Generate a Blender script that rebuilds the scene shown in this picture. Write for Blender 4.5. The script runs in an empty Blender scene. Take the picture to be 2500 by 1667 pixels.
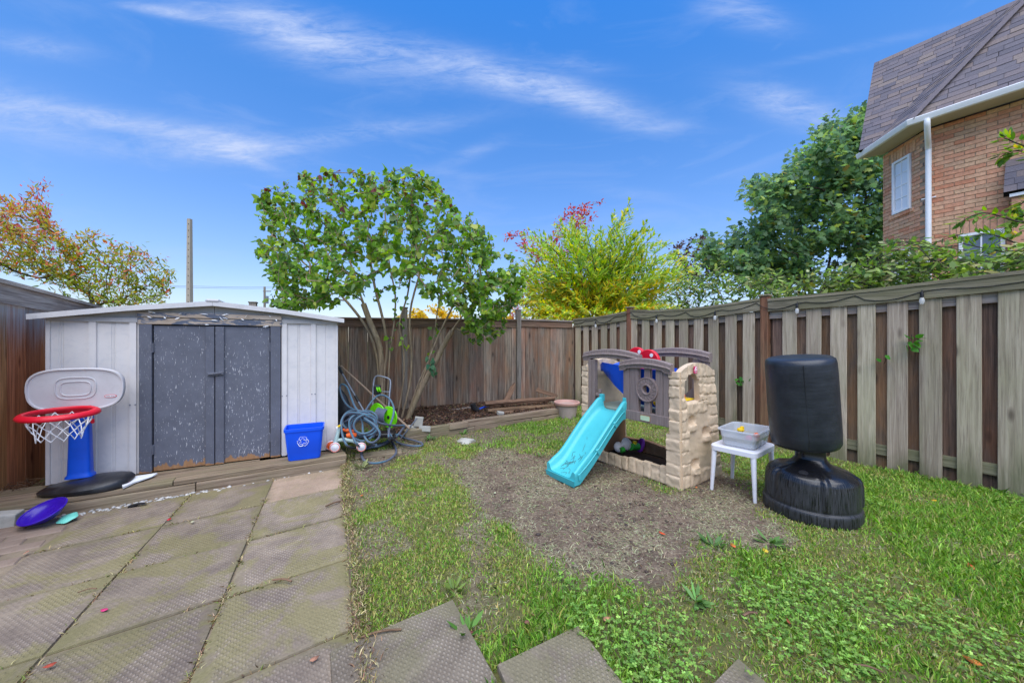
import bpy, bmesh, math, random
import numpy as np
from mathutils import Vector, Matrix, Euler

R = math.radians
random.seed(7)
rng = np.random.default_rng(11)
scene = bpy.context.scene
COL = scene.collection

# ------------------------------------------------------------------ camera, world, sun, exposure
FPX, CAMH, CX, CY = 900.0, 1.3, 1250.0, 833.5
cam_d = bpy.data.cameras.new("camera")
cam_d.sensor_width = 36.0
cam_d.lens = FPX / 2500.0 * 36.0
cam_d.clip_start = 0.05
cam_d.clip_end = 2000.0
cam = bpy.data.objects.new("camera", cam_d)
cam.location = (0, 0, CAMH)
cam.rotation_euler = (R(90), 0, 0)
COL.objects.link(cam)
scene.camera = cam

SUN_EL, SUN_AZ = R(64), R(178)      # azimuth clockwise from +Y
sun_d = bpy.data.lights.new("sun", 'SUN')
sun_d.energy = 1.5
sun_d.angle = R(75)
sun_d.color = (1.0, 0.93, 0.83)
sun = bpy.data.objects.new("sun", sun_d)
_dir = Vector((math.sin(SUN_AZ) * math.cos(SUN_EL), math.cos(SUN_AZ) * math.cos(SUN_EL), math.sin(SUN_EL)))
sun.rotation_euler = _dir.to_track_quat('Z', 'Y').to_euler()
sun.location = _dir * 30
COL.objects.link(sun)

scene.view_settings.view_transform = 'Standard'
scene.view_settings.look = 'None'
scene.view_settings.exposure = 1.78
scene.view_settings.gamma = 1.0
scene.view_settings.use_curve_mapping = False
scene.cycles.max_bounces = 8
scene.cycles.transparent_max_bounces = 12


# ------------------------------------------------------------------ node helpers
def node(nt, t, props=None, **inp):
    n = nt.nodes.new(t)
    for k, v in (props or {}).items():
        setattr(n, k, v)
    for k, v in inp.items():
        s = n.inputs[int(k[1:])] if (k[0] == 'i' and k[1:].isdigit()) else n.inputs[k.replace('_', ' ')]
        if isinstance(v, bpy.types.NodeSocket):
            nt.links.new(v, s)
        else:
            s.default_value = v
    return n


def rgb(r, g, b):
    f = lambda c: ((c / 255.0) / 12.92) if c <= 10 else (((c / 255.0) + 0.055) / 1.055) ** 2.4
    return (f(r), f(g), f(b), 1.0)


def mth(nt, op, a, b=0.0, c=0.0, clamp=False):
    n = node(nt, 'ShaderNodeMath', {'operation': op, 'use_clamp': clamp}, i0=a, i1=b, i2=c)
    return n.outputs[0]


def mixc(nt, f, a, b, blend='MIX'):
    n = node(nt, 'ShaderNodeMix', {'data_type': 'RGBA', 'blend_type': blend, 'clamp_factor': True}, i0=f, i6=a, i7=b)
    return n.outputs[2]


def noise(nt, vec, scale, detail=4.0, rough=0.55, dist=0.0):
    n = node(nt, 'ShaderNodeTexNoise', None, Vector=vec, Scale=scale, Detail=detail, Roughness=rough, Distortion=dist)
    return n.outputs['Fac']


def vor(nt, vec, scale, rnd=1.0):
    n = node(nt, 'ShaderNodeTexVoronoi', None, Vector=vec, Scale=scale, Randomness=rnd)
    return n.outputs['Distance'], n.outputs['Color']


def mrange(nt, v, a, b, c=0.0, d=1.0):
    n = node(nt, 'ShaderNodeMapRange', {'clamp': True}, Value=v, i1=a, i2=b, i3=c, i4=d)
    return n.outputs[0]


def mapping(nt, vec, scale=(1, 1, 1), loc=(0, 0, 0), rot=(0, 0, 0), typ='POINT'):
    n = node(nt, 'ShaderNodeMapping', {'vector_type': typ}, Vector=vec, Location=loc, Rotation=rot, Scale=scale)
    return n.outputs[0]


def ocoord(nt, spread=True):
    tc = node(nt, 'ShaderNodeTexCoord')
    if not spread:
        return tc.outputs['Object'], None
    oi = node(nt, 'ShaderNodeObjectInfo')
    v = node(nt, 'ShaderNodeVectorMath', {'operation': 'SCALE'}, i0=(37.0, 17.0, 53.0), Scale=oi.outputs['Random'])
    a = node(nt, 'ShaderNodeVectorMath', {'operation': 'ADD'}, i0=tc.outputs['Object'], i1=v.outputs[0])
    return a.outputs[0], oi.outputs['Random']


def newmat(name, rough=0.6, spec=0.5):
    m = bpy.data.materials.new(name)
    m.use_nodes = True
    nt = m.node_tree
    nt.nodes.clear()
    out = nt.nodes.new('ShaderNodeOutputMaterial')
    b = nt.nodes.new('ShaderNodeBsdfPrincipled')
    b.inputs['Roughness'].default_value = rough
    b.inputs['Specular IOR Level'].default_value = spec
    nt.links.new(b.outputs[0], out.inputs[0])
    return m, nt, b, out


def bump(nt, b, h, strength=0.3, dist=0.01):
    n = node(nt, 'ShaderNodeBump', None, Strength=strength, Distance=dist, Height=h)
    nt.links.new(n.outputs[0], b.inputs['Normal'])


def hsv(nt, col, h=0.5, s=1.0, v=1.0):
    return node(nt, 'ShaderNodeHueSaturation', None, Hue=h, Saturation=s, Value=v, Color=col).outputs[0]


# ------------------------------------------------------------------ world
world = bpy.data.worlds.new("World")
scene.world = world
world.use_nodes = True
wt = world.node_tree
wt.nodes.clear()
wo = wt.nodes.new('ShaderNodeOutputWorld')
bg = wt.nodes.new('ShaderNodeBackground')
bg.inputs[1].default_value = 0.10
wt.links.new(bg.outputs[0], wo.inputs[0])
sky = node(wt, 'ShaderNodeTexSky', {'sky_type': 'NISHITA', 'sun_disc': False, 'sun_elevation': SUN_EL, 'sun_rotation': SUN_AZ,
                                    'air_density': 1.0, 'dust_density': 0.6, 'ozone_density': 2.2})
skyc = sky.outputs[0]
tc = node(wt, 'ShaderNodeTexCoord')
sep = node(wt, 'ShaderNodeSeparateXYZ', None, i0=tc.outputs['Generated'])
yy = mth(wt, 'MAXIMUM', sep.outputs[1], 0.12)
uu = mth(wt, 'DIVIDE', sep.outputs[0], yy)
vv = mth(wt, 'DIVIDE', sep.outputs[2], yy)
uv = node(wt, 'ShaderNodeCombineXYZ', None, i0=uu, i1=vv, i2=0.0).outputs[0]
BLOBS = [  # cirrus wisps: centre, half length, half width, slant, strength
    (-0.91, 0.887, 0.16, 0.014, 10, .75), (-0.54, 0.81, 0.20, 0.062, 18, .85), (-0.23, 0.76, 0.26, 0.050, 13, .75),
    (0.09, 0.69, 0.20, 0.040, 15, .85), (0.26, 0.63, 0.12, 0.030, 12, .6), (0.39, 0.582, 0.12, 0.018, 3, .4),
    (0.19, 0.748, 0.09, 0.020, 5, .35), (-1.33, 0.615, 0.15, 0.06, 15, .7), (-1.08, 0.60, 0.24, 0.028, 10, .8),
    (-0.76, 0.535, 0.16, 0.042, 10, .7), (-0.94, 0.52, 0.22, 0.035, 3, .45), (-0.44, 0.56, 0.30, 0.026, -8, .55),
    (-0.70, 0.485, 0.08, 0.014, 20, .5), (0.76, 0.635, 0.15, 0.045, 18, .75), (0.63, 0.89, 0.12, 0.04, 15, .55),
    (-0.11, 0.51, 0.09, 0.018, -22, .35), (-1.29, 0.80, 0.13, 0.03, 8, .4), (-0.77, 0.90, 0.24, 0.03, 8, .4),
    (0.33, 0.40, 0.10, 0.015, 5, .22), (-0.2, 0.46, 0.09, 0.014, 8, .25), (0.95, 0.80, 0.25, 0.012, -12, .2)]
tot = None
for (u0, v0, L, W, ang, amp) in BLOBS:
    mp = mapping(wt, uv, (L, W, 1), (u0, v0, 0), (0, 0, R(-ang)), 'TEXTURE')
    ln = node(wt, 'ShaderNodeVectorMath', {'operation': 'DOT_PRODUCT'}, i0=mp, i1=mp).outputs['Value']
    g = mth(wt, 'MULTIPLY', mth(wt, 'EXPONENT', mth(wt, 'MULTIPLY', ln, -1.0)), amp)
    tot = g if tot is None else mth(wt, 'ADD', tot, g)
front = mth(wt, 'MULTIPLY', mrange(wt, sep.outputs[1], 0.1, 0.3), 0.85)
tot = mth(wt, 'MULTIPLY', tot, front)
wn = noise(wt, mapping(wt, uv, (2.2, 11, 1), (0, 0, 0), (0, 0, R(13))), 1.6, 10, 0.66, 0.9)
wn2 = noise(wt, mapping(wt, uv, (5, 16, 1), (3, 2, 0), (0, 0, R(17))), 2.5, 9, 0.7, 1.2)
tex = mth(wt, 'ADD', mrange(wt, wn, 0.32, 0.68, 0.1, 0.95), mrange(wt, wn2, 0.35, 0.7, -0.05, 0.4))
gen = noise(wt, mapping(wt, tc.outputs['Generated'], (1.2, 2.5, 6)), 2.0, 8, 0.6, 0.8)
gen = mrange(wt, gen, 0.52, 0.85, 0.0, 0.35)
cl = mth(wt, 'ADD', mth(wt, 'MULTIPLY', tot, tex), mth(wt, 'MULTIPLY', gen, 0.7), clamp=True)
up = mrange(wt, sep.outputs[2], -0.05, 0.85)
# the clear sky: the Nishita sky, its blue deepened overhead and paled to the horizon
tint = node(wt, 'ShaderNodeValToRGB', None, Fac=up)
cr = tint.color_ramp
cr.elements[0].position, cr.elements[0].color = 0.06, (0.52, 0.47, 0.50, 1)
cr.elements[1].position, cr.elements[1].color = 0.86, (0.14, 0.53, 0.92, 1)
for (p_, c_) in ((0.34, (0.40, 0.50, 0.66, 1)), (0.62, (0.255, 0.51, 0.77, 1))):
    cr.elements.new(p_).color = c_
skyc2 = mixc(wt, 1.0, skyc, tint.outputs[0], 'MULTIPLY')
cloudc = mixc(wt, cl, skyc2, (1.65, 2.0, 2.9, 1.0))
wt.links.new(cloudc, bg.inputs[0])


# ------------------------------------------------------------------ points on the ground, from where they stand in the photograph
def G(px, py, z=0.0):
    Y = (CAMH - z) * FPX / (py - CY)
    return Vector(((px - CX) / FPX * Y, Y, z))


def P(px, py, Y):
    return Vector(((px - CX) / FPX * Y, Y, CAMH + (CY - py) / FPX * Y))


# ------------------------------------------------------------------ objects
def tag(o, label=None, cat=None, group=None, kind=None):
    if label: o['label'] = label
    if cat: o['category'] = cat
    if group: o['group'] = group
    if kind: o['kind'] = kind
    return o


def thing(name, label, cat, loc=(0, 0, 0), rotz=0.0, group=None, rot=None):
    o = bpy.data.objects.new(name, None)
    o.empty_display_size = 0.1
    o.location = loc
    o.rotation_euler = rot if rot else (0, 0, rotz)
    COL.objects.link(o)
    return tag(o, label, cat, group)


def mesh_from(name, V, F, mat=None, smooth=False, angle=40):
    me = bpy.data.meshes.new(name)
    me.from_pydata([tuple(v) for v in V], [], F)
    if mat: me.materials.append(mat)
    if smooth:
        me.polygons.foreach_set('use_smooth', [True] * len(me.polygons))
        me.set_sharp_from_angle(angle=R(angle))
    me.update()
    return me


def obj(name, me, parent=None, loc=(0, 0, 0), rot=(0, 0, 0), scale=(1, 1, 1), kind=None, label=None):
    o = bpy.data.objects.new(name, me)
    o.location = loc
    o.rotation_euler = rot
    o.scale = scale
    if parent is not None: o.parent = parent
    COL.objects.link(o)
    if kind: o['kind'] = kind
    if label: o['label'] = label
    return o


_bevcache = {}


def boxgeo(sx, sy, sz, bev=0.0, seg=1):
    key = (round(sx, 4), round(sy, 4), round(sz, 4), bev, seg)
    if key in _bevcache: return _bevcache[key]
    bm = bmesh.new()
    bmesh.ops.create_cube(bm, size=1.0)
    for v in bm.verts:
        v.co = Vector((v.co.x * sx, v.co.y * sy, v.co.z * sz))
    if bev > 0:
        bmesh.ops.bevel(bm, geom=list(bm.edges), offset=min(bev, 0.45 * min(sx, sy, sz)), segments=seg, profile=0.6, affect='EDGES')
    bm.verts.ensure_lookup_table()
    V = [v.co.copy() for v in bm.verts]
    F = [[v.index for v in f.verts] for f in bm.faces]
    bm.free()
    _bevcache[key] = (V, F)
    return V, F


class MB:
    def __init__(s):
        s.V, s.F = [], []

    def add(s, V, F, M=None):
        o = len(s.V)
        s.V += [(M @ Vector(v)) if M is not None else Vector(v) for v in V]
        s.F += [[i + o for i in f] for f in F]
        return s

    def box(s, c, d, bev=0.0, rot=None, seg=1):
        V, F = boxgeo(d[0], d[1], d[2], bev, seg)
        M = Matrix.Translation(Vector(c))
        if rot is not None:
            M = M @ (rot if isinstance(rot, Matrix) else Euler(rot).to_matrix().to_4x4())
        return s.add(V, F, M)

    def bx(s, x0, x1, y0, y1, z0, z1, bev=0.0, seg=1):
        return s.box(((x0 + x1) / 2, (y0 + y1) / 2, (z0 + z1) / 2), (x1 - x0, y1 - y0, z1 - z0), bev, None, seg)

    def tube(s, pts, r, n=8, closed=False, cap=True, squash=1.0):
        pts = [Vector(p) for p in pts]
        m = len(pts)
        rr = r if isinstance(r, (list, tuple)) else [r] * m
        T = []
        for i in range(m):
            a = pts[(i - 1) % m] if (closed or i > 0) else pts[i]
            b = pts[(i + 1) % m] if (closed or i < m - 1) else pts[i]
            t = (b - a)
            T.append(t.normalized() if t.length > 1e-9 else Vector((0, 0, 1)))
        u = T[0].orthogonal().normalized()
        V, F = [], []
        for i in range(m):
            u = (u - T[i] * u.dot(T[i]))
            u = u.normalized() if u.length > 1e-6 else T[i].orthogonal().normalized()
            w = T[i].cross(u)
            for k in range(n):
                a = 2 * math.pi * k / n
                V.append(pts[i] + (u * math.cos(a) + w * math.sin(a) * squash) * rr[i])
        for i in range(m if closed else m - 1):
            j = (i + 1) % m
            for k in range(n):
                F.append([i * n + k, i * n + (k + 1) % n, j * n + (k + 1) % n, j * n + k])
        if cap and not closed:
            F.append([k for k in range(n)][::-1])
            F.append([(m - 1) * n + k for k in range(n)])
        return s.add(V, F)

    def loft(s, rings, closed=True, cap=True):
        n = len(rings[0])
        V = [Vector(p) for r in rings for p in r]
        F = []
        for i in range(len(rings) - 1):
            for k in range(n if closed else n - 1):
                F.append([i * n + k, i * n + (k + 1) % n, (i + 1) * n + (k + 1) % n, (i + 1) * n + k])
        if cap and closed:
            F.append([k for k in range(n)][::-1])
            F.append([(len(rings) - 1) * n + k for k in range(n)])
        return s.add(V, F)

    def lathe(s, prof, n=32, c=(0, 0, 0), fn=None, M=None, cap=True):
        rings = []
        for (r, z) in prof:
            ring = []
            for k in range(n):
                a = 2 * math.pi * k / n
                r2 = fn(r, z, a) if fn else r
                ring.append(Vector((c[0] + r2 * math.cos(a), c[1] + r2 * math.sin(a), c[2] + z)))
            rings.append(ring)
        if M is not None:
            rings = [[M @ p for p in r] for r in rings]
        return s.loft(rings, True, cap)

    def prism(s, poly, z0, z1, M=None):
        n = len(poly)
        V = [Vector((p[0], p[1], z0)) for p in poly] + [Vector((p[0], p[1], z1)) for p in poly]
        F = [[k for k in range(n)][::-1], [n + k for k in range(n)]]
        for k in range(n):
            F.append([k, (k + 1) % n, n + (k + 1) % n, n + k])
        return s.add(V, F, M)

    def mesh(s, name, mat, smooth=False, angle=40):
        return mesh_from(name, s.V, s.F, mat, smooth, angle)

    def obj(s, name, mat, parent=None, smooth=False, angle=40, **kw):
        return obj(name, s.mesh(name, mat, smooth, angle), parent, **kw)


def np_mesh(name, V, F, mat, cols=None, smooth=False):
    """V (n,3), F (m,k) with one k; cols per vertex -> attribute tint"""
    me = bpy.data.meshes.new(name)
    V = np.asarray(V, dtype=np.float32)
    F = np.asarray(F, dtype=np.int32)
    m, k = F.shape
    me.vertices.add(len(V))
    me.vertices.foreach_set('co', V.ravel())
    me.loops.add(m * k)
    me.loops.foreach_set('vertex_index', F.ravel())
    me.polygons.add(m)
    me.polygons.foreach_set('loop_start', np.arange(0, m * k, k, dtype=np.int32))
    me.polygons.foreach_set('loop_total', np.full(m, k, dtype=np.int32))
    if smooth:
        me.polygons.foreach_set('use_smooth', np.ones(m, dtype=bool))
    if cols is not None:
        at = me.attributes.new('tint', 'FLOAT_COLOR', 'POINT')
        c = np.ones((len(V), 4), dtype=np.float32)
        c[:, :3] = cols
        at.data.foreach_set('color', c.ravel())
    me.materials.append(mat)
    me.update(calc_edges=True)
    me.validate()
    return me


def spline(pts, n=8, closed=False):
    pts = [Vector(p) for p in pts]
    m = len(pts)
    out = []
    rngi = range(m) if closed else range(m - 1)
    for i in rngi:
        p0 = pts[(i - 1) % m] if (closed or i > 0) else pts[0]
        p1, p2 = pts[i], pts[(i + 1) % m]
        p3 = pts[(i + 2) % m] if (closed or i < m - 2) else pts[-1]
        for k in range(n):
            t = k / n
            out.append(0.5 * ((2 * p1) + (p2 - p0) * t + (2 * p0 - 5 * p1 + 4 * p2 - p3) * t * t + (3 * p1 - p0 - 3 * p2 + p3) * t ** 3))
    if not closed: out.append(pts[-1])
    return out


# numpy value noise
_tab = np.random.default_rng(5).random((256, 256))


def vnoise(x, y, s=1.0, ox=0.0):
    x = np.asarray(x, float) * s + 100.3 + ox
    y = np.asarray(y, float) * s + 57.7 + ox * 1.7
    xi, yi = np.floor(x).astype(int), np.floor(y).astype(int)
    fx, fy = x - xi, y - yi
    fx, fy = fx * fx * (3 - 2 * fx), fy * fy * (3 - 2 * fy)
    t = lambda a, b: _tab[a & 255, b & 255]
    return (t(xi, yi) * (1 - fx) + t(xi + 1, yi) * fx) * (1 - fy) + (t(xi, yi + 1) * (1 - fx) + t(xi + 1, yi + 1) * fx) * fy


def fbm(x, y, s=1.0, o=4, ox=0.0):
    a, tot, w = 0.0, 0.0, 1.0
    for k in range(o):
        a = a + w * vnoise(x, y, s * 2 ** k, ox + k * 13.1)
        tot += w
        w *= 0.5
    return a / tot


def sstep(a, b, x):
    t = np.clip((np.asarray(x, float) - a) / (b - a), 0, 1)
    return t * t * (3 - 2 * t)


def poly_sd(px, py, poly):
    """signed distance to polygon, positive inside"""
    px, py = np.asarray(px, float), np.asarray(py, float)
    d = np.full(px.shape, 1e9)
    ins = np.zeros(px.shape, bool)
    n = len(poly)
    for i in range(n):
        x1, y1 = poly[i]
        x2, y2 = poly[(i + 1) % n]
        ex, ey = x2 - x1, y2 - y1
        t = np.clip(((px - x1) * ex + (py - y1) * ey) / (ex * ex + ey * ey + 1e-12), 0, 1)
        d = np.minimum(d, np.hypot(px - x1 - t * ex, py - y1 - t * ey))
        c = ((y1 > py) != (y2 > py)) & (px < (x2 - x1) * (py - y1) / ((y2 - y1) if abs(y2 - y1) > 1e-12 else 1e-12) + x1)
        ins ^= c
    return np.where(ins, d, -d)


# ------------------------------------------------------------------ materials
def wood(name, light, dark, alt, alt_amt=0.35, grain='z', moss=0.0, rough=0.8, var=(0.8, 1.15), knots=0.8, moss_h=0.25, graytop=None, fine=1.0):
    m, nt, b, out = newmat(name, rough, 0.25)
    v, rnd = ocoord(nt)
    sc = {'z': (26, 26, 1.1), 'x': (1.1, 26, 26), 'y': (26, 1.1, 26)}[grain]
    g1 = noise(nt, mapping(nt, v, sc), 1.6 * fine, 7, 0.62, 0.6)
    g2 = noise(nt, mapping(nt, v, tuple(c * (4 if c > 2 else 2.0) for c in sc)), 1.5 * fine, 5, 0.7)
    pa = noise(nt, mapping(nt, v, tuple(4.5 if c > 2 else 1.3 for c in sc)), 1.0, 4, 0.6, 0.4)
    c = mixc(nt, mrange(nt, g1, 0.33, 0.66), dark, light)
    c = mixc(nt, mth(nt, 'MULTIPLY', mrange(nt, pa, 0.44, 0.66), alt_amt), c, alt)
    c = mixc(nt, mth(nt, 'MULTIPLY', mrange(nt, g2, 0.52, 0.70), 0.75), c, hsv(nt, dark, 0.5, 1.0, 0.55))
    if knots:
        kd, kc = vor(nt, mapping(nt, v, tuple(6.5 if q > 2 else 2.3 for q in sc)), 1.0)
        kk = mrange(nt, kd, 0.06, 0.17, 1.0, 0.0)
        ksel = mrange(nt, node(nt, 'ShaderNodeSeparateColor', None, i0=kc).outputs[0], 0.38, 0.43)
        kk = mth(nt, 'MULTIPLY', mth(nt, 'MULTIPLY', kk, ksel), knots)
        c = mixc(nt, kk, c, hsv(nt, dark, 0.49, 1.1, 0.4))
    if graytop:
        tcz = node(nt, 'ShaderNodeSeparateXYZ', None, i0=ocoord(nt, False)[0]).outputs[2]
        zz = mth(nt, 'ADD', tcz, mrange(nt, g1, 0.3, 0.7, -0.22, 0.22))
        c = mixc(nt, mth(nt, 'MULTIPLY', mrange(nt, zz, graytop[0], graytop[1]), 0.85), c, graytop[2])
    if moss:
        tcz = node(nt, 'ShaderNodeSeparateXYZ', None, i0=ocoord(nt, False)[0]).outputs[2]
        zz = mth(nt, 'ADD', tcz, mrange(nt, pa, 0.3, 0.7, 0.2, -0.2))
        c = mixc(nt, mth(nt, 'MULTIPLY', mrange(nt, zz, 0.0, moss_h, 1.0, 0.0), moss), c, rgb(92, 96, 62))
    val = mrange(nt, rnd, 0.0, 1.0, var[0], var[1])
    hue = mrange(nt, mth(nt, 'FRACT', mth(nt, 'MULTIPLY', rnd, 7.31)), 0.0, 1.0, 0.488, 0.508)
    c = hsv(nt, c, hue, 1.0, val)
    nt.links.new(c, b.inputs['Base Color'])
    bump(nt, b, mth(nt, 'ADD', g1, mth(nt, 'MULTIPLY', g2, 0.6)), 0.55, 0.006)
    return m


def plastic(name, c, rough=0.42, grain=60.0, var=0.12, dirt=None, dirt_amt=0.0, bmp=0.08, spec=0.4, metallic=0.0):
    m, nt, b, out = newmat(name, rough, spec)
    v, rnd = ocoord(nt, False)
    n1 = noise(nt, v, 5.0, 5, 0.6)
    n2 = noise(nt, v, grain, 3, 0.6)
    cc = hsv(nt, c, 0.5, 1.0, mrange(nt, n1, 0.3, 0.7, 1 - var, 1 + var))
    if dirt:
        n3 = noise(nt, v, 14.0, 7, 0.7, 0.5)
        cc = mixc(nt, mth(nt, 'MULTIPLY', mrange(nt, n3, 0.5, 0.75), dirt_amt), cc, dirt)
    nt.links.new(cc, b.inputs['Base Color'])
    b.inputs['Metallic'].default_value = metallic
    nt.links.new(mrange(nt, n1, 0.3, 0.7, max(0.05, rough - 0.1), min(1, rough + 0.12)), b.inputs['Roughness'])
    bump(nt, b, n2, bmp, 0.003)
    return m


def leafmat(name, trans=0.35, rough=0.5):
    m, nt, b, out = newmat(name, rough, 0.35)
    a = node(nt, 'ShaderNodeAttribute', {'attribute_name': 'tint'})
    nt.links.new(a.outputs['Color'], b.inputs['Base Color'])
    t = node(nt, 'ShaderNodeBsdfTranslucent', None, Color=hsv(nt, a.outputs['Color'], 0.49, 1.15, 1.3))
    mx = node(nt, 'ShaderNodeMixShader', None, i0=trans, i1=b.outputs[0], i2=t.outputs[0])
    nt.links.new(mx.outputs[0], out.inputs[0])
    return m


M = {}
M['board_pale'] = wood('pale weathered wood', rgb(198, 182, 158), rgb(146, 130, 110), rgb(174, 166, 132), 0.5, 'z', 0.7, var=(0.74, 1.14), moss_h=0.34)
M['board_back'] = wood('dark stained wood', rgb(138, 114, 96), rgb(88, 72, 62), rgb(164, 112, 72), 0.5, 'z', 0.15, var=(0.6, 1.25))
M['board_brown'] = wood('weathered brown wood', rgb(164, 147, 128), rgb(92, 78, 68), rgb(170, 120, 86), 0.6, 'z', 0.5, var=(0.72, 1.25))
M['board_rust'] = wood('rusty brown wood', rgb(212, 152, 104), rgb(146, 96, 62), rgb(186, 126, 84), 0.4, 'z', 0.2, var=(0.75, 1.2),
                       graytop=(1.25, 1.62, rgb(170, 170, 170)))
M['rail_mossy'] = wood('mossy rail wood', rgb(158, 148, 124), rgb(100, 94, 76), rgb(122, 120, 82), 0.5, 'x', 0, var=(0.9, 1.1), knots=0.4)
M['rail_gray'] = wood('gray rail wood', rgb(176, 166, 156), rgb(120, 108, 100), rgb(128, 100, 80), 0.35, 'x', 0, var=(0.85, 1.15))
M['rail_brown'] = wood('brown rail wood', rgb(128, 104, 86), rgb(72, 56, 48), rgb(132, 90, 68), 0.4, 'x', 0, var=(0.8, 1.2))
M['post_brown'] = wood('brown post wood', rgb(150, 108, 80), rgb(98, 66, 48), rgb(150, 128, 96), 0.5, 'z', 0.2)
M['post_gray'] = wood('gray post wood', rgb(158, 150, 138), rgb(108, 98, 88), rgb(130, 116, 100), 0.4, 'z', 0.2)
M['timber'] = wood('landscape timber', rgb(168, 150, 126), rgb(112, 95, 76), rgb(130, 126, 90), 0.45, 'x', 0, var=(0.85, 1.12), knots=0.5)
M['timber_dark'] = wood('old damp timber', rgb(152, 132, 110), rgb(98, 82, 66), rgb(122, 118, 84), 0.45, 'x', 0, var=(0.8, 1.15), knots=0.5)
M['rotten'] = wood('rotten log wood', rgb(150, 120, 92), rgb(72, 54, 42), rgb(118, 92, 70), 0.5, 'x', 0, var=(0.75, 1.15), knots=0)
M['bark'] = wood('pale bark', rgb(178, 160, 130), rgb(124, 108, 86), rgb(142, 130, 96), 0.5, 'z', 0, var=(0.9, 1.1), knots=0.3)
M['bark_dark'] = wood('dark bark', rgb(92, 80, 70), rgb(52, 44, 40), rgb(70, 66, 52), 0.4, 'z', 0, knots=0.2)
M['leaf'] = leafmat('leaf', 0.48)
M['leaf_dry'] = leafmat('dry leaf', 0.15, 0.7)
M['grass'] = leafmat('grass', 0.25, 0.55)
M['concrete'] = plastic('old concrete', rgb(176, 172, 162), 0.85, 90, 0.15, rgb(120, 116, 96), 0.5, 0.4, 0.2)
M['shed_metal'] = plastic('painted shed metal', rgb(214, 208, 204), 0.42, 30, 0.05, rgb(170, 172, 178), 0.35, 0.03, 0.4)
M['shed_trim'] = plastic('gray shed trim', rgb(174, 171, 170), 0.45, 30, 0.06, rgb(130, 132, 136), 0.4, 0.03)
M['shed_roof'] = plastic('shed roof metal', rgb(204, 200, 198), 0.4, 30, 0.06, rgb(150, 152, 152), 0.5, 0.03)
M['dark'] = plastic('dark hollow', rgb(26, 22, 22), 0.9, 40, 0.1, spec=0.1)
M['black_plastic'] = plastic('black plastic', rgb(34, 34, 37), 0.36, 70, 0.2, rgb(84, 84, 86), 0.35, 0.12, 0.5)
M['black_rubber'] = plastic('black rubber', rgb(28, 28, 30), 0.6, 70, 0.2)
M['white_plastic'] = plastic('white plastic', rgb(226, 224, 228), 0.45, 60, 0.04, rgb(180, 172, 160), 0.25, 0.04)
M['gray_plastic'] = plastic('light gray plastic', rgb(204, 200, 200), 0.5, 60, 0.05, rgb(150, 146, 142), 0.25, 0.08)
M['red_plastic'] = plastic('red plastic', rgb(214, 20, 44), 0.38, 60, 0.08)
M['blue_plastic'] = plastic('blue plastic', rgb(8, 84, 208), 0.4, 60, 0.08, rgb(20, 60, 150), 0.3)
M['bin_blue'] = plastic('recycling blue', rgb(8, 84, 226), 0.42, 60, 0.06)
M['purple_plastic'] = plastic('purple plastic', rgb(52, 18, 156), 0.3, 60, 0.1)
M['violet'] = plastic('violet plastic', rgb(122, 44, 150), 0.35)
M['teal_lid'] = plastic('teal plastic', rgb(110, 196, 176), 0.4)
M['turquoise'] = plastic('turquoise plastic', rgb(70, 178, 184), 0.4, 80, 0.06, rgb(60, 150, 160), 0.35, 0.08)
M['play_brown'] = wood('brown molded plastic', rgb(142, 126, 120), rgb(122, 106, 101), rgb(132, 116, 112), 0.3, 'z', 0, 0.55, (0.98, 1.02), 0, fine=1.5)
M['play_tan'] = plastic('tan molded plastic', rgb(206, 182, 152), 0.55, 45, 0.07, rgb(150, 124, 96), 0.45, 0.4)
M['play_tan_shaded'] = plastic('shaded tan molded plastic', rgb(160, 118, 84), 0.55, 45, 0.07, rgb(118, 84, 62), 0.3, 0.35)  # tan plastic with inner-face shade put into the colour; also on the label rim
M['deck_green'] = plastic('green gray deck plastic', rgb(140, 152, 136), 0.6, 60, 0.1)
M['yellow'] = plastic('yellow plastic', rgb(238, 196, 22), 0.4)
M['orange'] = plastic('orange plastic', rgb(238, 100, 30), 0.4)
M['lime'] = plastic('lime plastic', rgb(118, 220, 20), 0.38)
M['green_plastic'] = plastic('green plastic', rgb(48, 150, 52), 0.38)
M['pink'] = plastic('pink plastic', rgb(240, 120, 140), 0.4)
M['mint'] = plastic('mint plastic', rgb(178, 202, 194), 0.4)
M['label_green'] = plastic('pale green label', rgb(186, 206, 170), 0.5)
M['logo_pink'] = plastic('magenta sticker', rgb(216, 24, 100), 0.4)
M['white_print'] = plastic('white print', rgb(235, 235, 235), 0.5, 60, 0.02)
M['dark_print'] = plastic('dark print', rgb(30, 30, 34), 0.5)
M['hose'] = plastic('slate blue hose', rgb(92, 98, 114), 0.42, 40, 0.15, rgb(120, 118, 118), 0.3, 0.1)
M['hose_teal'] = plastic('teal hose stripe', rgb(48, 112, 130), 0.42, 40, 0.12)
M['steel'] = plastic('dull steel', rgb(128, 132, 142), 0.4, 40, 0.1, rgb(100, 90, 84), 0.4, metallic=0.4)
M['pole_wood'] = wood('tool handle wood', rgb(176, 152, 132), rgb(130, 106, 92), rgb(150, 120, 100), 0.3, 'z', 0, knots=0)
M['pot_body'] = plastic('planter body', rgb(172, 156, 146), 0.7, 50, 0.1, rgb(130, 118, 108), 0.4, 0.2)
M['pot_rim'] = plastic('planter rim', rgb(190, 148, 136), 0.65, 50, 0.08, rgb(160, 132, 122), 0.3, 0.1)
M['joint'] = plastic('joint sand', rgb(128, 114, 96), 0.95, 60, 0.3, rgb(80, 66, 54), 0.6, 0.8, 0.1)
M['soil'] = plastic('dark soil', rgb(58, 46, 38), 0.95, 60, 0.3, rgb(100, 78, 60), 0.5, 0.8, 0.1)
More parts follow.
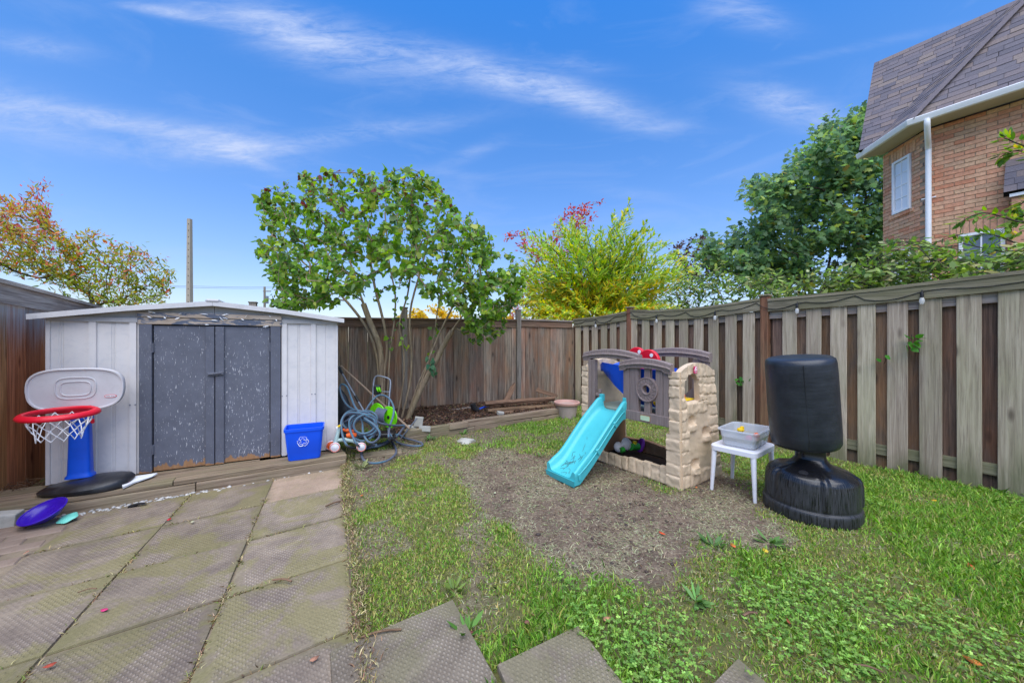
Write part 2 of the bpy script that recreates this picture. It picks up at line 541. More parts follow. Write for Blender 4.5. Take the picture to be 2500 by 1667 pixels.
M['white_trim'] = plastic('white house trim', rgb(236, 236, 238), 0.45, 40, 0.03)
M['soffit'] = plastic('soffit', rgb(196, 188, 172), 0.6, 40, 0.05)
M['mortar'] = plastic('mortar', rgb(160, 140, 120), 0.9, 90, 0.1, bmp=0.5, spec=0.1)
M['conc_pole'] = plastic('pole concrete', rgb(164, 152, 136), 0.85, 20, 0.08, spec=0.2)


def m_glass(name, c, rough=0.05, spec=0.8):
    m, nt, b, out = newmat(name, rough, spec)
    b.inputs['Base Color'].default_value = c
    return m


M['pane'] = m_glass('window pane', rgb(222, 226, 234), 0.25, 0.4)
M['pane_dark'] = m_glass('dark window pane', rgb(92, 100, 112), 0.06)

m, nt, b, out = newmat('clear tub plastic', 0.22, 0.5)
b.inputs['Base Color'].default_value = (0.86, 0.88, 0.92, 1)
tr = node(nt, 'ShaderNodeBsdfTransparent', None, Color=(0.9, 0.92, 0.95, 1))
mx = node(nt, 'ShaderNodeMixShader', None, i0=0.62, i1=b.outputs[0], i2=tr.outputs[0])
nt.links.new(mx.outputs[0], out.inputs[0])
M['tub'] = m
m, nt, b, out = newmat('cloudy water', 0.05, 0.6)
b.inputs['Base Color'].default_value = rgb(150, 146, 134)
M['water'] = m
m, nt, b, out = newmat('bulb glass', 0.08, 0.6)
b.inputs['Base Color'].default_value = (0.9, 0.88, 0.85, 1)
tr = node(nt, 'ShaderNodeBsdfTransparent', None, Color=(0.95, 0.95, 0.95, 1))
mx = node(nt, 'ShaderNodeMixShader', None, i0=0.55, i1=b.outputs[0], i2=tr.outputs[0])
nt.links.new(mx.outputs[0], out.inputs[0])
M['bulb'] = m

# bricks, shingles: each piece its own object, its colour from the object's own random number
def piecemat(name, cols, rough, bmp, scale):
    m, nt, b, out = newmat(name, rough, 0.2)
    v, rnd = ocoord(nt)
    at = node(nt, 'ShaderNodeAttribute', {'attribute_name': 'pick'})
    r = mth(nt, 'FRACT', mth(nt, 'ADD', rnd, at.outputs['Fac']))
    rp = node(nt, 'ShaderNodeValToRGB', None, Fac=r)
    rp.color_ramp.interpolation = 'CONSTANT'
    while len(rp.color_ramp.elements) < len(cols):
        rp.color_ramp.elements.new(0.5)
    for i, c in enumerate(cols):
        rp.color_ramp.elements[i].position = i / len(cols)
        rp.color_ramp.elements[i].color = c
    n1 = noise(nt, v, scale, 5, 0.65)
    c = hsv(nt, rp.outputs[0], 0.5, 1.0, mrange(nt, n1, 0.3, 0.7, 0.78, 1.2))
    nt.links.new(c, b.inputs['Base Color'])
    bump(nt, b, n1, bmp, 0.004)
    return m


M['brick'] = piecemat('clay brick', [rgb(208, 158, 128), rgb(204, 148, 118), rgb(212, 166, 134), rgb(196, 134, 104), rgb(206, 158, 128), rgb(204, 164, 132), rgb(200, 142, 112),
                                     rgb(212, 162, 130), rgb(204, 152, 122), rgb(192, 154, 126)], 0.85, 0.5, 22)
M['brick_dark'] = piecemat('dark header brick', [rgb(120, 104, 96), rgb(136, 112, 98), rgb(108, 96, 92)], 0.85, 0.5, 22)
M['shingle'] = piecemat('asphalt shingle', [rgb(110, 104, 110), rgb(103, 98, 105), rgb(116, 107, 110), rgb(98, 94, 102), rgb(122, 110, 108), rgb(106, 101, 108), rgb(111, 104, 110), rgb(128, 116, 112)], 0.9, 0.7, 60)


# painted plywood doors, paint flaking off in upright flecks and rotten along the bottom
def paintmat(name, base, fleck_amt, rot_h=None, peel=0.0, axis='z'):
    m, nt, b, out = newmat(name, 0.55, 0.3)
    v, rnd = ocoord(nt)
    o, _ = ocoord(nt, False)
    sc = (150, 150, 27) if axis == 'z' else (14, 70, 70)
    n1 = noise(nt, mapping(nt, v, sc), 1.0, 3, 0.55, 0.3)
    big = noise(nt, v, 3.2, 4, 0.6)
    thr = mrange(nt, big, 0.3, 0.7, 0.70, 0.585)
    fl = mth(nt, 'MULTIPLY', mrange(nt, mth(nt, 'SUBTRACT', n1, thr), 0.0, 0.05), fleck_amt)
    wc = mixc(nt, noise(nt, mapping(nt, v, (30, 30, 3) if axis == 'z' else (3, 30, 30)), 2.0, 5), rgb(196, 186, 172), rgb(150, 122, 96))
    c = hsv(nt, base, 0.5, 1.0, mrange(nt, noise(nt, v, 8, 6, 0.65), 0.3, 0.7, 0.85, 1.15))
    c = mixc(nt, fl, c, rgb(206, 204, 206))
    if peel:
        pn = noise(nt, mapping(nt, v, (5, 14, 22) if axis == 'x' else (20, 20, 4)), 1.0, 6, 0.65, 0.8)
        c = mixc(nt, mrange(nt, pn, 0.56 - 0.1 * peel, 0.58 - 0.1 * peel), c, wc)
    if rot_h:
        z = node(nt, 'ShaderNodeSeparateXYZ', None, i0=o).outputs[2]
        rn = noise(nt, mapping(nt, v, (18, 18, 7)), 1.0, 6, 0.7)
        zz = mth(nt, 'SUBTRACT', z, mrange(nt, rn, 0.25, 0.75, -0.25 * rot_h, 2.0 * rot_h))
        rc = mixc(nt, noise(nt, mapping(nt, v, (40, 40, 6)), 1.0, 5), rgb(128, 88, 56), rgb(176, 136, 98))
        c = mixc(nt, mrange(nt, zz, 0.0, 0.004, 1.0, 0.0), c, rc)
    nt.links.new(c, b.inputs['Base Color'])
    bump(nt, b, mth(nt, 'ADD', n1, fl), 0.35, 0.004)
    return m


M['door_paint'] = paintmat('flaking slate paint', rgb(98, 100, 110), 0.95, 0.05)
M['door_trim'] = paintmat('slate trim paint', rgb(94, 96, 106), 0.3, 0.02)
M['header_paint'] = paintmat('peeling header paint', rgb(92, 98, 112), 0.2, None, 0.9, 'x')


# patio slabs with a tread pattern of small raised pads
def slabmat(name, c1, c2, mossc, moss, pad=1.0):
    m, nt, b, out = newmat(name, 0.88, 0.12)
    v, rnd = ocoord(nt)
    o, _ = ocoord(nt, False)
    s = node(nt, 'ShaderNodeSeparateXYZ', None, i0=o)
    wob = noise(nt, v, 9, 2)
    xs = mth(nt, 'SINE', mth(nt, 'MULTIPLY', s.outputs[0], math.pi / 0.0108))
    ys = mth(nt, 'SINE', mth(nt, 'MULTIPLY', s.outputs[1], math.pi / 0.0165))
    pr = mth(nt, 'MULTIPLY', xs, ys)
    h = mrange(nt, pr, 0.05, 0.6)
    wearp = mrange(nt, noise(nt, v, 3.0, 5, 0.6), 0.38, 0.56)
    wearp = mth(nt, 'MULTIPLY', wearp, pad)
    ex = mth(nt, 'ABSOLUTE', s.outputs[0])
    ey = mth(nt, 'ABSOLUTE', s.outputs[1])
    inn = mth(nt, 'MULTIPLY', mrange(nt, ex, 0.255, 0.262, 1, 0), mrange(nt, ey, 0.262, 0.27, 1, 0))
    h = mth(nt, 'MULTIPLY', h, inn)
    fine = noise(nt, v, 70, 4, 0.7)
    pat = noise(nt, v, 4.5, 6, 0.65, 0.4)
    c = mixc(nt, mrange(nt, pat, 0.35, 0.65), c1, c2)
    c = mixc(nt, mth(nt, 'MULTIPLY', h, mrange(nt, wearp, 0, 1, 0.10, 0.62)), hsv(nt, c, 0.5, 1.0, 0.82), hsv(nt, c, 0.5, 0.85, 1.42))
    mo = noise(nt, v, 2.6, 6, 0.7, 0.6)
    c = mixc(nt, mth(nt, 'MULTIPLY', mrange(nt, mo, 0.46, 0.56), moss), c, mossc)
    eg = mth(nt, 'MAXIMUM', mth(nt, 'ADD', ex, mrange(nt, mo, .3, .7, -.05, .05)), mth(nt, 'ADD', ey, mrange(nt, pat, .3, .7, -.05, .05)))
    c = mixc(nt, mth(nt, 'MULTIPLY', mrange(nt, eg, 0.24, 0.31), 0.55), c, hsv(nt, mossc, 0.5, 0.9, 0.8))
    c = hsv(nt, c, 0.5, 1.0, mrange(nt, fine, 0.25, 0.75, 0.78, 1.18))
    c = hsv(nt, c, 0.5, 1.0, mrange(nt, rnd, 0, 1, 0.85, 1.1))
    nt.links.new(c, b.inputs['Base Color'])
    bump(nt, b, mth(nt, 'ADD', mth(nt, 'MULTIPLY', h, mrange(nt, wearp, 0, 1, 0.35, 1.0)), mth(nt, 'MULTIPLY', fine, 0.3)), 0.7, 0.004)
    return m


M['slab'] = slabmat('tread patio slab', rgb(150, 134, 116), rgb(122, 108, 96), rgb(126, 118, 76), 0.62)
M['slab_tan'] = slabmat('tan worn slab', rgb(176, 152, 130), rgb(154, 132, 112), rgb(128, 116, 88), 0.4, 0.15)
M['slab_gray'] = slabmat('gray stepping slab', rgb(140, 127, 110), rgb(116, 104, 90), rgb(120, 114, 84), 0.5)
M['paver'] = plastic('brown brick paver', rgb(138, 120, 106), 0.85, 60, 0.15, rgb(110, 92, 78), 0.5, 0.5, 0.2)
M['pebble'] = leafmat('pebble', 0.0, 0.6)

# ground: soil, dead straw, turf base, mixed by the point attribute gmix
m, nt, b, out = newmat('garden ground', 0.95, 0.15)
a = node(nt, 'ShaderNodeAttribute', {'attribute_name': 'tint'})
s = node(nt, 'ShaderNodeSeparateColor', None, i0=a.outputs['Color'])
geo = node(nt, 'ShaderNodeNewGeometry').outputs['Position']
n1 = noise(nt, geo, 6, 8, 0.7)
n2 = noise(nt, geo, 45, 6, 0.75)
n3 = noise(nt, mapping(nt, geo, (60, 22, 30), (0, 0, 0), (0, 0, 0.6)), 1.0, 4, 0.7, 1.5)
soil = mixc(nt, mrange(nt, n1, 0.3, 0.7), rgb(82, 67, 57), rgb(132, 112, 96))
soil = mixc(nt, mth(nt, 'MULTIPLY', mrange(nt, n2, 0.52, 0.68), 0.75), soil, rgb(168, 150, 128))
soil = mixc(nt, mrange(nt, n2, 0.44, 0.30), soil, rgb(48, 38, 33))
straw = mixc(nt, mrange(nt, n3, 0.4, 0.6), rgb(128, 122, 92), rgb(182, 172, 138))
turf = mixc(nt, n2, rgb(74, 78, 42), rgb(126, 124, 74))
c = mixc(nt, mth(nt, 'MULTIPLY', s.outputs[1], mrange(nt, n2, 0.42, 0.62, 0.0, 0.75)), soil, straw)
c = mixc(nt, s.outputs[0], c, turf)
c = mixc(nt, s.outputs[2], c, rgb(58, 44, 36))
nt.links.new(c, b.inputs['Base Color'])
bump(nt, b, mth(nt, 'ADD', n2, mth(nt, 'MULTIPLY', n3, 0.5)), 0.9, 0.02)
M['ground'] = m


def rz(dx, dy):
    return math.atan2(dy, dx)


# ================================================================== GROUND
BED0 = Vector((-1.382, 4.785)); BEDX = Vector((0.828, 0.56)); BEDY = Vector((-0.56, 0.828))
SOIL_PX = [(1075, 1125), (1140, 1190), (1215, 1290), (1270, 1360), (1330, 1450), (1430, 1478), (1560, 1462), (1690, 1432), (1760, 1385),
           (1850, 1345), (1940, 1318), (1900, 1240), (1830, 1160), (1770, 1120), (1690, 1130), (1640, 1190), (1450, 1100), (1330, 1110), (1200, 1085)]
SOIL = [tuple(G(*p)[:2]) for p in SOIL_PX]
SOIL2 = [tuple(G(*p)[:2]) for p in [(845, 1120), (1060, 1060), (1030, 1105), (905, 1165), (850, 1200)]]
PATIO_EDGE = [tuple(G(*p)[:2]) for p in [(834, 1130), (846, 1374), (880, 1667), (884, 1900), (-900, 1900), (-400, 1300), (0, 1190), (400, 1180)]]
PLAYBOX = None


def bedz(x, y):
    bx = (np.asarray(x) - BED0.x) * BEDX.x + (np.asarray(y) - BED0.y) * BEDX.y
    by = (np.asarray(x) - BED0.x) * BEDY.x + (np.asarray(y) - BED0.y) * BEDY.y
    ins = sstep(-0.25, 0.05, bx) * sstep(0.03, 0.1, by) * sstep(3.2, 2.9, bx)
    return ins * (0.10 + 0.09 * sstep(0.1, 1.3, by)), ins


def ground_masks(x, y):
    sd = poly_sd(x, y, SOIL) + (fbm(x, y, 2.2, 4) - 0.5) * 0.55
    sd2 = poly_sd(x, y, SOIL2) + (fbm(x, y, 3, 3, 9) - 0.5) * 0.3
    bare = np.maximum(sstep(-0.10, 0.22, sd), sstep(-0.05, 0.15, sd2))
    patch = fbm(x, y, 1.7, 4, 31)
    # thin turf: behind the toys and along the soil's edge
    far = sstep(3.3, 4.4, y) * sstep(1.7, 1.2, x)
    behind = sstep(3.4, 4.4, y) * sstep(0.8, 1.6, x)
    turf = 1.0 - bare
    turf = turf * (1 - far * 0.62 * sstep(0.40, 0.56, patch + 0.1))
    turf = turf * (1 - behind * 0.35)
    left = sstep(0.05, -0.25, x)
    turf = turf * (1 - left * 0.75 * sstep(0.50, 0.60, fbm(x, y, 2.6, 4, 77)))
    bz, ins = bedz(x, y)
    turf = turf * (1 - ins)
    pd = poly_sd(x, y, PATIO_EDGE)
    turf = turf * sstep(0.02, -0.05, pd)
    return np.clip(turf, 0, 1), bare, ins, pd


def gz(x, y):
    x = np.asarray(x, float); y = np.asarray(y, float)
    z = bedz(x, y)[0]
    t, bare, ins, pd = ground_masks(x, y)
    rough = 0.3 + 0.7 * np.clip(bare + ins, 0, 1)
    z = z + (fbm(x, y, 7, 4, 3) - 0.5) * 0.035 * rough + (fbm(x, y, 22, 2, 8) - 0.5) * 0.016 * rough
    z = z - 0.03 * sstep(-0.02, 0.06, pd)
    return z


def gzf(x, y):
    return float(gz(np.array([x]), np.array([y]))[0])


xs = np.concatenate([[-600, -150, -40, -14, -8], np.arange(-5.5, 5.6, 0.028), [8, 14, 40, 150, 600]])
ys = np.concatenate([[-600, -150, -40, -10, -2], np.arange(0.4, 8.3, 0.028), [10, 14, 40, 150, 900]])
XX, YY = np.meshgrid(xs, ys)
near = (XX > -5.6) & (XX < 5.7) & (YY > 0.3) & (YY < 8.4)
ZZ = np.where(near, gz(XX, YY), 0.0)
tf, br, ins, pdm = ground_masks(XX, YY)
clip = sstep(0.42, 0.62, fbm(XX, YY, 3.1, 4, 51)) * 0.8 + 0.25
cols = np.stack([np.where(near, tf * 0.9, 1.0), np.clip(clip, 0, 1) * (1 - ins), ins * 0.7], -1).reshape(-1, 3)
nx, ny = len(xs), len(ys)
idx = np.arange(nx * ny).reshape(ny, nx)
Fq = np.stack([idx[:-1, :-1], idx[:-1, 1:], idx[1:, 1:], idx[1:, :-1]], -1).reshape(-1, 4)
gme = np_mesh("ground", np.stack([XX, YY, ZZ], -1).reshape(-1, 3), Fq, M['ground'], cols, True)
ground = tag(obj("ground", gme), "bare soil and patchy turf of the back yard", None, None, 'structure')

# ================================================================== PATIO
O2 = Vector((-1.97, 2.921)); E1 = Vector((0.477, 0.339)); E2 = Vector((0.262, -0.535))


def lat(i, j):
    return O2 + E1 * i + E2 * j


mb = MB()
pl = [lat(1.02, -1.6), lat(1.02, 5.2), lat(-6.5, 5.2), lat(-6.5, -0.6), lat(-2, -1.2)]
pl = pl[::-1]
mb.prism([(p.x, p.y) for p in pl], -0.03, 0.0025)
patio = mb.obj("patio", M['joint'])
tag(patio, "patio of tread concrete slabs with sandy joints", None, None, 'structure')


def slab_mesh(name, corners, th, mat, e1, gap=0.0035):
    """corners: 4 ground points; object origin at centre, local x along e1"""
    c = sum((Vector((p[0], p[1])) for p in corners), Vector((0, 0))) / 4
    a = rz(e1[0], e1[1])
    ca, sa = math.cos(-a), math.sin(-a)
    loc = []
    for p in corners:
        d = Vector((p[0], p[1])) - c
        d = Vector((d.x * ca - d.y * sa, d.x * sa + d.y * ca))
        d = d - d.normalized() * gap * 1.4
        loc.append(d)
    # ragged, slightly chipped outline
    ring = []
    for k in range(4):
        p, q = loc[k], loc[(k + 1) % 4]
        for t in np.linspace(0, 1, 7)[:-1]:
            r = p.lerp(q, t)
            r = r * (1 - random.uniform(0.0, 0.006))
            ring.append(r)
    top = [Vector((r.x * 0.993, r.y * 0.993, 0.0)) for r in ring]
    shoulder = [Vector((r.x, r.y, -0.008)) for r in ring]
    bot = [Vector((r.x, r.y, -th)) for r in ring]
    b = MB().loft([bot, shoulder, top])
    return b.mesh(name, mat), c, a


PF0 = Vector((-3.362, 2.776)); PFX = Vector((0.843, 0.538)); PFN = Vector((-0.538, 0.843))
for j in range(-1, 5):
    for i in range(-2, 1):
        cs = [lat(i, j), lat(i + 1, j), lat(i + 1, j + 1), lat(i, j + 1)]
        if j == -1:   # trimmed along the timber step
            for q in (0, 1):
                d = (cs[q] - PF0).dot(PFN)
                if d > -0.03:
                    cs[q] = cs[q] - PFN * (d + 0.03)
        mt = M['slab_tan'] if (i == 0 and j == -1) else M['slab']
        me, c, a = slab_mesh("slab", cs, 0.05, mt, E1)
        obj("slab", me, patio, (c.x, c.y, 0.012 + random.uniform(-0.004, 0.004)), (random.uniform(-.006, .006), random.uniform(-.006, .006), a))
# narrow brick pavers left of the slabs
pm = MB().box((0, 0, -0.025), (0.255, 0.098, 0.05), 0.006).mesh("paver", M['paver'])
e1n, e2n = E1.normalized(), E2.normalized()
for j in range(-9, 22):
    for i in range(0, 6):
        c = lat(-2, 0) + e2n * (0.104 * j + 0.05) - e1n * (0.262 * i + 0.15 + (0.13 if j % 2 else 0.0))
        if (c - PF0).dot(PFN) > -0.10 or c.x < -4.6: continue
        obj("paver", pm, patio, (c.x, c.y, 0.006 + random.uniform(-.004, .004)), (random.uniform(-.01, .01), random.uniform(-.01, .01), rz(E1.x, E1.y) + random.uniform(-.015, .015)))

STEPS = []
for (tp, lf, rt, sl1, sl2, zs1, lab) in [((1107, 1471), (885, 1565), (1197, 1636), .56, .50, .022, "tread stepping slab in the grass touching the patio, widest of the three stepping slabs"),
                          ((1412, 1538), (1211, 1636), (1481, 1628), .415, .50, .027, "tread stepping slab in the grass, the middle of the three stepping slabs"),
                          ((1801, 1617), (1754, 1664), (1850, 1660), .5, .5, .024, "tread stepping slab in the grass of which only a corner shows at the bottom edge")]:
    t = G(*tp)[:2]; l = G(*lf)[:2]; r = G(*rt)[:2]
    t = Vector(t)
    dl = (Vector(l) - t).normalized(); dr = (Vector(r) - t).normalized()
    cs = [t + dl * sl1, t, t + dr * sl2, t + dl * sl1 + dr * sl2]
    me, c, a = slab_mesh("stepping_slab", cs, 0.05, M['slab_gray'], -dl)
    STEPS.append((c.x, c.y, a, (cs[0] - cs[1]).length / 2, (cs[2] - cs[1]).length / 2))
    tag(obj("stepping_slab", me, None, (c.x, c.y, zs1), (0, 0, a)), lab, "paving slab", "stepping slabs in the grass")


# ================================================================== FENCES
def pw(pts):
    xs_ = [p[0] for p in pts]; zs_ = [p[1] for p in pts]
    return lambda s: float(np.interp(s, xs_, zs_))


def board_mesh(name, w, h, mat, th=0.02):
    return MB().box((0, 0, h / 2), (w, th, h), 0.003).mesh(name, mat)


def rail_strip(parent, name, mat, s0, s1, zf, y0, y1, zlo, zhi, n=8):
    rings = []
    for k in range(n + 1):
        s_ = s0 + (s1 - s0) * k / n
        z = zf(s_)
        rings.append([Vector((s_ - s0, y0, z + zlo)), Vector((s_ - s0, y1, z + zlo)), Vector((s_ - s0, y1, z + zhi)), Vector((s_ - s0, y0, z + zhi))])
    b = MB().loft(rings)
    return b.obj(name, mat, parent, loc=(s0, 0, 0))


# ---- right fence: boards on both faces, gaps between
FR0 = Vector((4.293, 3.091, 0)); FRX = Vector((-0.555, 0.832, 0))
fr = thing("wooden_fence", "pale weathered board fence with dark gaps and a mossy cap rail, right of the playhouse", "fence", FR0, rz(FRX.x, FRX.y))
capR = pw([(-1.6, 1.88), (-0.1, 1.865), (0.9, 1.815), (1.9, 1.80), (1.94, 1.82), (2.5, 1.775), (2.9, 1.76), (3.5, 1.775), (4.0, 1.825), (4.05, 1.795), (4.6, 1.745), (5.446, 1.725)])
postsR = [-0.16, 1.918, 4.01]
bm_front = [board_mesh("board", 0.143 + random.uniform(-.005, .005), 1.6, M['board_pale']) for _ in range(6)]
bm_back = [board_mesh("board", 0.186, 1.6, M['board_back']) for _ in range(3)]
for n in range(-7, 23):
    s_ = 0.29 + 0.2265 * n + random.uniform(-0.006, 0.006)
    top = capR(s_) - 0.125
    if s_ < 5.42 and all(abs(s_ - p) > 0.075 for p in postsR):
        obj("board", random.choice(bm_front), fr, (s_, 0.032 + random.uniform(-.002, .002), -0.02), (0, random.uniform(-.004, .004), random.uniform(-.012, .012)), (1, 1, (top + 0.02) / 1.6))
    elif s_ < 5.42:
        obj("board", random.choice(bm_back), fr, (s_, -0.052, -0.02), (0, 0, 0), (1, 1, (top + 0.05) / 1.6))
    s2 = s_ + 0.113
    if s2 < 5.46:
        obj("board", random.choice(bm_back), fr, (s2, -0.03, -0.02), (0, 0, random.uniform(-.01, .01)), (1, 1, (top + 0.05) / 1.6))
edges = [-1.6] + postsR + [5.42]
for k in range(len(edges) - 1):
    a, b_ = edges[k] + 0.046, edges[k + 1] - 0.046
    rail_strip(fr, "top_rail", M['rail_gray'], a, b_, capR, -0.0185, 0.0185, -0.215, -0.126)
    rail_strip(fr, "bottom_rail", M['rail_mossy'], a, b_, lambda s: 0.0, -0.0185, 0.0185, 0.135, 0.235, 2)
    rail_strip(fr, "fascia_board", M['rail_mossy'], a, b_, capR, 0.044, 0.066, -0.125, -0.002, 10)
    rail_strip(fr, "cap_board", M['rail_mossy'], a, b_, capR, -0.06, 0.075, 0.0, 0.032, 10)
for p in postsR:
    h = capR(p) + (0.06 if p > 0 else 0.03)
    po = MB().box((0, 0, h / 2 - 0.05), (0.088, 0.088, h + 0.1), 0.004).obj("post", M['post_brown'], fr, loc=(p, 0.012, 0))
    if p > 0:
        MB().box((0, 0, 0), (0.12, 0.12, 0.022), 0.006).obj("post_cap", M['rail_mossy'], po, loc=(0, 0, h + 0.012))

# ---- left fence: closed rust-brown boards
FL0 = Vector((-4.172, 3.004, 0))
fl = thing("wooden_fence", "rust-brown closed board fence with gray upper ends, left of the metal shed", "fence", FL0, rz(FRX.x, FRX.y))
capL = pw([(-1.6, 1.80), (0, 1.79), (2.0, 1.74)])
bml = [board_mesh("board", 0.1420, 1.62, M['board_rust']) for _ in range(4)]
for n in range(-10, 14):
    s_ = 0.05 + 0.1425 * n
    if s_ > 1.93: continue
    obj("board", random.choice(bml), fl, (s_, -0.032 + random.uniform(-.003, .003), -0.02), (0, 0, random.uniform(-.01, .01)), (1, 1, (capL(s_) - 0.16) / 1.62))
rail_strip(fl, "top_rail", M['rail_gray'], -1.5, 1.94, capL, -0.062, -0.043, -0.185, -0.035)
rail_strip(fl, "cap_board", M['rail_gray'], -1.5, 1.94, capL, -0.085, 0.05, -0.032, 0.0)
rail_strip(fl, "bottom_rail", M['rail_brown'], -1.5, 1.94, lambda s: 0, -0.02, 0.02, 0.12, 0.21, 2)
for p in (-1.45, 0.55):
    MB().box((0, 0, 0.86), (0.09, 0.088, 1.75), 0.004).obj("post", M['post_brown'], fl, loc=(p, 0.046, 0))

# ---- back fence
FB0 = Vector((1.271, 7.622, 0)); FBX = Vector((-0.9085, -0.4179, 0))
fb = thing("wooden_fence", "dark brown closed board fence along the back of the yard behind the planting bed", "fence", FB0, rz(FBX.x, FBX.y))
capB = pw([(0, 1.725), (1.25, 1.735), (1.35, 1.72), (3.3, 1.69), (4.4, 1.675), (7.2, 1.70)])
bmb = [board_mesh("board", 0.1411, 1.6, M['board_brown']) for _ in range(6)]
for n in range(0, 51):
    s_ = 0.08 + 0.1415 * n
    obj("board", random.choice(bmb), fb, (s_, 0.032 + (.004 if n % 2 else -.003) + random.uniform(-.002, .002), 0.0), (0, random.uniform(-.0012, .0012), random.uniform(-.015, .015)), (1, 1, (capB(s_) - 0.13) / 1.6))
postsB = [1.295, 3.4, 5.5]
edges = [0.02] + postsB + [7.15]
for k in range(len(edges) - 1):
    a, b_ = edges[k] + 0.047, edges[k + 1] - 0.047
    rail_strip(fb, "top_rail", M['rail_brown'], a, b_, capB, 0.045, 0.066, -0.15, -0.03)
    rail_strip(fb, "cap_board", M['rail_brown'] if k else M['rail_gray'], a, b_, capB, -0.05, 0.09, -0.028, 0.0)
    rail_strip(fb, "bottom_rail", M['rail_brown'], a, b_, lambda s: 0, -0.02, 0.02, 0.25, 0.34, 2)
for p in postsB:
    h = capB(p) + 0.16
    po = MB().box((0, 0, h / 2), (0.088, 0.088, h), 0.004).obj("post", M['post_gray'], fb, loc=(p, 0.06, 0))
    MB().box((0, 0, 0), (0.105, 0.105, 0.02), 0.005).obj("post_cap", M['post_gray'], po, loc=(0, 0, h + 0.011))

# ================================================================== SHED
SH0 = Vector((-3.829, 3.039, 0.12)); SHX = Vector((0.881, 0.473, 0))
shed = thing("garden_shed", "light gray ribbed metal shed with slate-gray double doors and a low gable roof", "shed", SH0, rz(SHX.x, SHX.y))
WH0, WH1, SW, SD = 1.368, 1.402, 2.16, 1.42


def ribwall(w0, w1, ribs, grooves, z0, z1a, z1b):
    pts = [(w0, 0.0)]
    ev = sorted([(r, 'r') for r in ribs] + [(g, 'g') for g in grooves])
    for w, t in ev:
        if t == 'r':
            pts += [(w - 0.026, 0.0), (w - 0.022, -0.016), (w + 0.022, -0.016), (w + 0.026, 0.0)]
        else:
            pts += [(w - 0.008, 0.0), (w - 0.004, 0.004), (w + 0.004, 0.004), (w + 0.008, 0.0)]
    pts += [(w1, 0.0), (w1, 0.03), (w0, 0.03)]
    zt = lambda w: z1a + (z1b - z1a) * (w / SW)
    b = MB()
    n = len(pts)
    b.add([(p[0], p[1], z0) for p in pts] + [(p[0], p[1], zt(p[0])) for p in pts],
          [[k, (k + 1) % n, n + (k + 1) % n, n + k] for k in range(n)])
    return b


ribwall(0.0, 0.558, [0.265, 0.518], [0.07, 0.083, 0.385, 0.398], 0, WH0, WH1).obj("front_panel", M['shed_metal'], shed)
ribwall(1.635, SW, [1.665, 1.93], [1.79, 1.80, 2.05], 0, WH0, WH1).obj("front_panel", M['shed_metal'], shed)
b = MB()
b.bx(0.0, 0.02, 0.031, SD, 0, 1.35); b.bx(SW - 0.02, SW, 0.031, SD, 0, 1.38); b.bx(0.02, SW - 0.02, SD - 0.02, SD, 0, 1.36)
b.obj("rear_walls", M['shed_metal'], shed)
for w in (0.006, SW - 0.006):
    MB().bx(w - 0.012, w + 0.012, -0.014, -0.001, 0, WH0 - 0.01).obj("corner_trim", M['shed_metal'], shed)
# rivets in a row half way up
rv = MB()
for w in (0.245, 0.285, 0.50, 0.537, 1.645, 1.685, 1.915, 1.945):
    rv.lathe([(0.006, 0), (0.006, 0.003), (0.002, 0.006)], 8, M=Matrix.Translation((w, -0.017, 0.62)) @ Matrix.Rotation(R(90), 4, 'X'))
rv.obj("rivets", M['steel'], shed)
# gable above the walls, in two halves with a seam
ridge_w, ridge_z = 1.09, 1.535


def rz_at(w, off=0.0):
    zl, zr = 1.372, 1.402
    return (zl + (ridge_z - zl) * (w + 0.08) / (ridge_w + 0.08) if w < ridge_w else zr + (ridge_z - zr) * (2.225 - w) / (2.225 - ridge_w)) + off


for (w0, w1) in ((0.0, ridge_w - 0.002), (ridge_w + 0.002, SW)):
    poly = [(w0, WH0 + (WH1 - WH0) * w0 / SW + 0.001), (w1, WH0 + (WH1 - WH0) * w1 / SW + 0.001), (w1, rz_at(w1, 0.012)), (w0, rz_at(w0, 0.012))]
    Mx = Matrix(((1, 0, 0, 0), (0, 0, 1, 0), (0, 1, 0, 0), (0, 0, 0, 1)))
    MB().prism(poly, 0.0, 0.02, Mx).obj("gable_panel", M['shed_trim'], shed)
    MB().bx(w0, w1, -0.022, -0.001, WH0 + 0.004 + (WH1 - WH0) * ((w0 + w1) / 2 / SW) - 0.03, WH0 + (WH1 - WH0) * ((w0 + w1) / 2 / SW) + 0.012).obj("eave_beam", M['shed_trim'], shed)
for (w0, w1) in ((-0.08, ridge_w - 0.001), (ridge_w + 0.001, 2.225)):
    a = Vector((w0, 0, rz_at(w0))); c = Vector((w1, 0, rz_at(w1)))
    b = MB()
    mid = a.lerp(c, 0.5) + Vector((0, 0, 0.012))
    rings = []
    for p in (a, a.lerp(mid, 0.6), mid, mid.lerp(c, 0.5), c):
        rings.append([p + Vector((0, -0.07, 0.0)), p + Vector((0, SD + 0.06, 0.0)), p + Vector((0, SD + 0.06, 0.022)), p + Vector((0, -0.07, 0.022))])
    rf = b.loft(rings).obj("roof", M['shed_roof'], shed)
    MB().loft([[p + Vector((0, -0.085, -0.018)), p + Vector((0, -0.0705, -0.018)), p + Vector((0, -0.0705, 0.026)), p + Vector((0, -0.085, 0.026))]
               for p in (a, a.lerp(mid, 0.6), mid, mid.lerp(c, 0.5), c)]).obj("roof_edge", M['shed_roof'], rf)
MB().bx(ridge_w - 0.055, ridge_w + 0.055, -0.09, SD + 0.06, ridge_z + 0.01, ridge_z + 0.045, 0.012).obj("ridge_cap", M['shed_trim'], shed)
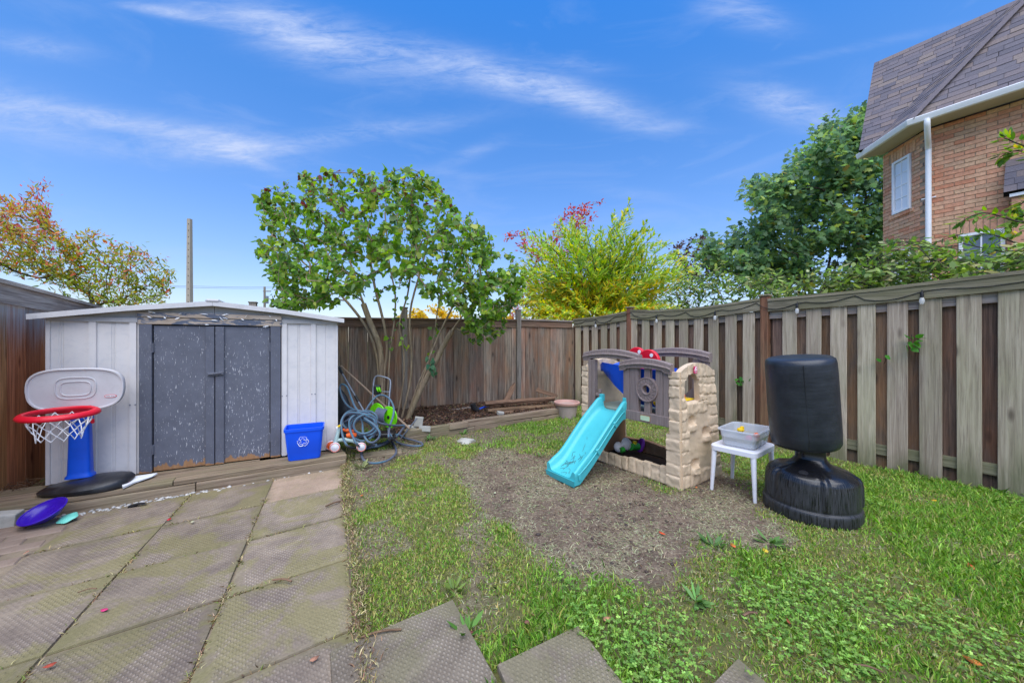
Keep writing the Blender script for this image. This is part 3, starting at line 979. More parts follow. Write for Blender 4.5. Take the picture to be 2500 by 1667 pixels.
# painted timber door frame and doors
for (w0, w1) in ((0.562, 0.648), (1.545, 1.632)):
    MB().bx(0, w1 - w0, -0.03, 0.025, 0, 1.335, 0.003).obj("door_post", M['door_trim'], shed, loc=(w0, 0, 0))
for (z0, z1, y) in ((1.335, 1.392, -0.034), (1.397, 1.443, -0.04)):
    MB().bx(0, 1.09, y, 0.02, 0, z1 - z0, 0.004).obj("header_board", M['header_paint'], shed, loc=(0.553, 0, z0))
# strips of paint curling off the header boards
cu = MB()
for _ in range(22):
    w = random.uniform(0.57, 1.62); z = random.choice([1.34, 1.385, 1.40, 1.44]) + random.uniform(-.006, .006)
    L = random.uniform(0.012, 0.055); c0 = Vector((w, -0.036 if z < 1.394 else -0.042, z))
    e = Vector((random.uniform(-1, 1), random.uniform(-.5, -.1), random.uniform(-.5, .4))).normalized()
    cu.tube([c0, c0 + e * L * .5 + Vector((0, -.004, 0)), c0 + e * L], [0.004, 0.005, 0.002], 4, squash=0.25)
cu.obj("paint_flakes", M['white_print'], shed, kind='stuff')
MB().bx(0.65, 1.545, 0.018, 0.024, 0, 1.335).obj("door_backing", M['dark'], shed)
doors = []
for (w0, w1, st) in ((0.656, 1.094, 'r'), (1.101, 1.538, 'l')):
    d = MB().bx(0, w1 - w0, -0.012, 0.008, 0.004, 1.326, 0.002).obj("door", M['door_paint'], shed, loc=(w0, 0, 0))
    sw = 0.068
    x0 = (w1 - w0) - sw if st == 'r' else 0.0
    MB().bx(0, sw, -0.03, -0.0125, 0.0, 1.322, 0.003).obj("stile", M['door_trim'], d, loc=(x0, 0, 0))
    hx = -0.004 if st == 'r' else w1 - w0 + 0.004
    for hz in (0.16, 1.08):
        MB().bx(hx - 0.012, hx + 0.012, -0.02, -0.0125, hz, hz + 0.085, 0.003).tube([(hx, -0.024, hz), (hx, -0.024, hz + 0.085)], 0.006, 6).obj("hinge", M['door_trim'], d)
    doors.append(d)
lt = MB().bx(-0.055, 0.03, -0.044, -0.031, 0.85, 0.885, 0.004).bx(0.022, 0.072, -0.05, -0.031, 0.858, 0.892, 0.004)
lt.tube([(-0.045, -0.048, 0.868), (0.05, -0.052, 0.876)], 0.006, 6)
lt.obj("latch", M['door_trim'], shed, loc=(1.098, 0, 0))

# ================================================================== TIMBER STEP
stp = thing("timber_step", "long weathered timber step in front of the shed doors", "step", (PF0.x, PF0.y, 0), rz(PFX.x, PFX.y))
for (s0, s1, y0, y1, z0, z1, mt) in [(-0.62, 0.748, 0, 0.10, -0.03, 0.075, 'timber'), (0.754, 1.945, 0, 0.10, -0.03, 0.08, 'timber'),
                                     (-0.60, 0.60, 0.014, 0.15, 0.077, 0.116, 'timber_dark'), (0.605, 1.955, 0.012, 0.155, 0.082, 0.124, 'timber_dark'),
                                     (-0.60, 1.95, 0.158, 0.32, 0.06, 0.114, 'timber_dark'), (-0.60, 1.2, 0.324, 0.52, 0.06, 0.112, 'timber_dark')]:
    MB().bx(0, s1 - s0, y0, y1, z0, z1, 0.007, 2).obj("timber", M[mt], stp, loc=(s0, 0, 0), rot=(0, random.uniform(-.002, .002), random.uniform(-.003, .003)))


def superell(rx, ry, n, e=2.6, z=0.0, c=(0, 0)):
    out = []
    for k in range(n):
        a = 2 * math.pi * k / n
        ca, sa = math.cos(a), math.sin(a)
        out.append(Vector((c[0] + rx * math.copysign(abs(ca) ** (2 / e), ca), c[1] + ry * math.copysign(abs(sa) ** (2 / e), sa), z)))
    return out


XZ = Matrix(((1, 0, 0, 0), (0, 0, 1, 0), (0, 1, 0, 0), (0, 0, 0, 1)))     # (x,y,h) -> (x,h,y)


def text_mesh(name, txt, size, mat, parent, loc, rot, extrude=0.0006):
    cu_ = bpy.data.curves.new(name, 'FONT')
    cu_.body = txt
    cu_.size = size
    cu_.extrude = extrude
    cu_.align_x = 'CENTER'
    cu_.align_y = 'CENTER'
    cu_.resolution_u = 2
    t = bpy.data.objects.new(name, cu_)
    me = bpy.data.meshes.new_from_object(t)
    bpy.data.objects.remove(t)
    me.materials.clear()
    me.materials.append(mat)
    return obj(name, me, parent, loc, rot)


# ================================================================== TOY BASKETBALL HOOP
hp = thing("basketball_hoop", "toy basketball hoop with gray backboard, red rim and blue post beside the shed", "basketball hoop",
           (-3.425, 2.977, 0.114), rz(SHX.x, SHX.y))
rings = []
for (sx, sy, z) in [(.245, .17, 0.0), (.268, .19, .012), (.272, .195, .045), (.255, .178, .066), (.21, .145, .082), (.13, .10, .098)]:
    rr = superell(sx, sy, 40, 2.7, z, (0.0, 0.0))
    rings.append([Vector((p.x, p.y * (1 - 0.22 * max(0, -p.x / .27)) - 0.02 * p.x / .27, p.z * (0.85 + 0.28 * p.x / .27) if z > .03 else p.z)) for p in rr])
MB().loft(rings).obj("base", M['black_plastic'], hp, True, 50)
px0, py0 = -0.07, 0.075
rings = []
for (z, sx, sy) in [(0.085, .082, .058), (.10, .08, .056), (.112, .07, .05), (.13, .068, .048), (.45, .060, .044), (.60, .056, .042), (.78, .05, .035)]:
    rings.append(superell(sx, sy, 28, 4.0, z, (px0, py0)))
MB().loft(rings).obj("post", M['blue_plastic'], hp, True, 45)
MB().box((px0 + .02, py0 - .03, .575), (.12, .07, .06), .015, seg=2).obj("collar", M['blue_plastic'], hp)
MB().tube([(px0 + .06, py0 - .04, .55), (px0 + .085, py0 - .05, .545), (px0 + .09, py0 - .05, .52)], [.014, .016, .01], 8).obj("knob", M['red_plastic'], hp, True)


def backshape(w, h, ex, zc):
    out = []
    for k in range(56):
        a = 2 * math.pi * k / 56
        ca, sa = math.cos(a), math.sin(a)
        e = ex if sa > 0 else ex
        x = w * math.copysign(abs(ca) ** (2 / e), ca)
        z = h * math.copysign(abs(sa) ** (2 / e), sa)
        x *= 1 - 0.05 * (z / h < 0) * abs(z / h)
        out.append((x, z + zc))
    return out


zc = 0.80
ycb = 0.022
rings = []
for (s_, y) in [(0.97, .03), (1.0, .02), (1.0, -.004), (.985, -.013), (.955, -.013), (.945, -.006), (.94, -.002)]:
    rings.append([Vector((px0 + x * s_, ycb + y, zc + (z - zc) * (1 - (1 - s_) * 1.6))) for (x, z) in backshape(.278, .172, 3.2, zc)])
bb = MB().loft(rings).obj("backboard", M['gray_plastic'], hp, True, 60)
for (w, h, e) in ((.115, .085, 3.6), (.085, .056, 4)):
    pts = [Vector((px0 - .005 + x, ycb - .004, z)) for (x, z) in backshape(w, h, e, zc + (.012 if w > .1 else .008))]
    MB().tube(pts, .0045, 6, closed=True).obj("molded_ring", M['gray_plastic'], bb, True)
# maker's oval on the backboard
ov = superell(.036, .0125, 32, 2.6)
lp = MB().prism([(p.x, p.y) for p in ov], 0, .0015, XZ).obj("logo_plate", M['red_plastic'], bb, loc=(px0 + .195, ycb - .0055, .735))
MB().prism([(p.x * .88, p.y * .72) for p in ov], 0, .0008, XZ).obj("logo_band", M['white_print'], lp, loc=(0, -.0009, 0))
text_mesh("logo_text", "little tikes", .0125, M['dark_print'], lp, (0, -.0012, 0), (R(90), 0, 0), .0002)
# rim: a flattened ring of red tube joined to the board
cy = -0.205
pts = [Vector((px0 + .188 * math.cos(a), cy + .178 * math.sin(a), .645 + .01 * math.sin(a))) for a in np.linspace(0, 2 * math.pi, 49)[:-1]]
rm_ = MB().tube(pts, .018, 10, closed=True, squash=1.5)
rm_.box((px0, -.012, .645), (.2, .05, .05), .012)
rm_.obj("rim", M['red_plastic'], hp, True, 50)
nt_ = MB()
ns = 12
lev = [(.166, .632), (.158, .585), (.135, .54), (.118, .495), (.112, .455)]
for k in range(ns):
    for sgn in (1, -1):
        p = []
        for q, (r_, z_) in enumerate(lev):
            a = 2 * math.pi * (k + sgn * (q % 2) * 0.5) / ns
            p.append(Vector((px0 + r_ * math.cos(a), cy + r_ * .95 * math.sin(a), z_ + random.uniform(-.008, .008))))
        nt_.tube(p, .0032, 5)
nt_.obj("net", M['white_print'], hp)

# ================================================================== SMALL THINGS ROUND THE STEP
c = G(100, 1262, 0.055)
dish = thing("plastic_saucer", "purple plastic saucer tilted against the step under the toy hoop", "saucer", (-3.315, 2.625, 0.062), 0, rot=(R(25), R(-5), 0))
MB().lathe([(.0, .006), (.07, .006), (.09, .024), (.105, .042), (.116, .044), (.118, .036), (.098, .016), (.078, -.004), (0, -.004)], 40).obj("dish", M['purple_plastic'], dish, True, 50)
MB().tube([(.117 * math.cos(a), .117 * math.sin(a), .043) for a in np.linspace(0, 2 * math.pi, 41)[:-1]], .0065, 8, closed=True).obj("rim", M['purple_plastic'], dish, True)
g_ = leaf_in = MB()
for k in range(3):
    a = k * .5
    g_.loft([[Vector((-.05 + .03 * k, -.02, .009)), Vector((-.03 + .03 * k, -.028 - .01 * k, .013)), Vector((-.012 + .03 * k, -.015, .010)), Vector((-.03 + .03 * k, -.006, .009))]], cap=False)
    g_.F.append([len(g_.V) - 4, len(g_.V) - 3, len(g_.V) - 2, len(g_.V) - 1])
tl = MB().lathe([(0, .012), (.03, .011), (.05, .003), (.053, 0), (.04, -.003), (0, -.003)], 24, fn=lambda r, z, a: r * (1 + .08 * math.sin(5 * a))).obj("plastic_lid", M['teal_lid'], None, True, 50, loc=(-3.20, 2.655, .03), rot=(R(20), 0, 0))  # loose plastic lid lying by the saucer
tag(tl, "mint green toy frisbee lying beside the purple saucer", "frisbee")
cb = MB().box((0, 0, 0), (.13, .11, .10), .012, seg=2).obj("concrete_block", M['concrete'], None, loc=(-3.57, 2.60, .045), rot=(0, R(6), R(30)))
tag(cb, "gray concrete block at the left end of the timber step", "concrete block")
gl = MB().loft([superell(.02, .012, 12, 2.4, 0.004, (-.05, 0)), superell(.035, .02, 12, 2.4, .02, (-.03, .003)), superell(.03, .018, 12, 2.4, .03, (0, 0)), superell(.012, .01, 12, 2.4, .02, (.04, -.005))])
gl = gl.obj("rubber_scrap", M['black_rubber'], None, True, loc=(-2.93, 2.895, .0), rot=(0, 0, .4))
tag(gl, "black rubber scrap on the white pebbles at the foot of the step", "scrap")
# white sheet beside the hoop base
shp = [G(296, 1182, .13), G(330, 1165, .13), G(384, 1157, .13), G(372, 1163, .13), G(330, 1178, .13), G(300, 1192, .13)]
sb = MB()
sb.loft([[p + Vector((0, 0, .002 + .012 * random.random())) for p in shp], [p + Vector((0, 0, -.003)) for p in shp]])
sh = sb.obj("paper_scrap", M['white_print'])
tag(sh, "torn white paper scrap on the step beside the hoop base", "paper")
sp = MB().lathe([(.016, 0), (.012, .0015)], 14).obj("print_spot", M['pink'], sh, loc=G(310, 1176, .146))
# straw heap in the gap between fence and shed
sv, sf, sc = [], [], []
hs = MB()
for _ in range(260):
    p = Vector((-4.02 + random.gauss(0, .07), 3.02 + random.gauss(0, .09), random.uniform(.0, .13)))
    d = Vector((random.gauss(0, 1), random.gauss(0, 1), random.gauss(0, .5))).normalized() * random.uniform(.04, .11)
    hs.tube([p - d * .5, p + d * .5 + Vector((0, 0, random.uniform(-.01, .02)))], [.0028, .0012], 3)
hh = hs.obj("straw_heap", M['rotten'])
tag(hh, "brown heap of dead straw in the gap between rust fence and shed", "straw", None, 'stuff')

# ================================================================== RECYCLING BOX
rb = thing("recycling_box", "blue recycling box with white arrows on the step by the shed doors", "recycling box", (-2.115, 3.765, 0.125), rz(.899, .44))


def rrect(w, d, r, z, n=5):
    out = []
    for (cx_, cy_, a0) in ((w / 2 - r, d / 2 - r, 0), (-w / 2 + r, d / 2 - r, 90), (-w / 2 + r, -d / 2 + r, 180), (w / 2 - r, -d / 2 + r, 270)):
        for k in range(n + 1):
            a = R(a0 + 90 * k / n)
            out.append(Vector((cx_ + r * math.cos(a), cy_ + r * math.sin(a), z)))
    return out


H_ = .315
MB().loft([rrect(.275, .20, .03, 0), rrect(.285, .21, .03, .012), rrect(.293, .216, .03, .075), rrect(.300, .221, .03, .079), rrect(.335, .245, .03, H_ - .03), rrect(.352, .262, .03, H_ - .03), rrect(.354, .264, .03, H_),
           rrect(.33, .24, .03, H_), rrect(.325, .235, .03, H_ - .03), rrect(.285, .20, .03, .03)]).obj("box", M['bin_blue'], rb, True, 35)
sym = MB()
for k in range(3):
    a0 = R(90 + 120 * k)
    # outline of one bent arrow, drawn as thin strokes
    arrow = [(-.034, .020), (-.022, .041), (-.004, .041), (.004, .041), (.016, .041), (.021, .032), (.030, .037), (.030, .008), (.004, .010), (.012, .017), (.004, .027), (-.008, .027), (-.018, .012)]
    rot = Matrix.Rotation(R(-120 * k), 4, 'Z')
    pts = [rot @ Vector((x * 1.02, (y + .004) * 1.02, 0)) for (x, y) in arrow]
    pts = [Vector((p.x, -.0, p.y)) for p in pts]
    sym.tube(pts, .0036, 5, closed=True, squash=.5)
sym.obj("recycling_symbol", M['white_print'], rb, loc=(-.01, -.1215, .185), rot=(R(-5.5), 0, 0))

# ================================================================== RIDE-ON TOY
rd = thing("toy_bike", "mint toddler bike with white and orange wheels at the end of the step", "toy bike", (-1.93, 3.955, 0.126), rz(.92, .39))


def wheel(parent, x, y, z, r, w, face):
    M_ = Matrix.Translation((x, y, z)) @ Matrix.Rotation(R(90), 4, 'X')
    t = MB().lathe([(r * .8, -w), (r * .97, -w * .8), (r, -w * .3), (r, w * .3), (r * .97, w * .8), (r * .8, w)], 28, M=M_).obj("wheel", M['white_plastic'], parent, True, 50)
    for s_ in (1, -1):
        MB().lathe([(r * .78, 0), (r * .5, .006), (r * .2, .012), (0.001, .013)], 24, M=Matrix.Translation((x, y - s_ * w, z)) @ Matrix.Rotation(R(90 * s_), 4, 'X')).obj("hub", M[face], t, True)
        MB().tube([Vector((x + r * .86 * math.cos(a), y - s_ * (w + .0), z + r * .86 * math.sin(a))) for a in np.linspace(0, 2 * math.pi, 25)[:-1]], .003, 5, closed=True).obj("wheel_ring", M['orange'], t)


wheel(rd, 0.03, -.055, .052, .052, .014, 'white_plastic')
wheel(rd, -0.01, .035, .052, .052, .014, 'orange')
wheel(rd, .29, -.04, .022, .05, .014, 'white_plastic')
MB().loft([superell(.02, .02, 14, 2, .05, (0.02, -.01)), superell(.024, .022, 14, 2, .12, (.04, 0)), superell(.02, .02, 14, 2, .2, (.06, 0)), superell(.012, .012, 14, 2, .25, (.072, 0))]).obj("fork", M['mint'], rd, True)
MB().tube([(.05, 0, .11), (.12, 0, .11), (.2, 0, .09), (.29, 0, .04)], [.02, .022, .022, .018], 10).obj("frame", M['mint'], rd, True)
hb = MB().tube([(.05, -.07, .26), (.072, 0, .262), (.09, .07, .26)], .012, 10).obj("handlebar", M['yellow'], rd, True)
MB().lathe([(.001, -.012), (.012, -.01), (.014, 0), (.012, .01), (.001, .012)], 12, (.05, -.078, .26)).obj("grip_end", M['white_plastic'], hb, True)
MB().tube([(.14, 0, .15), (.19, 0, .155), (.24, 0, .145)], [.02, .034, .02], 10).obj("saddle", M['orange'], rd, True)

# ================================================================== HOSE REEL CART, HOSE, TOOLS
def Z3(zx, zy, Y):
    return P(800 + zx * .1595, 900 + zy * .1595, Y)


def ZG(zx, zy, z=.04):
    p = G(800 + zx * .1595, 900 + zy * .1595, 0)
    p.z = gzf(p.x, p.y) + z
    return p


rc = thing("hose_reel_cart", "hose reel cart with lime green discs and a black tube handle by the tree", "hose reel", (-1.66, 4.62, 0.03), R(10))
rci = Matrix.Rotation(-R(10), 4, 'Z') @ Matrix.Translation((1.66, -4.62, -.03))
L_ = lambda zx, zy, Y: rci @ Z3(zx, zy, Y)
hpts = spline([L_(690, 700, 4.6), L_(690, 420, 4.7), L_(705, 200, 4.78), L_(735, 122, 4.8), L_(800, 112, 4.8), L_(930, 150, 4.8), L_(962, 215, 4.78), L_(945, 420, 4.7), L_(930, 700, 4.6)], 6)
MB().tube(hpts, .0105, 8).obj("handle", M['steel'], rc, True)
MB().tube([L_(700, 340, 4.76), L_(948, 355, 4.76)], .007, 8).obj("crossbar", M['steel'], rc, True)
b = MB().box(L_(760, 320, 4.74), (.085, .05, .12), .012, seg=2)
b.obj("hose_guide", M['black_plastic'], rc)
for zx in (768, 800):
    MB().lathe([(.034, -.006), (.036, 0), (.034, .006)], 20, M=Matrix.Translation(L_(zx, 320, 4.70)) @ Matrix.Rotation(R(70), 4, 'Y')).obj("guide_roller", M['lime'], rc, True)
for (zx, zy, Y) in ((760, 690, 4.58), (940, 740, 4.52)):
    Mx = Matrix.Translation(L_(zx, zy, Y)) @ Matrix.Rotation(R(52), 4, 'Z') @ Matrix.Rotation(R(90), 4, 'Y')
    MB().lathe([(.02, -.012), (.06, -.012), (.10, -.004), (.128, -.006), (.134, 0), (.128, .008), (.10, .012), (.05, .004), (.02, .004)], 36, M=Mx).obj("reel_disc", M['lime'], rc, True, 40)
    MB().lathe([(.022, -.016), (.022, .014)], 14, M=Mx).obj("axle_cap", M['black_plastic'], rc, True)
ax0, ax1 = L_(770, 700, 4.57), L_(930, 735, 4.53)
dr = MB()
d_ = (ax1 - ax0)
for k in range(7):
    cpt = ax0 + d_ * (.12 + .76 * k / 6)
    u_ = d_.normalized(); a_ = Vector((0, 0, 1)); w_ = u_.cross(a_).normalized()
    dr.tube([cpt + (a_ * math.sin(t) + w_ * math.cos(t)) * .085 for t in np.linspace(0, 2 * math.pi, 25)[:-1]], .0115, 8, closed=True)
dr.obj("wound_hose", M['hose'], rc, True)
MB().box(L_(880, 1000, 4.5) * .5 + L_(760, 1000, 4.5) * .5, (.32, .2, .05), .01).obj("base_frame", M['black_plastic'], rc)

paths = []
paths.append([Z3(440, 645, 4.3), Z3(300, 560, 4.32), Z3(215, 420, 4.34), Z3(190, 285, 4.36), Z3(225, 238, 4.36), Z3(300, 290, 4.34), Z3(370, 470, 4.28), Z3(430, 600, 4.18), Z3(560, 750, 4.08),
              Z3(700, 850, 4.02), Z3(790, 960, 3.98), Z3(785, 1050, 3.97), Z3(700, 1125, 3.98), Z3(610, 1105, 4.02), Z3(545, 990, 4.06), Z3(535, 850, 4.1)])
paths.append([Z3(535, 850, 4.1), Z3(500, 740, 4.1), Z3(430, 705, 4.1), Z3(340, 780, 4.05), Z3(335, 900, 4.02), Z3(385, 1040, 3.97), Z3(460, 1170, 3.93), ZG(560, 1262), ZG(760, 1245), ZG(900, 1195), ZG(980, 1140), Z3(1060, 1030, 4.25),
              Z3(1150, 915, 4.5), Z3(1172, 870, 4.52), Z3(1080, 868, 4.45), Z3(950, 862, 4.3), Z3(800, 830, 4.15), Z3(620, 730, 4.08), Z3(490, 680, 4.08), Z3(300, 680, 4.08), Z3(215, 790, 4.03), Z3(210, 920, 3.98),
              Z3(240, 1060, 3.94), Z3(310, 1185, 3.9), ZG(430, 1265), ZG(560, 1282), ZG(740, 1225), ZG(900, 1165), ZG(1050, 1110), ZG(1200, 1112), ZG(1390, 1168), ZG(1455, 1205), ZG(1390, 1238), ZG(1200, 1212), ZG(1040, 1165),
              Z3(960, 1010, 4.2), ZG(880, 1000, .1)])
paths.append([Z3(740, 1160, 4.0), ZG(600, 1242), ZG(530, 1310), ZG(520, 1400), ZG(585, 1475), ZG(720, 1510), ZG(900, 1480), ZG(1020, 1390), ZG(1048, 1295), ZG(980, 1160), Z3(935, 1060, 4.1), Z3(945, 900, 4.3), Z3(1000, 730, 4.42),
              Z3(1010, 590, 4.5), Z3(940, 455, 4.55), Z3(825, 402, 4.6), Z3(730, 440, 4.55), Z3(630, 560, 4.45), Z3(565, 665, 4.3)])
for k in range(11):
    cx_, cy_ = 560 + random.uniform(-90, 90), 880 + random.uniform(-60, 60)
    rx_, ry_ = random.uniform(170, 300), random.uniform(130, 215)
    t0 = random.uniform(0, 6)
    Yc = 4.06 + .028 * k
    tilt = random.uniform(-.5, .5)
    paths.append([Z3(cx_ + rx_ * math.cos(t) * math.cos(tilt) - ry_ * math.sin(t) * math.sin(tilt), min(1180, cy_ + rx_ * math.cos(t) * math.sin(tilt) + ry_ * math.sin(t)), Yc + .05 * math.cos(t + k)) for t in np.linspace(t0, t0 + random.uniform(5.2, 6.6), 15)])
hb_, hs_ = MB(), MB()
for p in paths:
    sp_ = spline(p, 7)
    hb_.tube(sp_, .0125, 8)
    hs_.tube([q + Vector((.002, -.0075, .005)) for q in sp_], .0048, 6)
hose = hb_.obj("garden_hose", M['hose'], None, True)
tag(hose, "tangled heap of slate blue garden hose with loops spilling onto the soil", "garden hose")
hs_.obj("stripe", M['hose_teal'], hose, True)
ho = MB()
ho.tube([Z3(235, 930, 4.1), Z3(300, 945, 4.1), Z3(400, 960, 4.12)], [.016, .024, .018], 10)
ho = ho.obj("hose_nozzle", M['orange'], hose, True)
gb = MB().loft([superell(.10, .05, 20, 2.2, 0.0), superell(.12, .06, 20, 2.2, .25), superell(.10, .05, 20, 2.2, .5, (-.03, 0)), superell(.05, .03, 20, 2.2, .62, (-.05, 0))])
gb = gb.obj("leaf_blower_tube", M['black_plastic'], None, True, loc=(-1.98, 4.42, .14), rot=(0, R(-8), 0))
tag(gb, "tall black plastic hood standing behind the hose against the shed", "plastic hood")
def tool(name, a, b_, r, mat, label, cat):
    d = b_ - a
    t = thing(name, label, cat, a)
    q = Vector((0, 0, 1)).rotation_difference(d.normalized())
    t.rotation_mode = 'QUATERNION'
    t.rotation_quaternion = q
    MB().tube([(0, 0, 0), (0, 0, d.length)], [r, r * .92], 10).obj("shaft", M[mat], t, True)
    return t, d.length


a_ = ZG(1260, 940, .06); a_ = Vector((a_.x, 4.75, .17)); b_ = Z3(250, -20, 5.25)
b_ = P(832, 893, 5.2); a_ = P(1000, 1046, 4.78)
t, ln = tool("rake", a_, b_, .0145, 'pole_wood', "long wooden handled rake leaning behind the hose reel toward the shed", "rake")
MB().tube([(-.16, 0, .01), (.16, 0, .01)], .01, 6).obj("rake_head", M['steel'], t)
b_ = P(826, 895, 4.85); a_ = P(892, 1010, 4.45)
t, ln = tool("tool_pole", a_, b_, .013, 'steel', "gray metal extension pole leaning against the shed corner beside the rake", "pole")
MB().tube([(0, 0, .2), (0, 0, .3)], .017, 10).obj("twist_lock", M['black_plastic'], t, True)
MB().lathe([(.016, ln - .14), (.018, ln - .02), (.012, ln)], 10).obj("grip", M['black_plastic'], t, True)

pl = MB().box((0, 0, 0), (.50, .16, .05), .012, seg=2).obj("wood_plank", M['timber'], None, loc=(G(925, 1112).x, G(925, 1112).y, .008), rot=(R(2), R(-1), rz(.9, .35)))
tag(pl, "short flat weathered plank lying under the garden hose", "plank")

# ================================================================== PUNCHING BAG
BC = Vector((2.29, 2.83))
pb = thing("punching_bag", "black freestanding punching bag on a round water-filled base with drip streaks", "punching bag", (BC.x, BC.y, gzf(BC.x, BC.y) - .012), R(20))


def base_r(r, z, a):
    seg = (a / (2 * math.pi) * 5 + .32) % 1.0
    rib = math.exp(-((seg - .5) / .05) ** 2) + math.exp(-((seg - .02) / .035) ** 2) * 0
    groove = math.exp(-((seg - .40) / .03) ** 2) + math.exp(-((seg - .60) / .03) ** 2)
    k = 1.0 if .11 < z < .38 and r > .15 else 0.0
    edge = sstep(.11, .13, z) * sstep(.38, .33, z)
    return r + float(edge) * k * (.014 * rib - .006 * groove)


prof = [(.0, 0), (.275, 0), (.296, .012), (.302, .03), (.303, .085), (.299, .098), (.288, .104), (.287, .112), (.290, .125), (.289, .2), (.287, .26), (.282, .295), (.268, .322), (.24, .341), (.195, .356), (.155, .368), (.128, .385), (.108, .405), (.095, .425), (.09, .56)]
base_prof = []
for i in range(len(prof) - 1):
    for t in (0, .34, .67):
        base_prof.append((prof[i][0] + (prof[i + 1][0] - prof[i][0]) * t, prof[i][1] + (prof[i + 1][1] - prof[i][1]) * t))
base_prof.append(prof[-1])


def streakmat():
    m, nt, b, out = newmat('streaked black plastic', 0.3, 0.5)
    o, _ = ocoord(nt, False)
    s = node(nt, 'ShaderNodeSeparateXYZ', None, i0=o)
    ang = mth(nt, 'ARCTAN2', s.outputs[1], s.outputs[0])
    v = node(nt, 'ShaderNodeCombineXYZ', None, i0=mth(nt, 'MULTIPLY', ang, 15.0), i1=mth(nt, 'MULTIPLY', s.outputs[2], 2.2), i2=0.0).outputs[0]
    n1 = noise(nt, v, 4.0, 5, 0.6, 0.4)
    dust = mth(nt, 'MULTIPLY', mrange(nt, n1, 0.40, 0.54), mrange(nt, mth(nt, 'ADD', s.outputs[2], mrange(nt, n1, .3, .7, .05, -.05)), 0.25, 0.31, 1.0, 0.0))
    n2 = noise(nt, o, 120, 3, 0.7)
    c = mixc(nt, mth(nt, 'MULTIPLY', dust, 0.75), rgb(20, 20, 23), rgb(58, 58, 60))
    c = mixc(nt, mrange(nt, n2, 0.68, 0.76), c, rgb(120, 120, 116))
    nt.links.new(c, b.inputs['Base Color'])
    nt.links.new(mrange(nt, dust, 0, 1, 0.25, 0.6), b.inputs['Roughness'])
    bump(nt, b, noise(nt, o, 60, 4), 0.08, 0.004)
    return m


MB().lathe(base_prof, 260, fn=base_r).obj("base", streakmat(), pb, True, 60)
for a_ in (R(20), R(200)):
    MB().lathe([(.032, 0), (.032, .02), (.028, .026), (0.001, .026)], 18, M=Matrix.Translation((.2 * math.cos(a_), .2 * math.sin(a_), .328)) @ Euler((0, R(22), a_)).to_matrix().to_4x4()).obj("fill_cap", M['black_plastic'], pb, True, 40)
bm_, bnt, bb_, bo_ = newmat('black vinyl', 0.38, 0.45)
o_, _ = ocoord(bnt, False)
n_ = noise(bnt, o_, 9, 5, .6)
bnt.links.new(mixc(bnt, mrange(bnt, n_, .35, .7), rgb(30, 33, 40), rgb(44, 47, 54)), bb_.inputs['Base Color'])
bump(bnt, bb_, mth(bnt, 'ADD', noise(bnt, mapping(bnt, o_, (4, 4, 22)), 1.0, 4), mth(bnt, 'MULTIPLY', noise(bnt, o_, 160, 2), .15)), .18, .02)
bag = MB().lathe([(0.001, .0), (.17, -.004), (.205, .006), (.218, .03), (.222, .1), (.223, .3), (.221, .55), (.219, .63), (.214, .66), (.195, .674), (.1, .678), (0.001, .678)], 64,
                 fn=lambda r, z, a: r * (1 + .006 * math.sin(3 * a + z * 7) + .004 * math.sin(7 * a - z * 11)))
lean = Euler((R(1.5), R(-6.5), -R(20))).to_matrix().to_4x4()
bago = bag.obj("bag", bm_, pb, True, 50, loc=(-.03, .015, .52))
bago.rotation_euler = (R(2), R(-6), -R(20))
sa = R(238)
MB().tube([(.2225 * math.cos(sa), .2225 * math.sin(sa), z) for z in np.linspace(.03, .64, 14)], .0022, 5).obj("seam", M['black_rubber'], bago)

# ================================================================== STOOL TABLE AND TUB
tb = thing("side_table", "small white plastic side table with four splayed legs next to the punching bag", "table", (2.03, 3.245, 0), rz(.785, .62))
TW, TD, TH = .46, .36, .40
for sx in (-1, 1):
    for sy in (-1, 1):
        fx, fy = sx * (TW / 2 - .012), sy * (TD / 2 - .012)
        gp = Matrix.Rotation(rz(.785, .62), 4, 'Z') @ Vector((fx, fy, 0)) + Vector((2.03, 3.245, 0))
        z0 = gzf(gp.x, gp.y) - .008
        MB().tube([(fx, fy, z0), (fx, fy, z0 + .01), (fx - sx * .018, fy - sy * .018, TH - .03)], [.012, .014, .022], 12).obj("leg", M['white_plastic'], tb, True)
MB().loft([rrect(TW - .03, TD - .03, .04, TH - .045), rrect(TW, TD, .045, TH - .045), rrect(TW + .004, TD + .004, .045, TH - .008), rrect(TW - .006, TD - .006, .045, TH), rrect(TW - .03, TD - .03, .04, TH - .001),
           rrect(TW - .034, TD - .034, .04, TH - .003)]).obj("tabletop", M['white_plastic'], tb, True, 30)
tu = thing("plastic_tub", "clear plastic tub of cloudy water with floating toys on the white side table", "tub", (2.055, 3.25, TH + .001), rz(.76, .65))
MB().loft([rrect(.36, .24, .04, 0), rrect(.372, .252, .04, .01), rrect(.40, .29, .045, .128), rrect(.43, .32, .05, .13), rrect(.434, .324, .05, .138), rrect(.43, .32, .05, .143), rrect(.396, .286, .045, .141),
           rrect(.366, .246, .04, .012), rrect(.35, .23, .04, .006)]).obj("tub", M['tub'], tu, True, 30)
MB().loft([rrect(.36, .24, .04, .008), rrect(.385, .27, .042, .075)]).obj("water", M['water'], tu, True, 30)
b = MB()
b.lathe([(.0, -.02), (.022, -.014), (.03, 0), (.024, .014), (.001, .02)], 14, (-.05, 0.01, .125))
b.lathe([(.0, -.014), (.015, -.01), (.018, 0), (.014, .01), (.001, .014)], 12, (-.025, .012, .142))
fo = b.obj("toy_duck", M['yellow'], None, True, loc=(2.055, 3.25, TH), rot=(0, 0, .5))
tag(fo, "yellow toy duck floating in the clear tub", "toy duck")
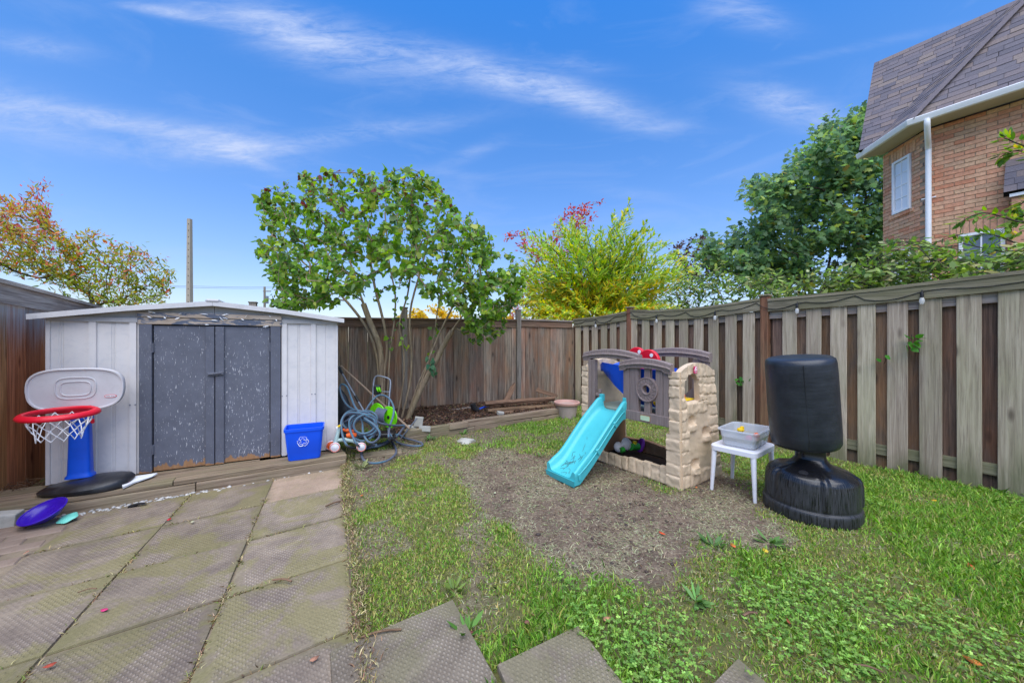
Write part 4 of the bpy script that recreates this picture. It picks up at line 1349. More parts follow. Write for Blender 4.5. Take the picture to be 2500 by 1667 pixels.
for (x, y, mt, lab, r_) in ((-.15, -.075, 'pink', "pink ball floating at the left side of the clear tub", .028), (.01, -.085, 'orange', "red-orange ball floating in the middle of the clear tub", .026)):
    q = MB().lathe([(0.001, -r_), (r_ * .7, -r_ * .7), (r_, 0), (r_ * .7, r_ * .7), (0.001, r_)], 16)
    q2 = Matrix.Rotation(rz(.76, .65), 4, 'Z') @ Vector((x, y, 0)) + Vector((2.055, 3.25, TH + .086))
    tag(q.obj("toy_ball", M[mt], None, True, 80, loc=q2), lab, "ball")
bl = MB().lathe([(0.001, -.025), (.018, -.018), (.025, 0), (.018, .018), (0.001, .025)], 14).obj("toy_ball", M['pink'], None, True, 80, loc=(G(1771, 1104).x, G(1771, 1104).y, .03))
tag(bl, "pink ball lying on the grass behind the white side table", "ball")

# ================================================================== PLAYHOUSE CLIMBER WITH SLIDE
PX, PY = Vector((-0.56, 0.828)), Vector((-0.828, -0.56))
PO = Vector((1.47, 3.219, 0))
ph = thing("playhouse", "tan stone-look toy climber playhouse with brown railings and a turquoise slide", "playhouse", PO, rz(PX.x, PX.y))


def hpanel(ulen, hmax, H, depth, hole, mp, res=0.0105):
    nu, nz = int(round(ulen / res)), int(round(hmax / res))
    us = np.linspace(0, ulen, nu + 1)
    Hs = np.array([H(u) for u in us])
    U = np.repeat(us[:, None], nz + 1, 1)
    Zf = np.repeat(np.linspace(0, 1, nz + 1)[None, :], nu + 1, 0)
    Zz = Zf * Hs[:, None]
    D = depth(U, Zz)
    uc = (U[:-1, :-1] + U[1:, 1:]) / 2
    zc_ = (Zz[:-1, :-1] + Zz[1:, 1:]) / 2
    keep = ~hole(uc, zc_)
    n1 = (nu + 1) * (nz + 1)
    ix = lambda i, j: i * (nz + 1) + j
    V = [mp(U[i, j], D[i, j], Zz[i, j], 0) for i in range(nu + 1) for j in range(nz + 1)]
    V += [mp(U[i, j], 0.0, Zz[i, j], 1) for i in range(nu + 1) for j in range(nz + 1)]
    F = []
    for i in range(nu):
        for j in range(nz):
            if not keep[i, j]: continue
            a, b_, c, d = ix(i, j), ix(i + 1, j), ix(i + 1, j + 1), ix(i, j + 1)
            F.append([a, b_, c, d])
            F.append([n1 + d, n1 + c, n1 + b_, n1 + a])
            if i == 0 or not keep[i - 1, j]: F.append([a, d, n1 + d, n1 + a])
            if i == nu - 1 or not keep[i + 1, j]: F.append([c, b_, n1 + b_, n1 + c])
            if j == 0 or not keep[i, j - 1]: F.append([b_, a, n1 + a, n1 + b_])
            if j == nz - 1 or not keep[i, j + 1]: F.append([d, c, n1 + c, n1 + d])
    used = sorted({v for f in F for v in f})
    rem = {v: k for k, v in enumerate(used)}
    b = MB()
    b.V = [Vector(V[v]) for v in used]
    b.F = [[rem[v] for v in f] for f in F]
    return b


def stones(U, Zz, rows, amp=0.011, w=0.0075, seed=0.0):
    """rows: (z0, z1, u0, u1, [inner joints]) -> raised stones with grooves between; 0 elsewhere"""
    D = np.zeros_like(U)
    for q, (z0, z1, u0, u1, js) in enumerate(rows):
        ed = [u0] + list(js) + [u1]
        for k in range(len(ed) - 1):
            a, c = ed[k], ed[k + 1]
            wob = 0.014 * (vnoise(U, Zz, 30, seed + q) - .5)
            d = np.minimum(np.minimum(U - a, c - U), np.minimum(Zz - z0, z1 - Zz)) + wob
            bulge = sstep(0.0, w * 1.6, d)
            h = (0.7 + 0.5 * _tab[(q * 7 + k * 3 + int(seed)) & 255, 3])
            D = np.where(d > 0, amp * h * bulge + bulge * 0.024 * (fbm(U, Zz, 16, 4, seed + q * 3.1 + k) - .5), D)
    return D


# right tower, outer face (u runs back along the side, z up)
def arch_side(u):
    return 1.03 + 0.075 * math.sin(math.pi * min(max(u / .62, 0), 1)) ** 0.7


rowsR = []
zs_ = [0.0, .115, .215, .325, .435, .50, .60, .70, .80, .90, .965]
for k in range(len(zs_) - 1):
    z0, z1 = zs_[k], zs_[k + 1]
    e = .085 + .02 * ((k * 37) % 5) / 5
    if z1 <= .51: e += .04
    rowsR.append((z0, z1, -.02, e if z1 < .76 or z0 > .75 else .09, []))
    e2 = .50 - .03 * ((k * 53) % 3) / 3
    if z0 >= .70: e2 = .42
    rowsR.append((z0, z1, e2, .68, []))
    if z0 >= .69: rowsR.append((z0 + .02, z1 + .012, .315, .42, []))
rowsR += [(.64, .755, .10, .47, [.20, .30, .39]), (.965, 1.12, -.02, .68, [.13, .24, .36, .48]), (0.0, .13, .15, .48, [.30])]
HOLDS = [(.19, .555), (.43, .43), (.22, .165), (.42, .20)]


def depth_side(U, Zz):
    D = 0.004 + 0.006 * (fbm(U * 1.0 + Zz * .7, Zz * 2.5, 9, 3, 4) - .5)
    S = stones(U, Zz, rowsR, .014, .008, 5)
    D = np.where(S > 0, S + .003, D)
    for (u0, z0) in HOLDS[:3]:
        du, dz = (U - u0) / .06, (Zz - (z0 + .035)) / .038
        hol = sstep(1.12, .80, (np.abs(du) ** 3 + np.abs(dz) ** 3) ** (1 / 3))
        D = D * (1 - hol) - .042 * hol
        du, dz = (U - u0) / .068, (Zz - (z0 - .032)) / .036
        led = sstep(1.15, .75, (np.abs(du) ** 3 + np.abs(dz) ** 3) ** (1 / 3))
        D = np.maximum(D, D + led * .026 * (1 + .3 * (fbm(U, Zz, 30, 3) - .5)))
    return D


def hole_side(u, z):
    top = .955 + .055 * np.sin(np.pi * np.clip((u - .09) / .22, 0, 1)) ** .6
    return (u > .065) & (u < .335) & (z > .755) & (z < top)


def tap(u, z):
    return u * (1 - .17 * min(z, 1.1) / 1.05)


def map_side(u, d, z, back):
    q = tap(u, z) + .014
    if back:
        return (0.05, -q, z)
    fl = .018 * (1 - z / 1.1)
    return (.012 - d - fl, -q, z)


hpanel(.66, 1.1, arch_side, depth_side, hole_side, map_side).obj("stone_wall", M['play_tan'], ph, True, 50)
# right tower, front return
rowsF = [(zs_[k], zs_[k + 1], -.01, .13, []) for k in range(len(zs_) - 1)] + [(.965, 1.1, -.01, .13, [])]


def map_front(u, d, z, back):
    fl = .018 * (1 - z / 1.1)
    x = u * (1.0 + (.35 if z < .48 else 0.0)) - fl
    if back: return (x + .012, -.045, z)
    return (x + .012, d - .006 + fl, z)


hpanel(.095, 1.03, lambda u: 1.03, lambda U, Z: np.where(stones(U, Z, rowsF, .012, .008, 11) > 0, stones(U, Z, rowsF, .012, .008, 11), 0.0), lambda u, z: np.zeros(u.shape, bool), map_front).obj("stone_column", M['play_tan'], ph, True, 50)
MB().bx(.013, .10, -.04, -.008, 1.0, 1.028, .008).obj("column_cap", M['play_tan'], ph)
# left tower: wall along the far side, facing inward, and its front return
hpanel(.66, 1.1, arch_side, lambda U, Z: stones(U, Z, [(.90, 1.12, -.02, .68, [.15, .27, .39, .5])], .012, .008, 21) + .002, lambda u, z: np.zeros(u.shape, bool),
       lambda u, d, z, back: (1.10 - (d if not back else -.05), -tap(u, z) - .014, z), .014).obj("stone_wall", M['play_tan'], ph, True, 50)
hpanel(.09, 1.02, lambda u: 1.02, lambda U, Z: stones(U, Z, rowsF, .012, .008, 31), lambda u, z: np.zeros(u.shape, bool),
       lambda u, d, z, back: (1.105 + u, (d - .004) if not back else -.045, z), .0105).obj("stone_column", M['play_tan'], ph, True, 50)
MB().bx(1.065, 1.088, -.60, -.02, .02, .54, .008).obj("lower_panel", M['play_tan_shaded'], ph)
MB().bx(.96, 1.062, -.10, -.03, .02, .56, .015, 2).obj("stone_column", M['play_tan_shaded'], ph)

# low stone border of the sand box
def Hf(u):
    k_ = [0, .10, .19, .275, .36, .45, .535, .62, .71, .80, .89, .97, 9]
    h_ = [.158, .148, .152, .138, .142, .128, .118, .122, .112, .118, .108, .112]
    for i_ in range(12):
        if u < k_[i_ + 1]: return h_[i_]
    return .11


rowsL = [(0.0, .20, -.02, 1.1, [.10, .19, .275, .36, .45, .535, .62, .71, .80, .89, .97])]
hpanel(.96, .16, Hf, lambda U, Z: stones(U, Z, rowsL, .011, .008, 41), lambda u, z: np.zeros(u.shape, bool),
       lambda u, d, z, back: (.118 + u, (d - .018) if not back else -.055, z), .0105).obj("stone_border", M['play_tan'], ph, True, 50)
hpanel(.96, .17, lambda u: .17 - .02 * (0.5 + .5 * math.cos(u * 14)), lambda U, Z: stones(U, Z, rowsL, .01, .008, 47), lambda u, z: np.zeros(u.shape, bool),
       lambda u, d, z, back: (.118 + u, (-.60 + d) if not back else -.645, z), .014).obj("stone_border", M['play_tan_shaded'], ph, True, 50)
MB().bx(.06, 1.06, -.598, -.056, -.01, .035).obj("sand_bed", M['soil'], ph)
MB().bx(.055, 1.08, -.60, -.045, .565, .60, .006).obj("deck", M['deck_green'], ph)


# brown front panel
def planks(lst, y0, y1, name="plank"):
    for (x0, x1, z0, z1) in lst:
        MB().bx(0, x1 - x0, y0, y1, 0, z1 - z0, .006, 2).obj(name, M['play_brown'], ph, loc=(x0, 0, z0))


planks([(.108, .164, .545, 1.06), (.168, .243, .545, 1.06), (.243, .303, .545, .605), (.303, .366, .62, .80), (.303, .366, .89, 1.06), (.43, .53, .545, 1.06), (.534, .612, .545, 1.06)], -.035, .006)
planks([(.243, .30, .74, .90), (.366, .432, .74, .90)], -.035, .002, "filler_block")
planks([(.10, .622, .53, .622)], -.045, .016, "bottom_board")
MB().prism([(p.x, p.y) for p in rrect(.10, .045, .008, 0)], 0, .003, XZ).obj("label_plate", M['label_green'], ph, loc=(.345, .019, .573))
MB().prism([(p.x, p.y) for p in rrect(.112, .056, .01, 0)], 0, .0015, XZ).obj("label_rim", M['play_tan_shaded'], ph, loc=(.345, .0165, .573))
wh = thing  # (keeps helper visible)
wc = Vector((.333, .006, .845))
Mw = Matrix.Translation(wc) @ Matrix.Rotation(R(-90), 4, 'X')
wb = MB().lathe([(.036, -.004), (.036, .014), (.042, .02), (.05, .02), (.054, .012), (.10, .010), (.106, .016), (.116, .015), (.118, .0), (.118, -.01)], 64, M=Mw, cap=False).obj("sun_wheel", M['play_brown'], ph, True, 40)
ry = MB()
for k in range(16):
    a = 2 * math.pi * k / 16
    da = math.pi / 16 * .8
    for s_ in (1, -1):
        if k % 2 and s_ > 0: continue
        p0 = Vector((.066 * math.cos(a + s_ * da), .066 * math.sin(a + s_ * da), .0125)); p1 = Vector((.098 * math.cos(a), .098 * math.sin(a), .0125))
        ry.tube([Mw @ p0, Mw @ p1], .0028, 5)
ry.obj("sun_ray", M['play_brown'], wb)
MB().lathe([(.112, -.035), (.112, .002), (.04, .002), (.04, -.035)], 48, M=Mw, cap=False).obj("wheel_backing", M['play_brown'], ph, True, 40)


def beam(x0, x1, y, z0, rise, name="arched_beam", hgt=.085):
    rings = []
    n = 18
    for k in range(n + 1):
        t = k / n
        x = x0 + (x1 - x0) * t
        a = rise * math.sin(math.pi * t) ** .8
        lo = .5 * a + (.018 * (1 if .12 < t < .88 else 0) - .004)
        zz = z0
        rings.append([Vector((x, y - .03, zz + lo)), Vector((x, y + .03, zz + lo)), Vector((x, y + .03, zz + lo + hgt * .28)), Vector((x, y + .043, zz + a * .75 + hgt * .42)), Vector((x, y + .045, zz + a * .8 + hgt * .52)),
                      Vector((x, y + .033, zz + a * .85 + hgt * .6)), Vector((x, y + .03, zz + a + hgt * .92)), Vector((x, y + .02, zz + a + hgt)), Vector((x, y - .02, zz + a + hgt)), Vector((x, y - .03, zz + a + hgt * .9)), Vector((x, y - .03, zz + hgt * .3 + lo))])
    return MB().loft(rings).obj(name, M['play_brown'], ph, True, 35)


beam(.075, .64, .0, 1.01, .045)
beam(.44, 1.19, -.04, 1.085, .05)
beam(.07, .82, -.64, 1.10, .05)
planks([(1.012, 1.058, .56, 1.10), (1.060, 1.108, .56, 1.10)], -.06, -.006, "rail_post")
MB().bx(.94, 1.011, -.055, -.015, .70, .735, .008).tube([(.955, -.035, .74), (.955, -.035, .78)], .02, 10).obj("rail_bracket", M['play_brown'], ph)
planks([(.085, .15, .60, 1.12), (.155, .25, .60, 1.12), (.74, .80, .60, 1.12)], -.655, -.625, "rail_post")
planks([(.25, .74, .60, .70)], -.65, -.63, "bottom_board")
MB().prism([(0, 0), (.13, .0), (.0, .12)], 0, .02, XZ).obj("corner_brace", M['play_brown'], ph, loc=(.25, -.66, .71))
# blue chute inside
rings = []
for (x, w, zr, zb) in [(1.05, .12, 1.04, .96), (.98, .17, 1.07, .925), (.84, .2, 1.06, .82), (.66, .21, 1.05, .70), (.50, .19, 1.03, .665), (.30, .18, 1.03, .655)]:
    rings.append([Vector((x, -.26 - w, zr)), Vector((x, -.26 - w * .95, zr - .07)), Vector((x, -.26 - w * .6, zb)), Vector((x, -.26 + w * .6, zb)), Vector((x, -.26 + w * .95, zr - .075)), Vector((x, -.26 + w, zr)), Vector((x, -.26 + w * .9, zr)), Vector((x, -.26 + w * .5, zb + .03)), Vector((x, -.26 - w * .5, zb + .03)), Vector((x, -.26 - w * .9, zr))])
MB().loft(rings).obj("blue_chute", M['blue_plastic'], ph, True, 35)
# red discs on top
for (x, y, z, r_) in ((.46, -.20, 1.095, .125), (.64, -.25, 1.125, .115)):
    Md = Matrix.Translation((x, y, z)) @ Matrix.Rotation(R(-90), 4, 'X')
    dd = MB().lathe([(0.001, -.02), (r_ * .94, -.02), (r_, -.012), (r_, .012), (r_ * .94, .02), (0.001, .02)], 48, M=Md).obj("red_disc", M['red_plastic'], ph, True, 40)
    MB().lathe([(.019, 0), (.019, .0025), (0.001, .0025)], 20, M=Matrix.Translation((x - .045, y + .0215, z + .068)) @ Matrix.Rotation(R(-90), 4, 'X')).obj("white_dot", M['white_print'], dd)
# yellow lever toy beside the window
MB().bx(.07, .30, -.36, -.12, .745, .765, .008).obj("yellow_tray", M['yellow'], ph)
MB().lathe([(.03, 0), (.034, .03), (.02, .05), (0.001, .052)], 16, (.10, -.13, .765)).obj("yellow_knob", M['yellow'], ph, True)
MB().lathe([(.014, 0), (.014, .045), (0.001, .05)], 12, (.09, -.20, .765)).obj("orange_peg", M['orange'], ph, True)
MB().tube([(.26, -.12, .60), (.26, -.12, .70), (.30, -.12, .72), (.34, -.12, .70)], .022, 10).obj("yellow_handle", M['yellow'], ph, True)
# maker's sticker on the arch
Ms = Matrix(((0, 0, -1, 0), (-1, 0, 0, 0), (0, 1, 0, 0), (0, 0, 0, 1)))
st = MB().prism([(p.x, p.y) for p in rrect(.052, .064, .008, 0)], 0, .003, Ms).obj("sticker", M['logo_pink'], ph, loc=(-.0185, -.205, 1.045))
fg = MB()
for pts in ([(-.016, -.008), (.002, .026), (.014, .026), (.014, -.008)], ):
    fg.tube([Ms @ Vector((x, y, .004)) for (x, y) in pts], .003, 5)
fg.tube([Ms @ Vector((x, y, .004)) for (x, y) in [(-.018, -.006), (.018, -.006)]], .003, 5)
fg.obj("sticker_figure", M['white_print'], st)
text_mesh("sticker_text", "STEP2", .014, M['white_print'], st, (-.004, 0, -.022), (R(90), 0, R(-90)), .0003)

# the slide
N_ = 40
prof_ = []
for k in range(N_ + 1):
    t = k / N_
    y = -.01 + t * .735
    if t < .08: z = .585
    else:
        q = (t - .08) / .92
        z = .585 - .52 * (q ** 1.25 * 1.28 - .28 * q ** 5.0) if q < 1 else .065
        z = max(z, .085 - .02 * q)
    prof_.append((y, z))
sx0, sx1 = .575, .925
rings = []
for k, (y, z) in enumerate(prof_):
    t = k / N_
    w = .012 * math.sin(math.pi * min(t * 1.2, 1))
    fl = .015 * sstep(.75, 1.0, t)
    lo, hi = sx0 - w - fl, sx1 + w + fl
    rh = .085 + .035 * math.exp(-(t / .12) ** 2) - .02 * float(sstep(.9, 1.0, t))
    sk = .06 + .02 * t
    zb = max(z - sk, .012) if t < .97 else .012
    rings.append([Vector((lo, y, zb)), Vector((lo - .004, y, z + .02)), Vector((lo - .006, y, z + rh - .012)), Vector((lo + .004, y, z + rh)), Vector((lo + .026, y, z + rh)), Vector((lo + .036, y, z + rh - .012)), Vector((lo + .044, y, z + .035)),
                  Vector((lo + .06, y, z + .008)), Vector((lo + .09, y, z)), Vector((hi - .09, y, z)), Vector((hi - .06, y, z + .008)), Vector((hi - .044, y, z + .035)), Vector((hi - .036, y, z + rh - .012)), Vector((hi - .026, y, z + rh)), Vector((hi - .004, y, z + rh)),
                  Vector((hi + .006, y, z + rh - .012)), Vector((hi + .004, y, z + .02)), Vector((hi, y, zb))])
sl = MB().loft(rings).obj("slide", M['turquoise'], ph, True, 50)
for x in (sx0 + .02, sx1 - .02):
    MB().bx(x - .022, x + .022, -.03, .012, .66, .735, .006, 2).obj("slide_hook", M['turquoise'], sl)
# outer rib and clips on the near flank
rib = [Vector((sx0 - .012 - .012 * math.sin(math.pi * min(k / N_ * 1.2, 1)), y, z + .022)) for k, (y, z) in enumerate(prof_)][3:-2]
MB().tube(rib, .006, 6).obj("flank_rib", M['turquoise'], sl, True)
for k in (11, 24, 37):
    y, z = prof_[k]
    MB().box((sx0 - .02, y, z + .005), (.018, .028, .06), .005, (R(-38 if k < 30 else -12), 0, 0)).obj("clip", M['turquoise'], sl)
lp_ = MB().loft([[Vector((sx0 - .02, .728, .0)), Vector((sx1 + .02, .728, .0)), Vector((sx1 + .022, .742, .06)), Vector((sx0 - .022, .742, .06))], [Vector((sx0 + .02, .69, .0)), Vector((sx1 - .02, .69, .0)), Vector((sx1 - .02, .70, .05)), Vector((sx0 + .02, .70, .05))]])
lp_.obj("slide_lip", M['turquoise'], sl)
# scraps of dry twig lying in the slide's foot: part of the clutter
tw = MB()
Mp = Matrix.Translation(PO) @ Matrix.Rotation(rz(PX.x, PX.y), 4, 'Z')
for _ in range(34):
    k = int(min(N_ - 2, max(20, random.gauss(33, 4))))
    y, z = prof_[k]
    slope = (prof_[k + 1][1] - z) / (prof_[k + 1][0] - y)
    x = random.uniform(sx0 + .10, sx1 - .10)
    d = Vector((random.uniform(-1, 1), random.uniform(-1, 1), 0)).normalized() * random.uniform(.01, .035)
    d.z = d.y * slope
    p = Vector((x, y, z + .003))
    tw.tube([Mp @ (p - d), Mp @ (p + d * .2 + Vector((0, 0, .002))), Mp @ (p + d)], [.0011, .0013, .0007], 3)
tag(tw.obj("twig_litter", M['bark_dark']), "scattered dry twigs in the foot of the turquoise slide", "twigs", None, 'stuff')

# toy in the sand box
ty = thing("sand_toy", "translucent bone-shaped toy with a green neck and a purple ring in the sandbox", "sand toy", Mp @ Vector((.84, -.33, .05)), R(25))
bo = MB()
bo.lathe([(0.001, -.04), (.045, -.03), (.06, 0), (.045, .03), (0.001, .04)], 20, M=Matrix.Translation((-.11, 0, .09)) @ Matrix.Rotation(R(70), 4, 'X'))
bo.lathe([(0.001, -.04), (.05, -.03), (.068, 0), (.05, .03), (0.001, .04)], 20, M=Matrix.Translation((.0, 0, .115)) @ Matrix.Rotation(R(70), 4, 'X'))
bo.tube([(-.1, 0, .09), (-.05, 0, .10), (0, 0, .11)], [.045, .03, .045], 14)
bo.obj("bone_body", M['gray_plastic'], ty, True, 60)
MB().tube([(.03, -.03, .085), (.09, -.02, .075), (.15, -.02, .07)], [.04, .036, .04], 12).obj("green_neck", M['green_plastic'], ty, True)
MB().tube([(-.13, -.055, .07), (-.09, -.06, .08)], [.03, .03], 10).obj("green_end", M['green_plastic'], ty, True)
MB().tube([Vector((.19 + .02 * math.sin(a), -.02 + .045 * math.cos(a) * .6, .08 + .058 * math.sin(a))) for a in np.linspace(0, 2 * math.pi, 25)[:-1]], .022, 10, closed=True).obj("purple_ring", M['violet'], ty, True)
MB().lathe([(.022, 0), (.022, .03), (0.001, .035)], 12, (.10, -.02, .105)).obj("yellow_cap", M['yellow'], ty, True)

# ================================================================== PLANTING BED
bed = thing("bed_border", "two-course timber border along the front of the planting bed", "border", (BED0.x, BED0.y, 0), rz(BEDX.x, BEDX.y))
for (s0, s1, y0, z0, z1, ry_) in [(0.0, 1.02, 0, -.03, .062, 0), (1.025, 2.05, .01, -.03, .066, 0), (2.055, 2.95, 0.005, -.03, .064, 0),
                                  (0.0, .62, -.002, .064, .142, .004), (.612, .90, -.02, .070, .150, -.006), (.86, 2.98, .012, .068, .155, -.004)]:
    MB().bx(0, s1 - s0, 0, .095, 0, z1 - z0, .008, 2).obj("timber", M['timber'], bed, loc=(s0, y0, z0), rot=(0, ry_, random.uniform(-.004, .004)))


def bedpt(px, py, z=.12):
    p = G(px, py, z)
    p.z = gzf(p.x, p.y)
    return p


pot = thing("planter_pot", "dusty pink-rimmed ribbed planter pot standing at the corner of the bed by the playhouse", "planter", bedpt(1384, 1001) + Vector((0, 0, -.012)))
MB().lathe([(0, 0), (.135, 0), (.145, .01), (.150, .03), (.185, .225), (.187, .24), (.16, .24), (.15, .2), (.0, .19)], 72, fn=lambda r, z, a: r * (1 + (.012 * math.cos(24 * a) if .03 < z < .22 else 0))).obj("pot", M['pot_body'], pot, True, 50)
MB().lathe([(.186, .222), (.214, .235), (.222, .255), (.222, .275), (.212, .285), (.195, .283), (.182, .25), (.17, .22)], 64, cap=False).obj("rim", M['pot_rim'], pot, True, 40)

logs = [((1183, 986), (1352, 972), .055, .17, 'log of rotten split wood lying topmost on the pile in the bed'),
        ((1190, 1003), (1350, 990), .045, .13, 'rotten log at the back of the wood pile under the topmost log'),
        ((1207, 1008), (1340, 1000), .035, .08, 'thin rotten log lying lowest on the soil in front of the pile')]
for (a, c, r_, dz, lab) in logs:
    A, C_ = bedpt(*a), bedpt(*c)
    Yc = None
    A = P(a[0], a[1], 6.05 + (r_ - .04) * 5); C_ = P(c[0], c[1], 6.75)
    L = (C_ - A).length
    t = thing("rotten_log", lab, "log", A, rz((C_ - A).x, (C_ - A).y), group="rotten logs piled in the bed")
    t.rotation_euler[1] = -math.asin((C_ - A).z / L)
    rg = []
    n = 14
    for k in range(n + 1):
        u = L * k / n
        ring = []
        for q in range(12):
            a_ = 2 * math.pi * q / 12
            rr = r_ * (1 + .28 * (float(vnoise(a_ * 2.2 + 10, u * 1.3, 1.0, r_ * 100)) - .5) * 2 + .12 * random.uniform(-1, 1)) * (.9 if k in (0, n) else 1)
            ring.append(Vector((u, rr * math.cos(a_), rr * .75 * math.sin(a_))))
        rg.append(ring)
    MB().loft(rg).obj("log", M['rotten'], t)
A, B_ = P(1232, 980, 6.55), P(1256, 936, 6.85)
for (A, B_, w, lab) in ((P(1228, 990, 6.4), P(1258, 936, 6.85), .10, "splintered gray board leaning upright on the back fence behind the log pile"),
                        (P(1310, 951, 6.9), P(1362, 968, 6.8), .07, "dark split board propped between the back fence and the planter pot")):
    d = B_ - A
    t = thing("scrap_board", lab, "board", A, 0)
    t.rotation_mode = 'QUATERNION'
    t.rotation_quaternion = Vector((1, 0, 0)).rotation_difference(d.normalized())
    MB().prism([(0, -w / 2), (d.length * .6, -w / 2), (d.length * .97, -w * .1), (d.length, w * .3), (d.length * .8, w / 2), (d.length * .3, w * .45), (0, w / 2)], -.014, .014, Matrix.Rotation(R(70), 4, 'X')).obj("board", M['rotten'], t)
# black pipe with a blue cord
bp = thing("pipe_piece", "black plastic elbow pipe with a blue rod lying on the bed soil", "pipe", P(1158, 1000, 6.1), R(20))
MB().tube([(-.03, 0, .10), (-.01, 0, .04), (.04, 0, 0), (.07, 0, -.01)], [.05, .052, .05, .046], 14).obj("elbow", M['black_plastic'], bp, True)
MB().tube([(.06, 0, .0), (.18, .03, .03), (.32, .05, .05)], .014, 8).obj("rod", M['blue_plastic'], bp, True)
for (px, py, d, rot, lab, z) in [(1222, 1009, (.12, .07, .055), (.3, .2, .5), "gray paving chunk lying in front of the log pile", .03),
                                 (1022, 1029, (.11, .05, .13), (.1, .15, .3), "upright gray concrete chunk at the left end of the bed border, tallest of its three", .155),
                                 (1037, 1046, (.15, .07, .065), (.0, .1, .25), "flat gray concrete chunk at the left end of the bed border, right of its three", .155),
                                 (1005, 1048, (.12, .06, .08), (.35, .3, .5), "tilted pale concrete chunk at the left end of the bed border, left of its three", .15)]:
    p = P(px, py, 4.95 if px < 1100 else 6.0)
    p.z = max(p.z, gzf(p.x, p.y) + d[2] * .4)
    V, F = boxgeo(d[0], d[1], d[2], .01, 2)
    b = MB().add([v * (1 + random.uniform(-.05, .05)) for v in V], F)
    tag(b.obj("concrete_chunk", M['concrete'], None, loc=p, rot=rot), lab, "concrete chunk", "broken concrete chunks by the bed")
A, B_ = P(998, 1022, 5.75), P(1155, 999, 6.35)
eb = MB().bx(0, (B_ - A).length, -.02, .02, -.05, .05, .005).obj("edging_board", M['rail_gray'], None, loc=A, rot=(0, -math.asin((B_ - A).z / (B_ - A).length), rz((B_ - A).x, (B_ - A).y)))
tag(eb, "gray edging board lying at the foot of the back fence", "board")
sv = MB().lathe([(0.001, -.02), (.08, -.015), (.11, .0), (.09, .03), (.04, .045), (0.001, .05)], 14, fn=lambda r, z, a: r * (1 + .3 * math.sin(3 * a + z * 40) + .15 * math.sin(7 * a)))
p = G(1137, 1079); p.z = gzf(p.x, p.y)
tag(sv.obj("flat_stone", M['concrete'], None, True, 40, loc=p), "flat gray stone lying on the soil in front of the bed border", "stone")

# white pebbles along the step
pv, pf, pc = [], [], []
iv, if_ = [], []
bmp = bmesh.new(); bmesh.ops.create_icosphere(bmp, subdivisions=1, radius=1.0)
bmp.verts.ensure_lookup_table()
iv = np.array([v.co[:] for v in bmp.verts]); if_ = np.array([[v.index for v in f.verts] for f in bmp.faces]); bmp.free()
n0 = 0
for k in range(150):
    s_ = random.uniform(-.1, 1.0) if k < 125 else random.uniform(-.3, 1.9)
    q = PF0 + PFX * s_ - PFN * (abs(random.gauss(0.0, .035)) + .012 + (.05 * random.random() if s_ < .35 else 0))
    r_ = random.uniform(.006, .017)
    sc_ = np.array([r_ * random.uniform(.8, 1.4), r_ * random.uniform(.7, 1.1), r_ * .55])
    a = random.uniform(0, 6.28)
    v = iv * sc_
    v = np.stack([v[:, 0] * math.cos(a) - v[:, 1] * math.sin(a), v[:, 0] * math.sin(a) + v[:, 1] * math.cos(a), v[:, 2]], -1) + np.array([q.x, q.y, .002 + r_ * .3])
    pv.append(v); pf.append(if_ + n0); n0 += len(iv)
    g_ = random.uniform(.28, .55)
    pc.append(np.tile([g_, g_ * .95, g_ * .88], (len(iv), 1)))
tag(obj("pebbles", np_mesh("pebbles", np.concatenate(pv), np.concatenate(pf), M['pebble'], np.concatenate(pc), True)), "strip of white pebbles along the foot of the timber step", None, None, 'stuff')

# ================================================================== STRING LIGHTS
sl_ = thing("string_lights", "black string light cable with clear bulbs along the mossy cap of the right fence", "string lights", FR0, rz(FRX.x, FRX.y))
cpts = []
hang = [-.9, -.25, .566, 1.05, 1.56, 2.0, 2.515, 2.95, 3.437, 3.95, 4.35, 4.75, 5.1, 5.4]
for k in range(len(hang) - 1):
    a, c = hang[k], hang[k + 1]
    for t in np.linspace(0, 1, 7)[:-1]:
        s_ = a + (c - a) * t
        cpts.append((s_, .072, capR(s_) - .055 - .05 * math.sin(math.pi * t) * (1 if c - a > .4 else .3) + .03 * (k % 2)))
MB().tube(cpts, .004, 6).obj("cable", M['black_rubber'], sl_, True)
for s_ in (-.25, .566, 1.56, 2.515, 3.437, 4.75):
    z = capR(s_) - .06
    sk = MB().lathe([(.008, .0), (.012, -.01), (.013, -.05), (.0125, -.055)], 12, (0, .085, 0)).obj("socket", M['black_rubber'], sl_, True, loc=(s_, 0, z))
    MB().lathe([(.0125, -.055), (.019, -.075), (.02, -.095), (.012, -.115), (.001, -.118)], 14, (0, .085, 0)).obj("bulb", M['bulb'], sk, True)
    MB().tube([(0, .072, .02), (0, .08, .0)], .004, 5).obj("hook", M['black_rubber'], sk)

# ================================================================== NEIGHBOUR'S HOUSE
W0 = Vector((7.84, 7.0)); D1 = Vector((.584, -.811)).normalized(); N1 = Vector((-D1.y * -1, 0))  # placeholder, set below
N1 = Vector((D1.y, -D1.x))          # outward, toward the yard (-.811,-.584)
D2 = Vector((.19, .982)).normalized(); N2 = Vector((-D2.y, D2.x))
ZE = 5.42
house = thing("brick_house", "two-storey orange brick house with a steep gray shingle roof behind the right fence", "house", (W0.x, W0.y, 0))


def hl(p, z):
    return Vector((p.x - W0.x, p.y - W0.y, z))


W1 = W0 + D1 * 2.6
We = W0 + D2 * 1.0
D3 = Vector((.8, .6)); N3 = Vector((-.6, .8))
Wf = We + D3 * 3.0
